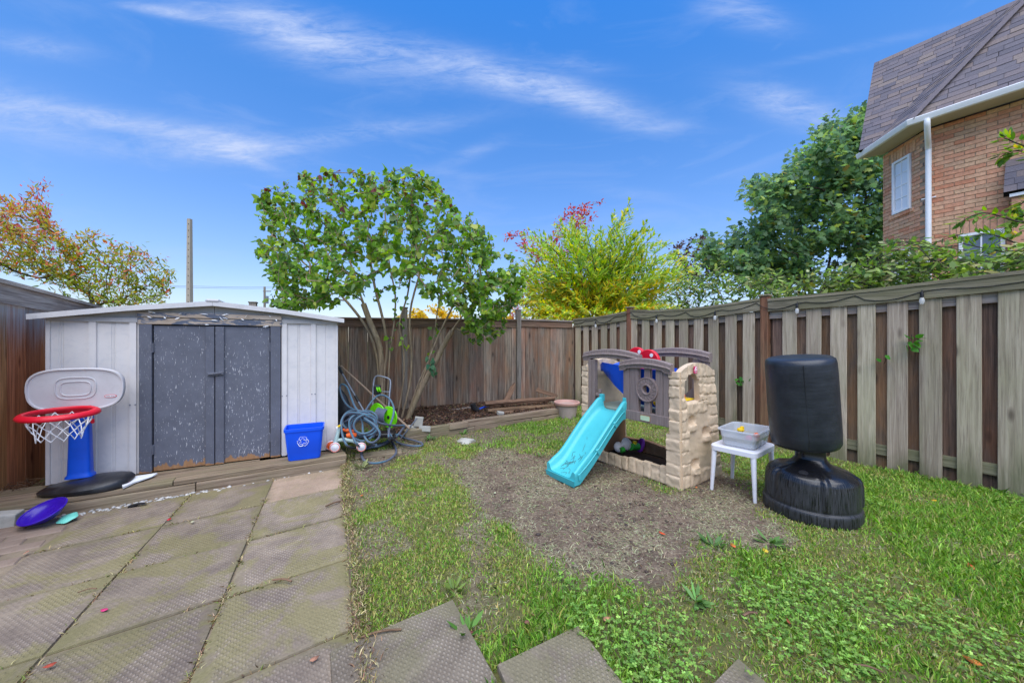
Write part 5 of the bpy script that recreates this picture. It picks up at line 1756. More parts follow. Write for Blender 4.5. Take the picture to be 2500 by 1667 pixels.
# mortar core of the walls: closed prism set 8 mm behind the brick faces
ins_ = .010
core = [W1 - N1 * ins_, W0 - (N1 + N2).normalized() * ins_ * 1.08, We - (N2 + N3).normalized() * ins_ * 1.08, Wf - N3 * ins_, Wf + Vector((4, -3)), W1 + Vector((5, 1.0))]
core = [(p.x - W0.x, p.y - W0.y) for p in core]
wall = MB().prism(core[::-1], -.05, ZE - .12).obj("wall", M['mortar'], house)
BL, BH, MJ = .241, .0745, .009
OPEN1 = [(.405, .92, 0.9, 3.23)]        # lower window on the main wall: along D1, z
OPEN2 = [(.30, .74, 3.93, 5.03), (.30, .74, 1.2, 3.17)]   # bay windows: along D2 from the corner
bricks = []


def lay(org, D, N, length, opens, header_rows, tag_):
    row = 0
    z = .02
    while z < ZE - .16:
        u = -.002 - (0 if row % 2 == 0 else BL / 2)
        sol = any(abs(z - hz) < BH * 1.6 and o0 - .12 < 0 for (o0, o1, hz) in [])
        while u < length:
            a, c = max(u, 0.0), min(u + BL - MJ, length)
            segs = [(a, c)]
            for (o0, o1, z0, z1) in opens:
                ns_ = []
                for (p, q) in segs:
                    zz0, zz1 = z0 - .0, z1 + .225
                    ex0, ex1 = (o0 - .10, o1 + .10) if z + BH / 2 > z1 else (o0, o1)
                    if z + BH / 2 < zz0 or z + BH / 2 > zz1 or q < ex0 or p > ex1: ns_.append((p, q)); continue
                    if p < ex0: ns_.append((p, ex0 - MJ))
                    if q > ex1: ns_.append((ex1 + MJ, q))
                segs = ns_
            for (p, q) in segs:
                if q - p > .03: bricks.append((org, D, N, (p + q) / 2, z + BH / 2, q - p, BH - MJ, False))
            u += BL
        z += BH
        row += 1
    for (o0, o1, z0, z1) in opens:      # soldier course over each opening, sill course under it
        u = o0 - .10 + .005
        while u + .066 <= o1 + .105:
            bricks.append((org, D, N, u + .033, z1 + .005 + .107, .066, .213, False)); u += .075
        u = o0 - .06
        while u + .06 <= o1 + .10:
            bricks.append((org, D, N, u + .033, z0 - .038, .066, .07, True)); u += .075


lay(W0, D1, N1, 2.5, OPEN1, [], 'm')
lay(W0, D2, N2, 1.0, OPEN2, [], 'b')
for k in range(0, 70, 2):               # dark quoin headers up the corner
    bricks.append((W0, D2, N2, .03, .02 + BH * k + BH / 2, .05, BH - MJ, 'd'))
camv = Vector((0, 0, CAMH))


def bpos(b, out=.0):
    p = b[0] + b[1] * b[3] + b[2] * out
    return Vector((p.x, p.y, b[4]))


bricks = [b for b in bricks if not (b[2] is N2 and b[3] < .06 and b[7] is False)]


def in_view(p):
    if p.y < .1: return False
    px, py = CX + FPX * p.x / p.y, CY - FPX * (p.z - CAMH) / p.y
    return -20 < px < 2510 and 0 < py < 700


bricks.sort(key=lambda b: (0 if in_view(bpos(b)) else 1, (bpos(b) - camv).length))
bcache = {}
stuffV, stuffF, stuffP = [], [], []
npart = 0
for b in bricks:
    w, h = round(b[5], 3), round(b[6], 3)
    out = (random.uniform(-.002, .003) + (.02 if b[7] is True else 0))
    p = bpos(b, -.045 + out)
    ang = rz(b[1].x, b[1].y)
    loc = Vector((p.x - W0.x, p.y - W0.y, p.z))
    if npart < 296 and in_view(p):
        key = (w, h, b[7] == 'd')
        if key not in bcache:
            bcache[key] = MB().box((0, 0, 0), (w, .09, h), .004).mesh("brick", M['brick_dark'] if b[7] == 'd' else M['brick'])
        o = obj("brick", bcache[key], wall, loc, (random.uniform(-.004, .004), random.uniform(-.006, .006), ang))
        npart += 1
    else:
        V, F = boxgeo(w, .09, h, .004)
        Mx = Matrix.Translation(loc) @ Matrix.Rotation(ang, 4, 'Z')
        o_ = len(stuffV)
        stuffV += [Mx @ v for v in V]; stuffF += [[i + o_ for i in f] for f in F]
        stuffP += [random.random()] * len(V)


def with_pick(me, vals):
    at = me.attributes.new('pick', 'FLOAT', 'POINT')
    at.data.foreach_set('value', np.array(vals, dtype=np.float32))
    return me


obj("brickwork", with_pick(mesh_from("brickwork", stuffV, stuffF, M['brick']), stuffP), wall, kind='stuff')


def window(org, D, N, o0, o1, z0, z1, nx_, nz_, paneM, recess=.003):
    """white frame with glazing bars, set in the opening; local x along D, -y outward"""
    wdt, hgt = o1 - o0, z1 - z0
    p = org + D * o0 - N * recess
    ang = rz(D.x, D.y)
    flip = 1 if (Matrix.Rotation(ang, 4, 'Z') @ Vector((0, -1, 0))).xy.dot(N) > 0 else -1
    f = MB()
    fw = .05
    ys = sorted((-.03 * flip, .03 * flip))
    f.bx(0, fw, ys[0], ys[1], 0, hgt, .004).bx(wdt - fw, wdt, ys[0], ys[1], 0, hgt, .004).bx(fw, wdt - fw, ys[0], ys[1], 0, fw, .004).bx(fw, wdt - fw, ys[0], ys[1], hgt - fw, hgt, .004)
    fo_ = f.obj("window", M['white_trim'], house, loc=(p.x - W0.x, p.y - W0.y, z0), rot=(0, 0, ang))
    iw, ih = wdt - 2 * fw, hgt - 2 * fw
    for i in range(nx_):
        for j in range(nz_):
            a, c = fw + iw * i / nx_ + .010, fw + iw * (i + 1) / nx_ - .010
            e, g = fw + ih * j / nz_ + .010, fw + ih * (j + 1) / nz_ - .010
            MB().bx(a, c, -.004, .004, e, g).obj("pane", M[paneM], fo_)
    bars = MB()
    for i in range(1, nx_):
        x = fw + iw * i / nx_
        bars.bx(x - .010, x + .010, *sorted((-.012 * flip, .006 * flip)), fw, hgt - fw)
    for j in range(1, nz_):
        z = fw + ih * j / nz_
        for i in range(nx_):
            a, c = fw + iw * i / nx_ + .0102, fw + iw * (i + 1) / nx_ - .0102
            bars.bx(a, c, *sorted((-.012 * flip, .006 * flip)), z - .010, z + .010)
    if bars.V: bars.obj("glazing_bar", M['white_trim'], fo_)
    # dark reveal behind
    MB().bx(.0, wdt, .031, .034, 0, hgt).obj("reveal", M['dark'], fo_) if flip > 0 else MB().bx(.0, wdt, -.034, -.031, 0, hgt).obj("reveal", M['dark'], fo_)


window(W0, D2, N2, .305, .735, 3.935, 5.025, 2, 4, 'pane')
window(W0, D2, N2, .305, .735, 1.21, 3.16, 2, 4, 'pane')
window(W0, D1, N1, .41, .915, .91, 3.225, 2, 1, 'pane_dark')

# roof planes: origin at eave corner
E1p = Vector((7.468, 6.918)); EZ = 5.44
n1i, nbi = -N1, -N2


def eavept(t1=0.0, tb=0.0):
    return E1p + D1 * t1 + D2 * tb


hipd = Vector((math.cos(R(-14)), math.sin(R(-14))))
p1_, pb_ = 1.764, 1.142
hs_rise = 1.1386
E2p = eavept(0, 1.25)
roofs = []
T3 = lambda p, z: Vector((p.x - W0.x, p.y - W0.y, z))
A = T3(E1p, EZ)
rmax = 1.9
hip_top = T3(E1p + hipd * rmax, EZ + hs_rise * rmax)
main_far = E1p + D1 * 2.8
main_top = main_far + n1i * (hs_rise * rmax / p1_)
R1p = [A, T3(main_far, EZ), T3(main_top, EZ + hs_rise * rmax), hip_top]
bay_far = E1p + D2 * 1.30
bay_top = bay_far + nbi * (hs_rise * rmax / pb_)
Rbp = [T3(bay_far, EZ), A, hip_top, T3(bay_top, EZ + hs_rise * rmax)]
a2 = Vector((7.55, 8.02)); zt = 7.965
b2 = a2 + n1i * 1.41
R2p = [T3(a2, EZ), T3(a2 + D1 * 3.6, EZ), T3(b2 + D1 * 3.6, zt), T3(b2, zt)]
roof_body = MB()
for q in (R1p, Rbp, R2p):
    nrm = (q[1] - q[0]).cross(q[3] - q[0]).normalized()
    if nrm.z < 0: nrm = -nrm
    lo = [v - nrm * .05 for v in q]
    up = [v - nrm * .012 for v in q]
    roof_body.loft([lo, up])
roof = roof_body.obj("roof", M['dark'], house)
# gable rake and back slope close the roof
zr_ = zt
MB().loft([[R2p[3] - Vector((0, 0, .03)), R2p[2] - Vector((0, 0, .03)), R2p[2], R2p[3]], [R2p[3] + Vector((n1i.x * 2, n1i.y * 2, -2.2)), R2p[2] + Vector((n1i.x * 2, n1i.y * 2, -2.2)), R2p[2] + Vector((n1i.x * 2, n1i.y * 2, -2.17)), R2p[3] + Vector((n1i.x * 2, n1i.y * 2, -2.17))]]).obj("back_slope", M['shingle'], roof)
shl = []


def shingle_plane(q, seed):
    """courses parallel to the eave q0->q1, clipped to the quad by centre"""
    o, e = q[0], (q[1] - q[0]).normalized()
    nrm = (q[1] - q[0]).cross(q[3] - q[0]).normalized()
    if nrm.z < 0: nrm = -nrm
    s = nrm.cross(e).normalized()
    if s.z < 0: s, e = -s, -e
    P2 = [((v - o).dot(e), (v - o).dot(s)) for v in q]
    hmax = max(p[1] for p in P2)
    u_lo, u_hi = min(p[0] for p in P2), max(p[0] for p in P2)
    ex = .125
    row = 0
    rnd_ = random.Random(seed)
    while row * ex < hmax:
        v0 = row * ex
        vm = v0 + ex * .5
        # left and right limit of the quad at this height
        xs_ = []
        for k in range(4):
            (x1, y1), (x2, y2) = P2[k], P2[(k + 1) % 4]
            if (y1 - vm) * (y2 - vm) < 0: xs_.append(x1 + (x2 - x1) * (vm - y1) / (y2 - y1))
        if len(xs_) >= 2:
            a, c = min(xs_), max(xs_)
            u = a - rnd_.uniform(0, .2)
            while u < c:
                L = rnd_.uniform(.16, .34)
                p, r_ = max(u, a), min(u + L - .004, c)
                if r_ - p > .02: shl.append((o + e * ((p + r_) / 2) + s * (v0 + ex * .56) + nrm * .004, e, s, nrm, r_ - p, ex * 1.12, rnd_.choice([.009, .009, .013])))
                u += L
        row += 1


shingle_plane(R1p, 1); shingle_plane([Rbp[0], Rbp[1], Rbp[2], Rbp[3]], 2); shingle_plane(R2p, 3)


def vis(wp):
    if wp.y < .2: return False
    px, py = CX + FPX * wp.x / wp.y, CY - FPX * (wp.z - CAMH) / wp.y
    return px < 2510 and py > -10


off = Vector((W0.x, W0.y, 0))
shl.sort(key=lambda t: (0 if vis(t[0] + off) else 1, (t[0] + off - camv).length))
sV, sF, sP = [], [], []
npt = 0
scache = {}
for (c, e, s, nrm, L, hgt, th) in shl:
    Mx = Matrix((e, s, nrm)).transposed().to_4x4()
    Mx = Matrix.Translation(c + nrm * (th * .5)) @ Mx @ Matrix.Rotation(R(-2.6), 4, 'X')
    if npt < 296 and vis(c + off):
        key = (round(L, 2), th)
        if key not in scache: scache[key] = MB().box((0, 0, 0), (key[0], hgt, th)).mesh("shingle", M['shingle'])
        o = obj("shingle", scache[key], roof)
        o.matrix_basis = Mx
        npt += 1
    else:
        V, F = boxgeo(L, hgt, th)
        o_ = len(sV)
        sV += [Mx @ v for v in V]; sF += [[i + o_ for i in f] for f in F]; sP += [random.random()] * len(V)
obj("shingle_field", with_pick(mesh_from("shingle_field", sV, sF, M['shingle']), sP), roof, kind='stuff')
hipM = MB()
hd = (hip_top - A).normalized()
up_ = Vector((0, 0, 1)); sd_ = hd.cross(up_).normalized(); nn = sd_.cross(hd)
t = .05
while t < (hip_top - A).length:
    c = A + hd * t + nn * .03
    for sg in (1, -1):
        Mx = Matrix.Translation(c + sd_ * sg * .055 - nn * .012) @ Matrix((hd, sd_ * 1, nn)).transposed().to_4x4() @ Matrix.Rotation(R(-24 * sg), 4, 'X') @ Matrix.Rotation(R(-3), 4, 'Y')
        hipM.add(*boxgeo(.15, .12, .008), Mx)
    t += .12
hipM.obj("hip_shingles", M['shingle'], roof, kind='stuff')
# eaves: gutter and soffit follow the two eave lines
gpts = [T3(E1p + D1 * 2.8, EZ), A, T3(bay_far - D2 * .02, EZ)]


def off_line(pts, N_list, d, z):
    out = []
    for k, p in enumerate(pts):
        n = N_list[k]
        out.append(Vector((p.x + n.x * d, p.y + n.y * d, p.z + z)))
    return out


mit = (N1 + N2) / (1 + N1.dot(N2))
NL = [N1, mit, N2]
gut = MB()
sec = [(.0, -.005), (.075, -.0), (.08, -.012), (.07, -.05), (.055, -.095), (.045, -.105), (.0, -.105)]
rings = []
for k, p in enumerate(gpts):
    rings.append([Vector((p.x + NL[k].x * d, p.y + NL[k].y * d, p.z + z)) for (d, z) in sec])
gut.loft(rings).obj("gutter", M['white_trim'], house)
sof = MB()
rings = []
for k, p in enumerate(gpts):
    wl = [W1 + D1 * .2, W0, We][k]
    inn = Vector((wl.x - W0.x, wl.y - W0.y, 0)) + Vector((NL[k].x * -.02, NL[k].y * -.02, 0))
    rings.append([Vector((p.x + NL[k].x * -.001, p.y + NL[k].y * -.001, EZ - .10)), Vector((inn.x, inn.y, EZ - .10)), Vector((inn.x, inn.y, EZ - .085)), Vector((p.x + NL[k].x * -.001, p.y + NL[k].y * -.001, EZ - .085))])
sof.loft(rings).obj("soffit", M['soffit'], house)
sr = MB()
for k in range(24):
    q = W0 + D1 * (.1 * k) + N1 * .02
    q2 = q + N1 * .36
    sr.loft([[Vector((q.x - W0.x, q.y - W0.y, EZ - .104)), Vector((q2.x - W0.x, q2.y - W0.y, EZ - .104)), Vector((q2.x + D1.x * .008 - W0.x, q2.y + D1.y * .008 - W0.y, EZ - .104)), Vector((q.x + D1.x * .008 - W0.x, q.y + D1.y * .008 - W0.y, EZ - .104))],
             [Vector((q.x - W0.x, q.y - W0.y, EZ - .1005)), Vector((q2.x - W0.x, q2.y - W0.y, EZ - .1005)), Vector((q2.x + D1.x * .008 - W0.x, q2.y + D1.y * .008 - W0.y, EZ - .1005)), Vector((q.x + D1.x * .008 - W0.x, q.y + D1.y * .008 - W0.y, EZ - .1005))]])
sr.obj("soffit_ribs", M['soffit'], house)
# downspout at the corner
dp = W0 + D1 * .05 + N1 * .05
dpl = Vector((dp.x - W0.x, dp.y - W0.y, 0))
g0 = Vector((A.x, A.y, 0)) + Vector((D1.x * .22, D1.y * .22, 0)) + Vector((N1.x * .04, N1.y * .04, 0))
ds = MB().tube(spline([(g0.x, g0.y, EZ - .10), (g0.x, g0.y, EZ - .2), (g0.x * .6 + dpl.x * .4, g0.y * .6 + dpl.y * .4, EZ - .36), (dpl.x, dpl.y, EZ - .52), (dpl.x, dpl.y, EZ - .7), (dpl.x, dpl.y, 3.2), (dpl.x, dpl.y, .1)], 5), .042, 12)
dso = ds.obj("downspout", M['white_trim'], house, True)
for z in (4.0, 2.0):
    MB().box((dpl.x - N1.x * .03, dpl.y - N1.y * .03, z), (.19, .012, .02), .003, (0, 0, rz(D1.x, D1.y))).obj("strap", M['white_trim'], dso)
# small shingled canopy over the lower bay at the right
cn0 = W0 + D1 * .90
zz = 3.76
cq = [cn0 + N1 * .26, cn0 + N1 * .26 + D1 * 1.6]
top_ = [cn0 + N1 * .03 + D1 * .02, cn0 + N1 * .03 + D1 * 1.6]
cv = [T3(cq[0], zz), T3(cq[1], zz), T3(top_[1], zz + .56), T3(top_[0], zz + .56)]
can = MB().loft([cv, [v + Vector((-N1.x * .04, -N1.y * .04, -.06)) for v in cv]]).obj("canopy", M['dark'], house)
shl.clear()
shingle_plane(cv, 9)
for (c, e, s, nrm, L, hgt, th) in shl:
    Mx = Matrix.Translation(c + nrm * (th * .5 + .002)) @ Matrix((e, s, nrm)).transposed().to_4x4() @ Matrix.Rotation(R(-2.6), 4, 'X')
    key = (round(L, 2), th)
    if key not in scache: scache[key] = MB().box((0, 0, 0), (key[0], hgt, th)).mesh("shingle", M['shingle'])
    o = obj("shingle", scache[key], can)
    o.matrix_basis = Mx
p = cn0 + N1 * .24 + D1 * .06
MB().loft([[T3(p, zz - .08), T3(p, zz - .01), T3(p - N1 * .03, zz - .01), T3(p - N1 * .03, zz - .08)], [T3(p + D1 * 1.5, zz - .08), T3(p + D1 * 1.5, zz - .01), T3(p + D1 * 1.5 - N1 * .03, zz - .01), T3(p + D1 * 1.5 - N1 * .03, zz - .08)]]).obj("canopy_trim", M['white_trim'], can)
p0 = cn0 + D1 * .08
MB().loft([[T3(p0 + N1 * .002, zz - .10), T3(p0 + N1 * .2, zz - .10), T3(p0 + N1 * .2 , 0), T3(p0 + N1 * .002, 0)][::-1], [T3(p0 + N1 * .002 + D1 * 1.5, zz - .10), T3(p0 + N1 * .2 + D1 * 1.5, zz - .10), T3(p0 + N1 * .2 + D1 * 1.5, 0), T3(p0 + N1 * .002 + D1 * 1.5, 0)][::-1]]).obj("bay_wall", M['brick'], house)

# far house glimpsed past the corner
fh = thing("distant_house", "distant house with a low dark roof and white eave, glimpsed between maple and brick house", "house", (14.5, 14.2, 0), rz(.8, -.6))
MB().bx(-.8, 5, 0, 5, 0, 3.8).obj("wall", M['mortar'], fh)
MB().loft([[Vector((-1.3, -.5, 3.85)), Vector((5, -.5, 3.85)), Vector((5, -.5, 3.95)), Vector((-1.3, -.5, 3.95))], [Vector((.2, 2.5, 5.2)), Vector((5, 2.5, 5.2)), Vector((5, 2.5, 5.3)), Vector((.2, 2.5, 5.3))]]).obj("roof", M['shingle'], fh)
MB().bx(-1.32, 5, -.62, -.51, 3.84, 3.97).obj("gutter", M['white_trim'], fh)

# ================================================================== UTILITY POLES AND WIRES
up0 = P(463, 833.5, 24.0)
up1 = thing("utility_pole", "tall bare concrete utility pole with a row of holes behind the shed", "utility pole", (up0.x, up0.y, 0))
zt_ = P(461, 535, 24).z
MB().loft([rrect(.30, .30, .02, 0), rrect(.21, .21, .02, zt_)]).obj("pole", M['conc_pole'], up1)
ho_ = MB()
for k in range(26):
    z = zt_ - .35 - .42 * k
    if z < 1: break
    w = .105 + .045 * (1 - z / zt_)
    ho_.lathe([(.028, 0), (.028, .012), (0.001, .012)], 8, M=Matrix.Translation((.02, -w - .002, z)) @ Matrix.Rotation(R(90), 4, 'X'))
ho_.obj("hole_row", M['dark'], up1)
q = P(646, 833.5, 55)
up2 = thing("utility_pole", "thin distant wooden utility pole with a crossarm left of the big multi-stem tree", "utility pole", (q.x, q.y, 0))
zt2 = P(646, 700, 55).z
MB().tube([(0, 0, 0), (0, 0, zt2)], [.2, .14], 10).obj("pole", M['post_gray'], up2, True)
MB().bx(-.2, .9, -.08, .08, zt2 - .75, zt2 - .6).obj("crossarm", M['post_gray'], up2)
MB().lathe([(.22, -1.9), (.22, -.8)], 10, (.35, 0, zt2 - .6)).obj("transformer", M['steel'], up2)
for (k, pts) in enumerate(([P(120, 690, 40), P(350, 697, 46), P(463, 698.5, 50), P(646, 700.5, 55), P(900, 690, 60)], [P(120, 694, 40), P(463, 702, 50), P(646, 704, 55), P(900, 696, 60)])):
    w = MB().tube(spline(pts, 5), .022, 5).obj("power_line", M['steel'], None)
    tag(w, ["thin overhead wire across the sky behind the shed, upper of two", "thin overhead wire across the sky behind the shed, lower of two"][k], "wire", "overhead wires")

# ================================================================== PLANTS
LANCE = [(0, 0, 0), (.28, .5, -.12), (.65, .36, -.1), (1, 0, .0), (.65, -.36, -.1), (.28, -.5, -.12)]
HEART = [(0, 0, 0), (-.08, .24, -.1), (.12, .48, -.2), (.45, .44, -.16), (.75, .2, -.05), (1, 0, -.12), (.75, -.2, -.05), (.45, -.44, -.16), (.12, -.48, -.2), (-.08, -.24, -.1)]
OVAL = [(0, 0, 0), (.25, .42, -.14), (.6, .44, -.14), (1, 0, -.05), (.6, -.44, -.14), (.25, -.42, -.14)]
MAPLE = [(0, 0, 0), (.02, .42, -.1), (.25, .30, 0), (.42, .62, -.12), (.55, .26, 0), (.78, .30, -.05), (1, 0, -.1), (.78, -.30, -.05), (.55, -.26, 0), (.42, -.62, -.12), (.25, -.30, 0), (.02, -.42, -.1)]


def unit(a):
    return a / np.maximum(np.linalg.norm(a, axis=-1, keepdims=True), 1e-9)


def leaves(name, pos, dirs, nrm, length, width, cols, shape, mat, parent=None, kind=None):
    pos = np.asarray(pos, float); dirs = unit(np.asarray(dirs, float)); nrm = np.asarray(nrm, float)
    side = unit(np.cross(nrm, dirs)); nrm = np.cross(dirs, side)
    n, k = len(pos), len(shape)
    length = np.broadcast_to(np.asarray(length, float), (n,)); width = np.broadcast_to(np.asarray(width, float), (n,))
    V = np.empty((n, k, 3))
    for q, (u, v, w) in enumerate(shape):
        V[:, q] = pos + dirs * (u * length)[:, None] + side * (v * width)[:, None] + nrm * (w * width)[:, None]
    F = np.arange(n * k).reshape(n, k)
    C = np.repeat(np.asarray(cols)[:, None, :], k, 1).reshape(-1, 3)
    return obj(name, np_mesh(name, V.reshape(-1, 3), F, mat, C), parent, kind=kind)


def palette(n, cols, wts, jit=.18):
    c = np.array([rgb(*q)[:3] for q in cols])
    i = rng.choice(len(cols), n, p=np.array(wts) / sum(wts))
    return np.clip(c[i] * (1 + rng.normal(0, jit, (n, 1))) * (1 + rng.normal(0, .05, (n, 3))), .004, .9)


def grow(stems, targets, seg=.16, jit=.02, arc=.35):
    """stems: polylines from the base; targets: tips to reach. returns nodes, parents, descendants"""
    pos, par = [], []
    for st in stems:
        prev = -1
        for p in st:
            pos.append(np.array(p, float)); par.append(prev); prev = len(pos) - 1
    base = np.mean([np.array(s[0], float) for s in stems], 0)
    T = np.asarray(targets, float)
    T = T[np.argsort(np.linalg.norm(T - base, axis=1))]
    cap = len(pos) + len(T) * 30
    A = np.zeros((cap, 3)); Bd = np.zeros(cap); Dn = np.zeros((cap, 3))
    n = len(pos)
    A[:n] = pos
    Bd[:n] = np.linalg.norm(A[:n] - base, axis=1)
    for i in range(n): Dn[i] = unit(A[i] - A[par[i]]) if par[i] >= 0 else (0, 0, 1)
    tips = []
    for t in T:
        td = np.linalg.norm(t - base)
        d = np.linalg.norm(A[:n] - t, axis=1)
        al = 1 - np.einsum('ij,ij->i', unit(t - A[:n]), Dn[:n])
        i = int(np.argmin(d * (1 + .5 * al) + 1.2 * np.maximum(0, Bd[:n] - td)))
        L = d[i]
        m = max(1, int(math.ceil(L / seg)))
        c = A[i] + Dn[i] * L * arc
        prev = i
        for k in range(1, m + 1):
            s_ = k / m
            p = A[i] * (1 - s_) ** 2 + 2 * c * s_ * (1 - s_) + t * s_ * s_ + (rng.normal(0, jit, 3) if k < m else 0)
            if n >= cap: break
            A[n] = p; par.append(prev); Bd[n] = np.linalg.norm(p - base); Dn[n] = unit(p - A[prev]); prev = n; n += 1
        tips.append(prev)
    A = A[:n]; par = np.array(par)
    cnt = np.zeros(n)
    has = np.zeros(n, bool); has[par[par >= 0]] = True
    cnt[~has] = 1
    order = np.argsort(-np.arange(n))
    for i in order:
        if par[i] >= 0: cnt[par[i]] += cnt[i]
    return A, par, cnt, np.array(tips), Dn[:n]


def branches(name, A, par, cnt, r0, ex, mat, parent, rmax=9.0, sides=5, nstem=0, rgrow=9.0):
    r = np.minimum(r0 * cnt ** ex, rmax)
    r[nstem:] = np.minimum(r[nstem:], rgrow)
    e = np.where(par >= 0)[0]
    a, b_ = A[par[e]], A[e]
    ra, rb_ = np.minimum(r[par[e]], r[e] * 1.5), r[e]
    d = unit(b_ - a)
    b_ = b_ + d * (rb_ * .4)[:, None]
    ref = np.where(np.abs(d[:, 2:3]) < .9, np.array([[0, 0, 1.0]]), np.array([[1.0, 0, 0]]))
    u = unit(np.cross(d, ref)); w = np.cross(d, u)
    V = np.empty((len(e), 2 * sides, 3))
    for k in range(sides):
        t = 2 * math.pi * k / sides
        o = u * math.cos(t) + w * math.sin(t)
        V[:, k] = a + o * ra[:, None]; V[:, sides + k] = b_ + o * rb_[:, None]
    q = []
    for k in range(sides):
        q.append([k, (k + 1) % sides, sides + (k + 1) % sides, sides + k])
    F = (np.arange(len(e))[:, None, None] * 2 * sides + np.array(q)[None]).reshape(-1, 4)
    return obj(name, np_mesh(name, V.reshape(-1, 3), F, mat, None, True), parent)


def tree_at(name, label, cat, base, group=None):
    return thing(name, label, cat, base, 0, group)


def local(base, pts):
    return np.asarray(pts, float) - np.array(base, float)


# ---- the multi-stem tree by the back fence
TB = Vector((-1.80, 5.62, .05))
t1 = tree_at("garden_tree", "multi-stem tree with heart-shaped green leaves in front of the brown back fence", "tree", TB)
Yt = 5.55
stp_ = []
for pts in ([(925, 1010), (925, 930), (918, 860), (895, 800), (850, 740), (800, 690), (740, 640), (690, 585)],
            [(930, 1010), (932, 930), (928, 850), (905, 790), (880, 720), (855, 640), (830, 560)],
            [(935, 1010), (938, 920), (945, 850), (935, 780), (915, 700), (900, 610), (890, 520)],
            [(940, 1010), (948, 930), (952, 860), (962, 790), (965, 720), (950, 640), (940, 520)],
            [(968, 1000), (985, 930), (985, 850), (975, 790), (995, 720), (1005, 640), (1010, 540)],
            [(975, 1000), (1000, 940), (1005, 870), (1000, 800), (1005, 740), (1030, 650), (1050, 560)],
            [(985, 995), (1020, 940), (1045, 880), (1060, 820), (1068, 760), (1085, 680), (1120, 600)],
            [(990, 990), (1035, 935), (1065, 880), (1090, 830), (1130, 770), (1180, 720), (1235, 670)],
            [(985, 990), (1030, 930), (1050, 870), (1075, 810), (1110, 740), (1150, 680), (1190, 630)]):
    w = random.uniform(-.25, .25)
    st = []
    for k, (x, y) in enumerate(pts):
        p = P(x, y, Yt + w * (k / 7) * 2.0)
        st.append((p - TB) if k else Vector((p.x - TB.x, p.y - TB.y + w * .2, 0.0)))
    st = spline(st, 3)
    stp_.append(st)
CROWN = [(622, 470), (690, 440), (745, 425), (830, 412), (900, 425), (960, 405), (1040, 425), (1085, 470), (1130, 520), (1190, 550), (1225, 610), (1272, 640), (1285, 680), (1262, 735), (1235, 770), (1200, 835), (1160, 845), (1140, 800),
         (1140, 760), (1080, 745), (1010, 720), (940, 700), (860, 715), (790, 745), (720, 735), (665, 755), (650, 720), (690, 690), (640, 660), (618, 600), (650, 560), (615, 520)]
tg = []
while len(tg) < 760:
    x, y = random.uniform(600, 1300), random.uniform(400, 800)
    s_ = float(poly_sd(x, y, CROWN))
    if s_ < 0: continue
    dens = 1.0 if y < 640 else .9
    if 880 < x < 1100 and y > 620: dens *= .45
    if random.random() > dens: continue
    hw = 1.35 * math.sqrt(max(0.0, 1 - ((x - 950) / 390) ** 2)) * (.9 if y < 640 else .8)
    tg.append(P(x, y, Yt - .15 + random.uniform(-hw, hw)) - TB)
for (pg, n_) in (([(1130, 680), (1290, 650), (1285, 720), (1240, 780), (1180, 850), (1140, 820)], 90), ([(640, 640), (770, 650), (810, 745), (690, 765), (650, 730)], 60)):
    k = 0
    while k < n_:
        x, y = random.uniform(600, 1300), random.uniform(600, 860)
        if float(poly_sd(x, y, pg)) > 0:
            tg.append(P(x, y, Yt - .1 + random.uniform(-.5, .35)) - TB); k += 1
A, par, cnt, tips, Dn = grow(stp_, tg, .13, .012, .4)
branches("trunk", A, par, cnt, .0046, .45, M['bark'], t1, .043, 7, sum(len(s) for s in stp_), .011)
tw_ = np.where((cnt <= 2) & (par >= 0))[0]
tw_ = tw_[A[tw_, 2] > 1.15]
idx_ = np.repeat(tw_, 8)
idx_ = idx_[rng.random(len(idx_)) < .62]
ft = np.where((cnt > 2) & (cnt <= 9) & (par >= 0))[0]
ft = ft[A[ft, 2] > 1.2]
ft = np.repeat(ft, 4)
idx_ = np.concatenate([idx_, np.repeat(tips[cnt[tips] > 2], 9), ft[rng.random(len(ft)) < .5]])
n = len(idx_)
pos = A[par[idx_]] + (A[idx_] - A[par[idx_]]) * rng.random((n, 1)) + rng.normal(0, .03, (n, 3))
dr_ = Dn[idx_] * .5 + rng.normal(0, .55, (n, 3)) + np.array([0, 0, -.75])
nr_ = rng.normal(0, .55, (n, 3)) + np.array([0, -.5, .75])
ht = (pos[:, 2] - 1.2) / 2.6
c_ = palette(n, [(112, 152, 56), (132, 170, 62), (98, 136, 60), (156, 182, 74), (124, 152, 92), (176, 186, 88)], [4, 4, 3, 2, 2, 1])
red = rng.random(n) < np.clip(ht - .62, 0, .5) * .4
c_[red] = palette(int(red.sum()), [(120, 66, 60), (108, 76, 48), (140, 96, 60)], [1, 1, 1])
sz = rng.uniform(.048, .10, n)
leaves("crown", pos, dr_, nr_, sz, sz * rng.uniform(.75, 1.0, n), c_, HEART, M['leaf'], t1)
print("redbud leaves", n)


def shoots(base, tips_, n_per, spread_dir=.5):
    pass


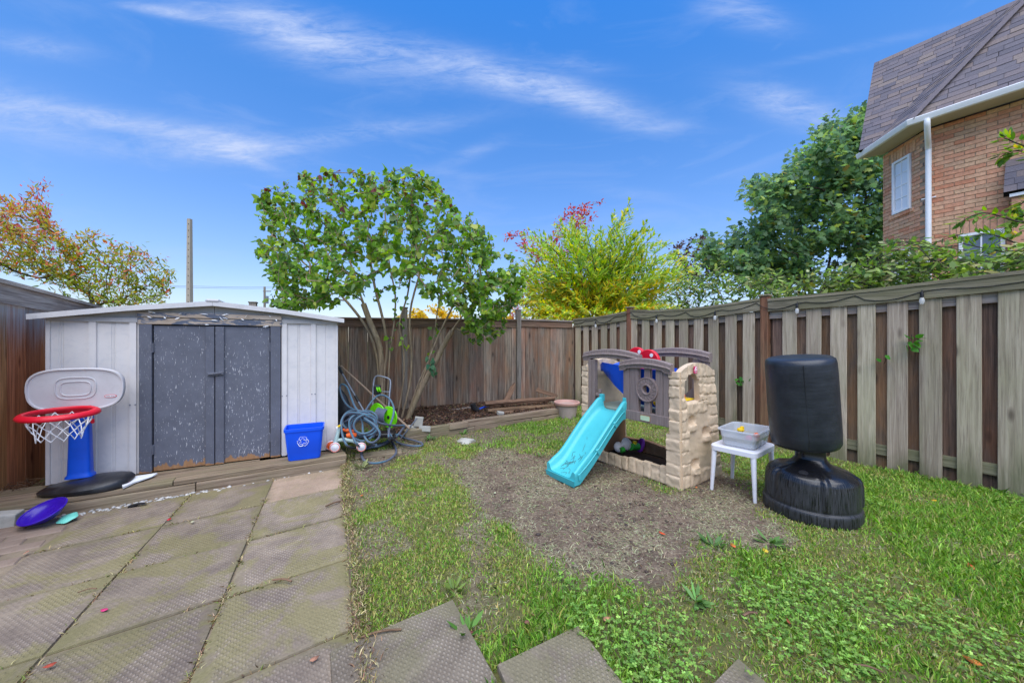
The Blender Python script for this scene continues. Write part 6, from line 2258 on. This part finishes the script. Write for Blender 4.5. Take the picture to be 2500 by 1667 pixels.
# ---- yellow-green willow-leaved shrub past the corner
SB = Vector((2.15, 9.3, .0))
t2 = tree_at("willow_shrub", "yellow-green narrow-leaved shrub rising behind the fence corner", "shrub", SB)
mbw = MB()
pos, dr_, nr_, ln_, wd_, ht_ = [], [], [], [], [], []
tipsW = []
OUT = [(1255, 700), (1270, 600), (1330, 590), (1290, 560), (1390, 560), (1430, 560), (1500, 545), (1540, 485), (1545, 560), (1580, 540), (1600, 570), (1640, 590), (1690, 630), (1685, 655), (1650, 700), (1600, 730), (1300, 770), (1350, 790), (1260, 740), (1650, 610)]
WIL = [(1262, 560), (1300, 560), (1400, 520), (1490, 545), (1500, 505), (1545, 480), (1560, 560), (1590, 535), (1612, 560), (1650, 600), (1700, 620), (1690, 680), (1650, 750), (1500, 790), (1340, 795), (1250, 780), (1225, 690)]
k = 0
while len(tipsW) < 430:
    x, y = random.uniform(1235, 1710), random.uniform(480, 795)
    if k < len(OUT): x, y = OUT[k]; k += 1
    elif float(poly_sd(x, y, WIL)) < 0: continue
    tipsW.append((x, y))
for _ in range(150):
    tipsW.append((random.uniform(1230, 1715), random.uniform(640, 795)))
for q, (x, y) in enumerate(tipsW):
    Y = 9.3 + random.uniform(-1.0, 1.0)
    if y > 745: Y = random.uniform(8.1, 8.5)
    T = P(x, y, Y) - SB
    b0 = Vector((random.gauss(0, .12), random.gauss(0, .12), 1.0 + random.random() * .5))
    L = (T - b0).length
    mid = b0.lerp(T, .5) + Vector((0, 0, .18 * L))
    sp_ = spline([b0, mid, T], 9)
    lead = q < 60
    if lead: mbw.tube(sp_, [.016 * (1 - .8 * i / (len(sp_) - 1)) for i in range(len(sp_))], 5)
    start = max(0, len(sp_) - int(10 + 4 * random.random()))
    nl = int(30 if lead else 26)
    for i in range(nl):
        f = start + (len(sp_) - 1 - start) * (i / nl)
        i0 = int(f); p = sp_[i0].lerp(sp_[min(i0 + 1, len(sp_) - 1)], f - i0)
        d = (sp_[min(i0 + 1, len(sp_) - 1)] - sp_[max(i0 - 1, 0)]).normalized()
        sd = Vector((random.gauss(0, 1), random.gauss(0, 1), random.gauss(0, 1))); sd = (sd - d * sd.dot(d)).normalized()
        pos.append(p); dr_.append(d * .8 + sd * .75 + Vector((0, 0, -.1))); nr_.append(Vector((random.gauss(0, .5), -.6, .8)))
        tp = 1 - .55 * (i / nl) ** 3
        ln_.append(random.uniform(.15, .24) * tp); wd_.append(random.uniform(.036, .058)); ht_.append(p.z)
mbw.tube([(0, 0, 0), (0, 0, 1.2)], [.09, .06], 8)
mbw.obj("trunk", M['bark_dark'], t2)
n = len(pos)
c_ = palette(n, [(150, 182, 60), (176, 198, 66), (128, 166, 58), (204, 204, 70), (224, 206, 62)], [4, 4, 3, 2, 1])
lowy = (np.array(ht_) < 2.7) & (rng.random(n) < .45)
c_[lowy] = palette(int(lowy.sum()), [(206, 188, 46), (188, 180, 50), (214, 176, 44)], [2, 2, 1])
leaves("crown", pos, dr_, nr_, ln_, wd_, c_, LANCE, M['leaf'], t2)


def bushy(t, base, poly, Y0, dY, ntg, nleaf, leaf, cols, wts, shape, mat='leaf', stems=5, r0=.003, ex=.45, barkm='bark_dark', lo=.02, jit=.05, droop=-.2, start_z=.2, dens=None, up=.75, colf=None):
    xs_ = [p[0] for p in poly]; ys_ = [p[1] for p in poly]
    tg = []
    while len(tg) < ntg:
        x, y = random.uniform(min(xs_), max(xs_)), random.uniform(min(ys_), max(ys_))
        if float(poly_sd(x, y, poly)) < 0: continue
        if dens and random.random() > dens(x, y): continue
        tg.append(P(x, y, Y0 + random.uniform(-dY, dY)) - base)
    cen = sum(tg, Vector()) / len(tg)
    st = []
    for k in range(stems):
        a = 2 * math.pi * k / stems
        b0 = Vector((.06 * math.cos(a), .06 * math.sin(a), start_z * 0))
        tip = cen * .75 + Vector((math.cos(a) * dY * .5, math.sin(a) * dY * .4, 0))
        st.append(spline([b0, b0.lerp(tip, .45) + Vector((0, 0, .12)), tip], 5))
    A, par, cnt, tips, Dn = grow(st, tg, .2, lo, .35)
    branches("trunk", A, par, cnt, r0, ex, M[barkm], t, .16)
    tw_ = np.concatenate([np.where((cnt <= 3) & (par >= 0))[0], np.repeat(tips[cnt[tips] > 3], 3)])
    rep = max(1, int(math.ceil(nleaf / len(tw_))))
    idx_ = np.repeat(tw_, rep)
    idx_ = idx_[rng.permutation(len(idx_))[:nleaf]]
    n = len(idx_)
    pos = A[par[idx_]] + (A[idx_] - A[par[idx_]]) * rng.random((n, 1)) + rng.normal(0, jit, (n, 3))
    dr_ = Dn[idx_] * .8 + rng.normal(0, .6, (n, 3)) + np.array([0, 0, droop])
    nr_ = rng.normal(0, .5, (n, 3)) + np.array([0, -.35, up])
    c_ = palette(n, cols, wts)
    if colf is not None: c_ = colf(pos, c_)
    sz = rng.uniform(leaf[0], leaf[1], n)
    leaves("crown", pos, dr_, nr_, sz, sz * rng.uniform(leaf[2] * .8, leaf[2] * 1.2, n), c_, shape, M[mat], t)


# red-leaved shrub behind the willow shrub
B_ = Vector((1.5, 11.2, 0))
t3 = tree_at("burning_bush", "red and orange autumn shrub showing through behind the yellow-green shrub", "shrub", B_)
bushy(t3, B_, [(1225, 575), (1265, 560), (1330, 585), (1385, 500), (1460, 490), (1480, 495), (1440, 560), (1400, 620), (1500, 660), (1450, 740), (1330, 775), (1245, 775), (1230, 720), (1270, 680), (1300, 640)], 11.0, .7, 230, 3600, (.06, .11, .5),
      [(196, 64, 48), (214, 96, 52), (180, 48, 66), (222, 128, 70), (150, 110, 50)], [4, 3, 2, 2, 1], LANCE)
B_ = Vector((-.5, 11.5, 0))
t3b = tree_at("yellow_shrub", "low golden yellow shrub just above the back fence behind the multi-stem tree", "shrub", B_)
bushy(t3b, B_, [(940, 790), (1010, 758), (1060, 748), (1110, 760), (1130, 790), (1250, 770), (1250, 800), (940, 800)], 11.5, .5, 120, 2200, (.08, .13, .7), [(228, 194, 40), (214, 178, 44), (190, 176, 60)], [3, 2, 1], OVAL)
# burning bush over the left fence
B_ = Vector((-7.0, 6.4, 0))
t4 = tree_at("burning_bush", "orange and pink autumn shrub spreading over the left fence and shed roof", "shrub", B_)
BB = [(-80, 480), (0, 470), (60, 490), (95, 445), (118, 440), (100, 480), (130, 560), (190, 575), (240, 560), (280, 590), (340, 605), (400, 635), (425, 695), (390, 740), (320, 748), (230, 735), (140, 690), (0, 660), (-80, 650)]
def bbcol(pos, c):
    h = (pos[:, 2] - 2.0) / 2.0 + rng.normal(0, .22, len(pos))
    lo_, hi_ = h < .46, h > .92
    c[lo_] = palette(int(lo_.sum()), [(136, 154, 56), (160, 170, 64), (118, 138, 52), (190, 160, 70), (226, 120, 90)], [4, 4, 3, 2, .8])
    c[hi_] = palette(int(hi_.sum()), [(206, 104, 86), (216, 134, 80), (190, 80, 84), (190, 150, 80)], [3, 3, 2, 2])
    return c


bushy(t4, B_, BB, 6.3, .55, 560, 9000, (.05, .10, .30), [(196, 172, 66), (174, 168, 62), (214, 144, 84), (220, 114, 100), (150, 158, 62), (214, 170, 80), (204, 96, 106)], [5, 4, 4, 2, 3, 3, 1], LANCE, droop=-.05, jit=.06, r0=.0028, colf=bbcol)

# the maple beside the house
B_ = Vector((11.7, 14.6, 0))
t5 = tree_at("maple_tree", "big dark green maple tree beside the brick house", "tree", B_)
MP = [(1722, 560), (1745, 560), (1775, 585), (1800, 548), (1850, 560), (1838, 500), (1822, 455), (1850, 435), (1890, 440), (1888, 405), (1930, 375), (1945, 385), (1970, 340), (2010, 322), (2020, 305), (2085, 270), (2110, 265), (2150, 250), (2240, 300),
      (2260, 500), (2220, 660), (2120, 660), (2080, 600), (2000, 640), (1950, 690), (1850, 690), (1760, 680), (1720, 640)]
bushy(t5, B_, MP, 14.2, 2.3, 330, 22000, (.13, .23, .9), [(114, 146, 102), (130, 164, 100), (98, 130, 96), (150, 178, 94), (172, 190, 100), (178, 166, 94)], [6, 4, 5, 1.6, .6, .4], MAPLE, stems=7, r0=.012, ex=.42, jit=.21, droop=-.35, lo=.05, up=1.0)
B_ = Vector((7.0, 15.5, 0))
t6 = tree_at("purple_shrub", "thin purplish brown shrub left of the maple", "shrub", B_)
bushy(t6, B_, [(1640, 610), (1665, 590), (1700, 575), (1725, 560), (1750, 610), (1740, 680), (1650, 680)], 15.5, .8, 110, 1500, (.10, .16, .6), [(110, 80, 72), (92, 72, 66), (126, 96, 66), (84, 96, 60)], [3, 3, 1, 1], OVAL)

# ---- vine and branches along the top of the right fence
VN = [(1640, 700), (1700, 665), (1760, 660), (1790, 690), (1860, 670), (1950, 680), (2030, 655), (2120, 640), (2200, 590), (2260, 585), (2320, 640), (2420, 650), (2520, 600), (2620, 560), (2620, 700), (2400, 700), (2200, 712), (2000, 725), (1880, 735), (1700, 775), (1620, 770), (1600, 730)]
vb = Vector((4.3, 5.2, 0))
t7 = thing("climbing_vine", "green vine sprawling along the top of the mossy right fence", "vine", vb)


def fence_Y(px):
    k_ = (px - CX) / FPX
    t_ = (4.293 - 3.091 * k_) / (k_ + .667)
    return 3.091 + t_


pos, dr_, nr_ = [], [], []
vt = MB()
cnt_ = 0
while cnt_ < 330:
    x, y = random.uniform(1600, 2620), random.uniform(555, 775)
    if float(poly_sd(x, y, VN)) < 0: continue
    cnt_ += 1
    Yf = fence_Y(x)
    Y = Yf + random.uniform(.25, 1.0)
    p = P(x, y, Y) - vb
    a = random.choice([-1, 1]) * Vector((.55, -.83, 0)) + Vector((random.gauss(0, .35), random.gauss(0, .35), random.gauss(-.1, .35)))
    a.normalize()
    L = random.uniform(.25, .6)
    sp_ = spline([p - a * L * .5 + Vector((0, 0, -.05)), p + Vector((0, 0, .03)), p + a * L * .5 + Vector((0, 0, -.06))], 5)
    vt.tube(sp_, .004, 4, cap=False)
    for q in range(14):
        i0 = random.randrange(len(sp_))
        pos.append(sp_[i0] + Vector((random.gauss(0, .03), random.gauss(0, .03), random.gauss(0, .025))))
        dr_.append(a * .5 * random.choice([-1, 1]) + Vector((random.gauss(0, .6), random.gauss(0, .6), random.gauss(-.25, .4))))
        nr_.append(Vector((random.gauss(0, .5), random.gauss(-.35, .5), 1)))
n = len(pos)
sz = rng.uniform(.065, .115, n)
c_ = palette(n, [(108, 138, 66), (132, 160, 74), (92, 120, 68), (156, 176, 96), (176, 180, 130), (196, 186, 86)], [4, 4, 3, 2, 1.5, .3])
leaves("foliage", pos, dr_, nr_, sz, sz * .46, c_, OVAL, M['leaf'], t7)
vt.obj("stem", M['bark_dark'], t7)
# dogwood-like branches arching in front of the house
db = Vector((6.0, 4.6, 0))
t8 = thing("arching_shrub", "leafy arching branches in front of the brick house at the right edge", "shrub", db)
brs = [[(2700, 700), (2560, 600), (2440, 640), (2340, 640), (2255, 625)], [(2700, 720), (2560, 560), (2480, 540), (2400, 520), (2340, 545)], [(2700, 700), (2600, 500), (2530, 380), (2470, 345), (2445, 335)], [(2700, 650), (2600, 540), (2540, 480), (2490, 500), (2470, 520)],
       [(2700, 760), (2500, 660), (2420, 690), (2380, 640), (2420, 600)], [(2700, 700), (2580, 620), (2500, 600), (2430, 575), (2390, 570)], [(2700, 730), (2520, 640), (2400, 660), (2300, 680), (2230, 650)], [(2700, 560), (2560, 420), (2510, 375), (2470, 370), (2440, 385)],
       [(2690, 700), (2600, 640), (2500, 625), (2420, 610), (2330, 590)], [(2690, 700), (2600, 560), (2520, 530), (2490, 530), (2450, 560)]]
pos, dr_, nr_ = [], [], []
bt = MB()
for k, br in enumerate(brs):
    Y = 4.3 + .12 * (k % 4)
    sp_ = spline([P(x, y, Y + .05 * i) - db for i, (x, y) in enumerate(br)], 8)
    bt.tube(sp_, [.017 * (1 - .8 * i / (len(sp_) - 1)) for i in range(len(sp_))], 6)
    for i in range(10, len(sp_)):
        d = (sp_[i] - sp_[i - 1]).normalized()
        for _ in range(3 if i > len(sp_) - 14 else 2):
            sd = Vector((random.gauss(0, 1), random.gauss(0, 1), random.gauss(0, 1))); sd = (sd - d * sd.dot(d)).normalized()
            pos.append(sp_[i] + sd * random.uniform(.0, .05)); dr_.append(d * .7 + sd * .7 + Vector((0, 0, -.1))); nr_.append(Vector((random.gauss(0, .4), -.4, 1)))
bt.tube([(0.9, -.4, 0), (.7, -.35, .9), P(2690, 705, 4.3) - db], [.04, .034, .022], 8)
bt.obj("branch", M['bark_dark'], t8, True)
n = len(pos)
sz = rng.uniform(.075, .12, n)
c_ = palette(n, [(104, 142, 56), (124, 160, 60), (90, 126, 58), (148, 174, 74), (206, 180, 64)], [4, 4, 3, 2, .5])
leaves("foliage", pos, dr_, nr_, sz, sz * .45, c_, OVAL, M['leaf'], t8)

# sprigs pushing through the fence
for (px, py, nl, lab) in ((2225, 832, 14, "green vine sprig with most leaves growing through the right fence, nearest the camera"), (2163, 870, 3, "tiny vine sprig with a few leaves in a fence gap, middle of three"),
                          (1806, 932, 7, "small vine sprig in a fence gap left of the punching bag")):
    k_ = (px - CX) / FPX
    Y = fence_Y(px) - .06
    b0 = P(px, py, Y)
    t = thing("vine_sprig", lab, "vine", b0)
    pos = [Vector((random.gauss(0, .035 if nl > 4 else .012), random.gauss(0, .02), random.gauss(0, .05 if nl > 4 else .012))) for _ in range(nl)]
    dr_ = [Vector((random.gauss(-.4, .5), -.6, random.gauss(-.1, .5))) for _ in range(nl)]
    nr_ = [Vector((random.gauss(0, .4), -.8, .6)) for _ in range(nl)]
    leaves("foliage", pos, dr_, nr_, rng.uniform(.06, .095, nl), rng.uniform(.035, .06, nl), palette(nl, [(66, 128, 50), (88, 146, 58)], [1, 1]), OVAL, M['leaf'], t)
    MB().tube(spline([(.06, .08, -.08), (0, 0, -.02), (-.02, -.02, .06)], 4), .0025, 4).obj("stem", M['bark_dark'], t)
# the small green sucker on the tree
b0 = P(1052, 893, 5.4)
t = thing("leaf_sprig", "small bluish green sprig on the lower right limb of the multi-stem tree", "sprig", b0)
nl = 16
leaves("foliage", [Vector((random.gauss(0, .035), random.gauss(0, .03), random.gauss(0, .07))) for _ in range(nl)], [Vector((random.gauss(0, .5), -.3, -1)) for _ in range(nl)], [Vector((random.gauss(0, .5), -1, .3)) for _ in range(nl)],
       rng.uniform(.06, .09, nl), rng.uniform(.04, .06, nl), palette(nl, [(70, 116, 82), (84, 130, 90)], [1, 1]), HEART, M['leaf'], t)

# ================================================================== TURF
def scatter(nmax, x0, x1, y0, y1, dens):
    x = rng.uniform(x0, x1, nmax); y = rng.uniform(y0, y1, nmax)
    keep = rng.random(nmax) < dens(x, y)
    return x[keep], y[keep]


def infrust(x, y, m=.8):
    return (np.abs(x) < 1.42 * y + m) & (y > .6)


RX, RY = 4.293, 3.091


def inyard(x, y):
    d_right = (x - RX) * (-.832) + (y - RY) * (-.555)       # >0 on the yard side of the right fence
    d_back = (x - 1.271) * .418 + (y - 7.622) * (-.909)
    return (d_right > .05) & (d_back > .06)




def offslab(x, y, m=.0):
    k_ = np.ones(x.shape, bool)
    for (a, c, r_, hx_, hy_) in STEPS:
        u = (x - a) * math.cos(r_) + (y - c) * math.sin(r_); v = -(x - a) * math.sin(r_) + (y - c) * math.cos(r_)
        k_ &= ~((np.abs(u) < hx_ - .012) & (np.abs(v) < hy_ - .012))
    lx = (x - PO.x) * PX.x + (y - PO.y) * PX.y; ly = (x - PO.x) * PY.x + (y - PO.y) * PY.y
    k_ &= ~((lx > -.02) & (lx < 1.2) & (ly > -.66) & (ly < .0))
    k_ &= np.hypot(x - BC.x, y - BC.y) > .29
    return k_


def blades(name, x, y, h, w, lean, cols, mat, label, flat=False):
    n = len(x)
    z = gz(x, y)
    a = rng.uniform(0, 2 * math.pi, n)
    px_, py_ = np.cos(a), np.sin(a)
    b = rng.uniform(0, 2 * math.pi, n)
    lx, ly = np.cos(b) * lean * h, np.sin(b) * lean * h
    hz = h * np.sqrt(np.maximum(.02, 1 - np.minimum(lean, .99) ** 2))
    V = np.empty((n, 5, 3))
    V[:, 0] = np.stack([x - px_ * w / 2, y - py_ * w / 2, z - .004], -1)
    V[:, 1] = np.stack([x + px_ * w / 2, y + py_ * w / 2, z - .004], -1)
    V[:, 2] = np.stack([x + lx * .35 + px_ * w * .42, y + ly * .35 + py_ * w * .42, z + hz * .62], -1)
    V[:, 3] = np.stack([x + lx, y + ly, z + hz], -1)
    V[:, 4] = np.stack([x + lx * .35 - px_ * w * .42, y + ly * .35 - py_ * w * .42, z + hz * .62], -1)
    F = np.arange(n * 5).reshape(n, 5)
    C = np.repeat(cols[:, None, :], 5, 1).reshape(-1, 3)
    o = obj(name, np_mesh(name, V.reshape(-1, 3), F, mat, C))
    return tag(o, label, None, None, 'stuff')


def turf_density(x, y):
    t, bare, ins, pd = ground_masks(x, y)
    sdn = fbm(x, y, 5, 3, 15)
    d = t * (.35 + .9 * sstep(.36, .58, sdn))
    near_ = 1.0 / (1 + .10 * np.maximum(0, y - 2) ** 1.6)
    return np.clip(d * near_, 0, 1) * infrust(x, y) * inyard(x, y) * offslab(x, y)


x, y = scatter(900000, -2.2, 5.6, .6, 7.6, turf_density)
n = len(x)
lush = sstep(.42, .62, fbm(x, y, 1.9, 4, 61))
rightside = sstep(.2, .9, x)
h = rng.uniform(.014, .040, n) * (.7 + .7 * lush) * np.where(rng.random(n) < .07, 1.8, 1.0)
w = rng.uniform(.003, .0056, n) * (1 + .12 * y)
cg = palette(n, [(118, 162, 56), (142, 182, 66), (100, 144, 54), (166, 196, 90)], [4, 3, 3, 2], .27)
cy_ = palette(n, [(178, 178, 96), (194, 180, 120), (160, 164, 82), (170, 148, 104)], [3, 2, 3, 1], .16)
yl = rng.random(n) < np.clip(.54 - .5 * lush - .08 * rightside, .11, .75)
cg[yl] = cy_[yl]
blades("grass", x, y, h, w, np.clip(rng.normal(.68, .24, n), .05, .98), cg, M['grass'], "patchy short lawn grass, green and straw-yellow")
print("grass", n)


# clippings and dead straw lying on the bare soil
def clip_density(x, y):
    t, bare, ins, pd = ground_masks(x, y)
    f = sstep(.40, .60, fbm(x, y, 3.1, 4, 51))
    return np.clip((bare * (.12 + .8 * f) + .22 * (1 - t) * (1 - ins) + .16 + .3 * t * sstep(.45, .6, fbm(x, y, 4, 3, 44))), 0, 1) * infrust(x, y) * inyard(x, y) * offslab(x, y) * (pd < .05) * (1 - ins) / (1 + .25 * np.maximum(0, y - 2))


x, y = scatter(200000, -2.2, 5.4, .6, 7.4, clip_density)
n = len(x)
blades("grass_clippings", x, y, rng.uniform(.015, .055, n), rng.uniform(.002, .0042, n) * (1 + .1 * y), np.full(n, .985), palette(n, [(184, 184, 146), (166, 176, 130), (192, 182, 150), (144, 160, 110), (126, 98, 78)], [4, 4, 3, 3, 1.5], .15),
       M['leaf_dry'], "dry grass clippings and straw strewn over the bare soil")
# clods of trampled earth
def clod_density(x, y):
    t, bare, ins, pd = ground_masks(x, y)
    return np.clip(bare, 0, 1) * (.15 + .85 * sstep(.5, .62, fbm(x, y, 2.2, 3, 19))) * infrust(x, y) * inyard(x, y) * offslab(x, y)


x, y = scatter(9000, -1.6, 3.0, 1.6, 5.0, clod_density)
n = min(len(x), 2600)
x, y = x[:n], y[:n]
r_ = rng.uniform(.003, .012, n) * rng.uniform(.5, 1, n)
vv_ = iv[None] * np.stack([r_ * rng.uniform(.8, 1.6, n), r_ * rng.uniform(.8, 1.6, n), r_ * .7], -1)[:, None, :] * (1 + rng.normal(0, .16, (n, len(iv), 1)))
vv_ = vv_ + np.stack([x, y, gz(x, y) + r_ * .25], -1)[:, None, :]
ff_ = (if_[None] + (np.arange(n) * len(iv))[:, None, None]).reshape(-1, 3)
tag(obj("soil_clods", np_mesh("soil_clods", vv_.reshape(-1, 3), ff_, M['pebble'], np.repeat(palette(n, [(84, 68, 58), (104, 86, 74), (66, 54, 47), (128, 110, 96)], [4, 3, 3, 1], .15), len(iv), 0))), "small clods of dark earth on the bare soil", None, None, 'stuff')
# mulch of leaf litter in the bed
x = rng.uniform(-1.6, 1.4, 26000); y = rng.uniform(4.7, 7.6, 26000)
_, inb = bedz(x, y)
keep = (inb > .5) & inyard(x, y) & infrust(x, y)
x, y = x[keep][:9000], y[keep][:9000]
n = len(x)
pos = np.stack([x, y, gz(x, y) + rng.uniform(.0, .012, n)], -1)
dr_ = rng.normal(0, 1, (n, 3)) * np.array([1, 1, .3])
tag(leaves("leaf_mulch", pos, dr_, rng.normal(0, .45, (n, 3)) + np.array([0, 0, 1]), rng.uniform(.02, .055, n), rng.uniform(.012, .028, n), palette(n, [(96, 70, 54), (120, 86, 66), (70, 52, 44), (146, 112, 86), (84, 58, 44), (126, 122, 80)], [4, 3, 4, 2, 2, .6], .2),
           OVAL, M['leaf_dry']), "brown leaf mulch covering the planting bed", None, None, 'stuff')


# clover in the near right of the lawn
def clov_density(x, y):
    t, bare, ins, pd = ground_masks(x, y)
    f = sstep(.44, .60, fbm(x, y, 1.4, 4, 91) + .10 * sstep(.5, 1.3, x) * sstep(2.3, 1.7, y))
    return np.clip(t * f, 0, 1) * .72 * (x > .25) * infrust(x, y) * inyard(x, y) * offslab(x, y) / (1 + .5 * np.maximum(0, y - 2))


x, y = scatter(56000, .2, 5.2, .6, 4.2, clov_density)
n = len(x)
z = gz(x, y) + rng.uniform(.018, .05, n)
pp, dd, nn_ = [], [], []
a0 = rng.uniform(0, 6.28, n)
for k in range(3):
    a = a0 + k * 2.094
    dd.append(np.stack([np.cos(a), np.sin(a), rng.uniform(-.1, .3, n)], -1)); pp.append(np.stack([x, y, z], -1)); nn_.append(np.stack([rng.normal(0, .25, n), rng.normal(0, .25, n), np.ones(n)], -1))
pp, dd, nn_ = np.concatenate(pp), np.concatenate(dd), np.concatenate(nn_)
c_ = np.tile(palette(n, [(114, 152, 62), (130, 168, 70), (100, 136, 58), (150, 184, 90)], [4, 3, 3, 1.5], .2), (3, 1))
sz = np.tile(rng.uniform(.008, .0135, n), 3)
tag(leaves("clover", pp, dd, nn_, sz, sz * .95, c_, [(0, 0, 0), (.5, .5, .05), (1, .3, .02), (.9, 0, -.03), (1, -.3, .02), (.5, -.5, .05)], M['grass']), "green clover spreading through the lawn at the near right", None, None, 'stuff')
print("clover", n)

# grass creeping in the joints of the patio
x_, y_ = [], []
for i in (0, 1, -1):
    for _ in range(1700 if i == 0 else 900):
        j = random.uniform(-1, 4.5)
        if vnoise(j * 4 + i * 9, 3.3 + i) < .42: continue
        q = lat(i, j) + E1.normalized() * random.gauss(0, .009)
        x_.append(q.x); y_.append(q.y)
for j in range(0, 5):
    for _ in range(260):
        i = random.uniform(-2, 1)
        if vnoise(i * 4 + j * 5, 7.1 + j) < .5: continue
        q = lat(i, j) + E2.normalized() * random.gauss(0, .007)
        x_.append(q.x); y_.append(q.y)
for _ in range(2600):
    q = lat(1.02, random.uniform(-1.6, 4.5)) + E1.normalized() * random.gauss(.02, .025)
    x_.append(q.x); y_.append(q.y)
x, y = np.array(x_), np.array(y_)
n = len(x)
o = blades("joint_grass", x, y, rng.uniform(.012, .036, n), rng.uniform(.003, .006, n), np.clip(rng.normal(.9, .15, n), .1, .985), palette(n, [(196, 180, 134), (160, 158, 90), (160, 134, 100), (128, 142, 70), (116, 92, 72)], [3, 2, 3, 1.5, 2], .15), M['leaf_dry'], "dry grass and debris in the joints between the patio slabs")
o.location.z = .035

# weeds, each a plant of its own
for (px, py, r_, nl, cc, lab) in [(548, 1181, .045, 12, (74, 116, 56), "small green weed at the foot of the step, right of two"), (518, 1188, .04, 10, (80, 120, 60), "small green weed at the foot of the step, left of two"), (352, 1228, .06, 16, (92, 120, 76), "sprawling gray-green weed by the white pebbles"),
                                  (1622, 1196, .04, 10, (96, 148, 58), "bright green weed at the stone corner of the playhouse"), (1110, 1405 + 40, .07, 18, (110, 134, 56), "pale green weed at the tip of the nearest stepping slab"), (885, 1145, .10, 26, (124, 130, 84), "gray-green weed in front of the plank under the hose"),
                                  (1050, 1075, .09, 22, (84, 122, 62), "leafy weed at the front of the bed border, left of two"), (1130, 1060, .08, 20, (92, 128, 60), "leafy weed at the front of the bed border, right of two"), (1740, 1330, .09, 18, (84, 118, 60), "broad-leaved weed on the bare soil below the punching bag"),
                                  (1880, 1325, .10, 20, (94, 130, 62), "dandelion rosette near the base of the punching bag"), (1700, 1470, .09, 16, (104, 142, 74), "broad pale weed at the near edge of the bare soil"), (1140, 1550, .08, 16, (90, 132, 50), "green weed between the two nearest stepping slabs"),
                                  (1320, 1115, .06, 14, (84, 124, 54), "green tuft left of the slide's foot"), (870, 1122, .06, 16, (130, 126, 84), "faded weed at the right end of the timber step")]:
    b0 = G(px, py); b0.z = gzf(b0.x, b0.y)
    t = thing("weed", lab, "weed", b0, 0, "small weeds")
    a = rng.uniform(0, 6.28, nl)
    d_ = np.stack([np.cos(a), np.sin(a), rng.uniform(.05, .9, nl)], -1)
    leaves("leaf", d_ * rng.uniform(0, r_ * .35, (nl, 1)) + np.array([0, 0, .004]), d_, rng.normal(0, .3, (nl, 3)) + np.array([0, 0, 1]), rng.uniform(.5, 1.1, nl) * r_, rng.uniform(.16, .32, nl) * r_, palette(nl, [cc], [1], .2), OVAL, M['grass'], t)

# fallen leaves, each its own
FL = [(1287, 1565 - 40, (150, 96, 84), "small reddish leaf on the grass"), (1617, 1306, (226, 92, 44), "orange fallen leaf on the bare soil left of a bright scrap"), (1790, 1337, (230, 110, 60), "orange-red fallen leaf on the soil below the table"), (1868, 1349, (232, 196, 60), "long yellow fallen leaf on the soil"),
      (1483, 1518, (216, 160, 120), "pale pinkish leaf by the middle stepping slab"), (2370, 1388, (206, 110, 60), "long orange leaf on the right lawn"), (2374, 1620, (222, 122, 60), "large orange leaf at the bottom right of the lawn"), (1150, 1552, (116, 70, 60), "dark red leaf beside the nearest stepping slab"),
      (413, 1275, (196, 30, 52), "bright red leaf on the patio slabs"), (255, 1500, (196, 60, 110), "pink leaf on the near patio slabs"), (121, 1638, (170, 70, 50), "rust leaf in the patio joint near the bottom left"), (470, 1281, (206, 196, 170), "pale leaf on the patio right of the red leaf"),
      (883, 1213, (220, 120, 50), "orange leaf at the edge of the lawn by the patio"), (1208, 1207, (206, 208, 160), "pale green leaf lying on the bare soil left of the slide"), (2285, 1618 - 10, (150, 150, 100), "dull folded leaf in the near right grass"), (1700, 1233 - 40, (206, 120, 70), "orange leaf beside the stone wall of the playhouse"),
      (1925, 1525, (180, 90, 60), "curled brown leaf in the clover"), (768, 1621, (180, 120, 100), "small tan leaf on the near slab by the lawn"), (2280, 1226, (230, 170, 40), "yellow leaf near the foot of the right fence"), (62, 1358, (206, 150, 130), "pale leaf on the brick pavers")]
lm = [(u - .5, v * .9, w) for (u, v, w) in OVAL]
for (px, py, cc, lab) in FL:
    b0 = G(px, py)
    on = poly_sd(b0.x, b0.y, PATIO_EDGE) > 0
    b0.z = (.026 if on else gzf(b0.x, b0.y) + .018)
    s_ = .055 if cc[0] > 200 and py > 1300 else .04
    o = leaves("fallen_leaf", [Vector((0, 0, 0))], [Vector((random.gauss(0, 1), random.gauss(0, 1), random.gauss(0, .12)))], [Vector((random.gauss(0, .25), -.25, 1))], [s_], [s_ * .55], palette(1, [cc], [1], .05), lm, M['leaf_dry'])
    V0 = o.data
    so = o.modifiers.new("thick", 'SOLIDIFY'); so.thickness = .0008
    o.location = b0
    tag(o, lab, "leaf", "fallen leaves")
# twigs on the slabs and soil
for (a, c, r_, lab) in [((795, 1245), (832, 1232), .006, "dark twig on the slab by the lawn edge"), ((665, 1429), (712, 1432), .005, "reddish twig across the slab joint"), ((190, 1460), (236, 1450), .003, "pale straw on the near left slab"), ((2085, 1642), (2155, 1660), .004, "pale twig in the grass at the bottom right"),
                        ((1815, 1518), (1848, 1512), .006, "curved pale twig lying in the clover"), ((880, 1572), (980, 1552), .005, "long straw stalk along the top of the nearest stepping slab")]:
    A, B_ = G(*a), G(*c)
    on = poly_sd(A.x, A.y, PATIO_EDGE) > 0
    for q in (A, B_): q.z = .03 if on else gzf(q.x, q.y) + .03
    t = MB().tube(spline([A, A.lerp(B_, .5) + Vector((0, .008, .004)), B_], 4), r_, 6).obj("twig", M['rotten'], None)
    tag(t, lab, "twig", "twigs on the ground")
print("objects", len(bpy.data.objects))
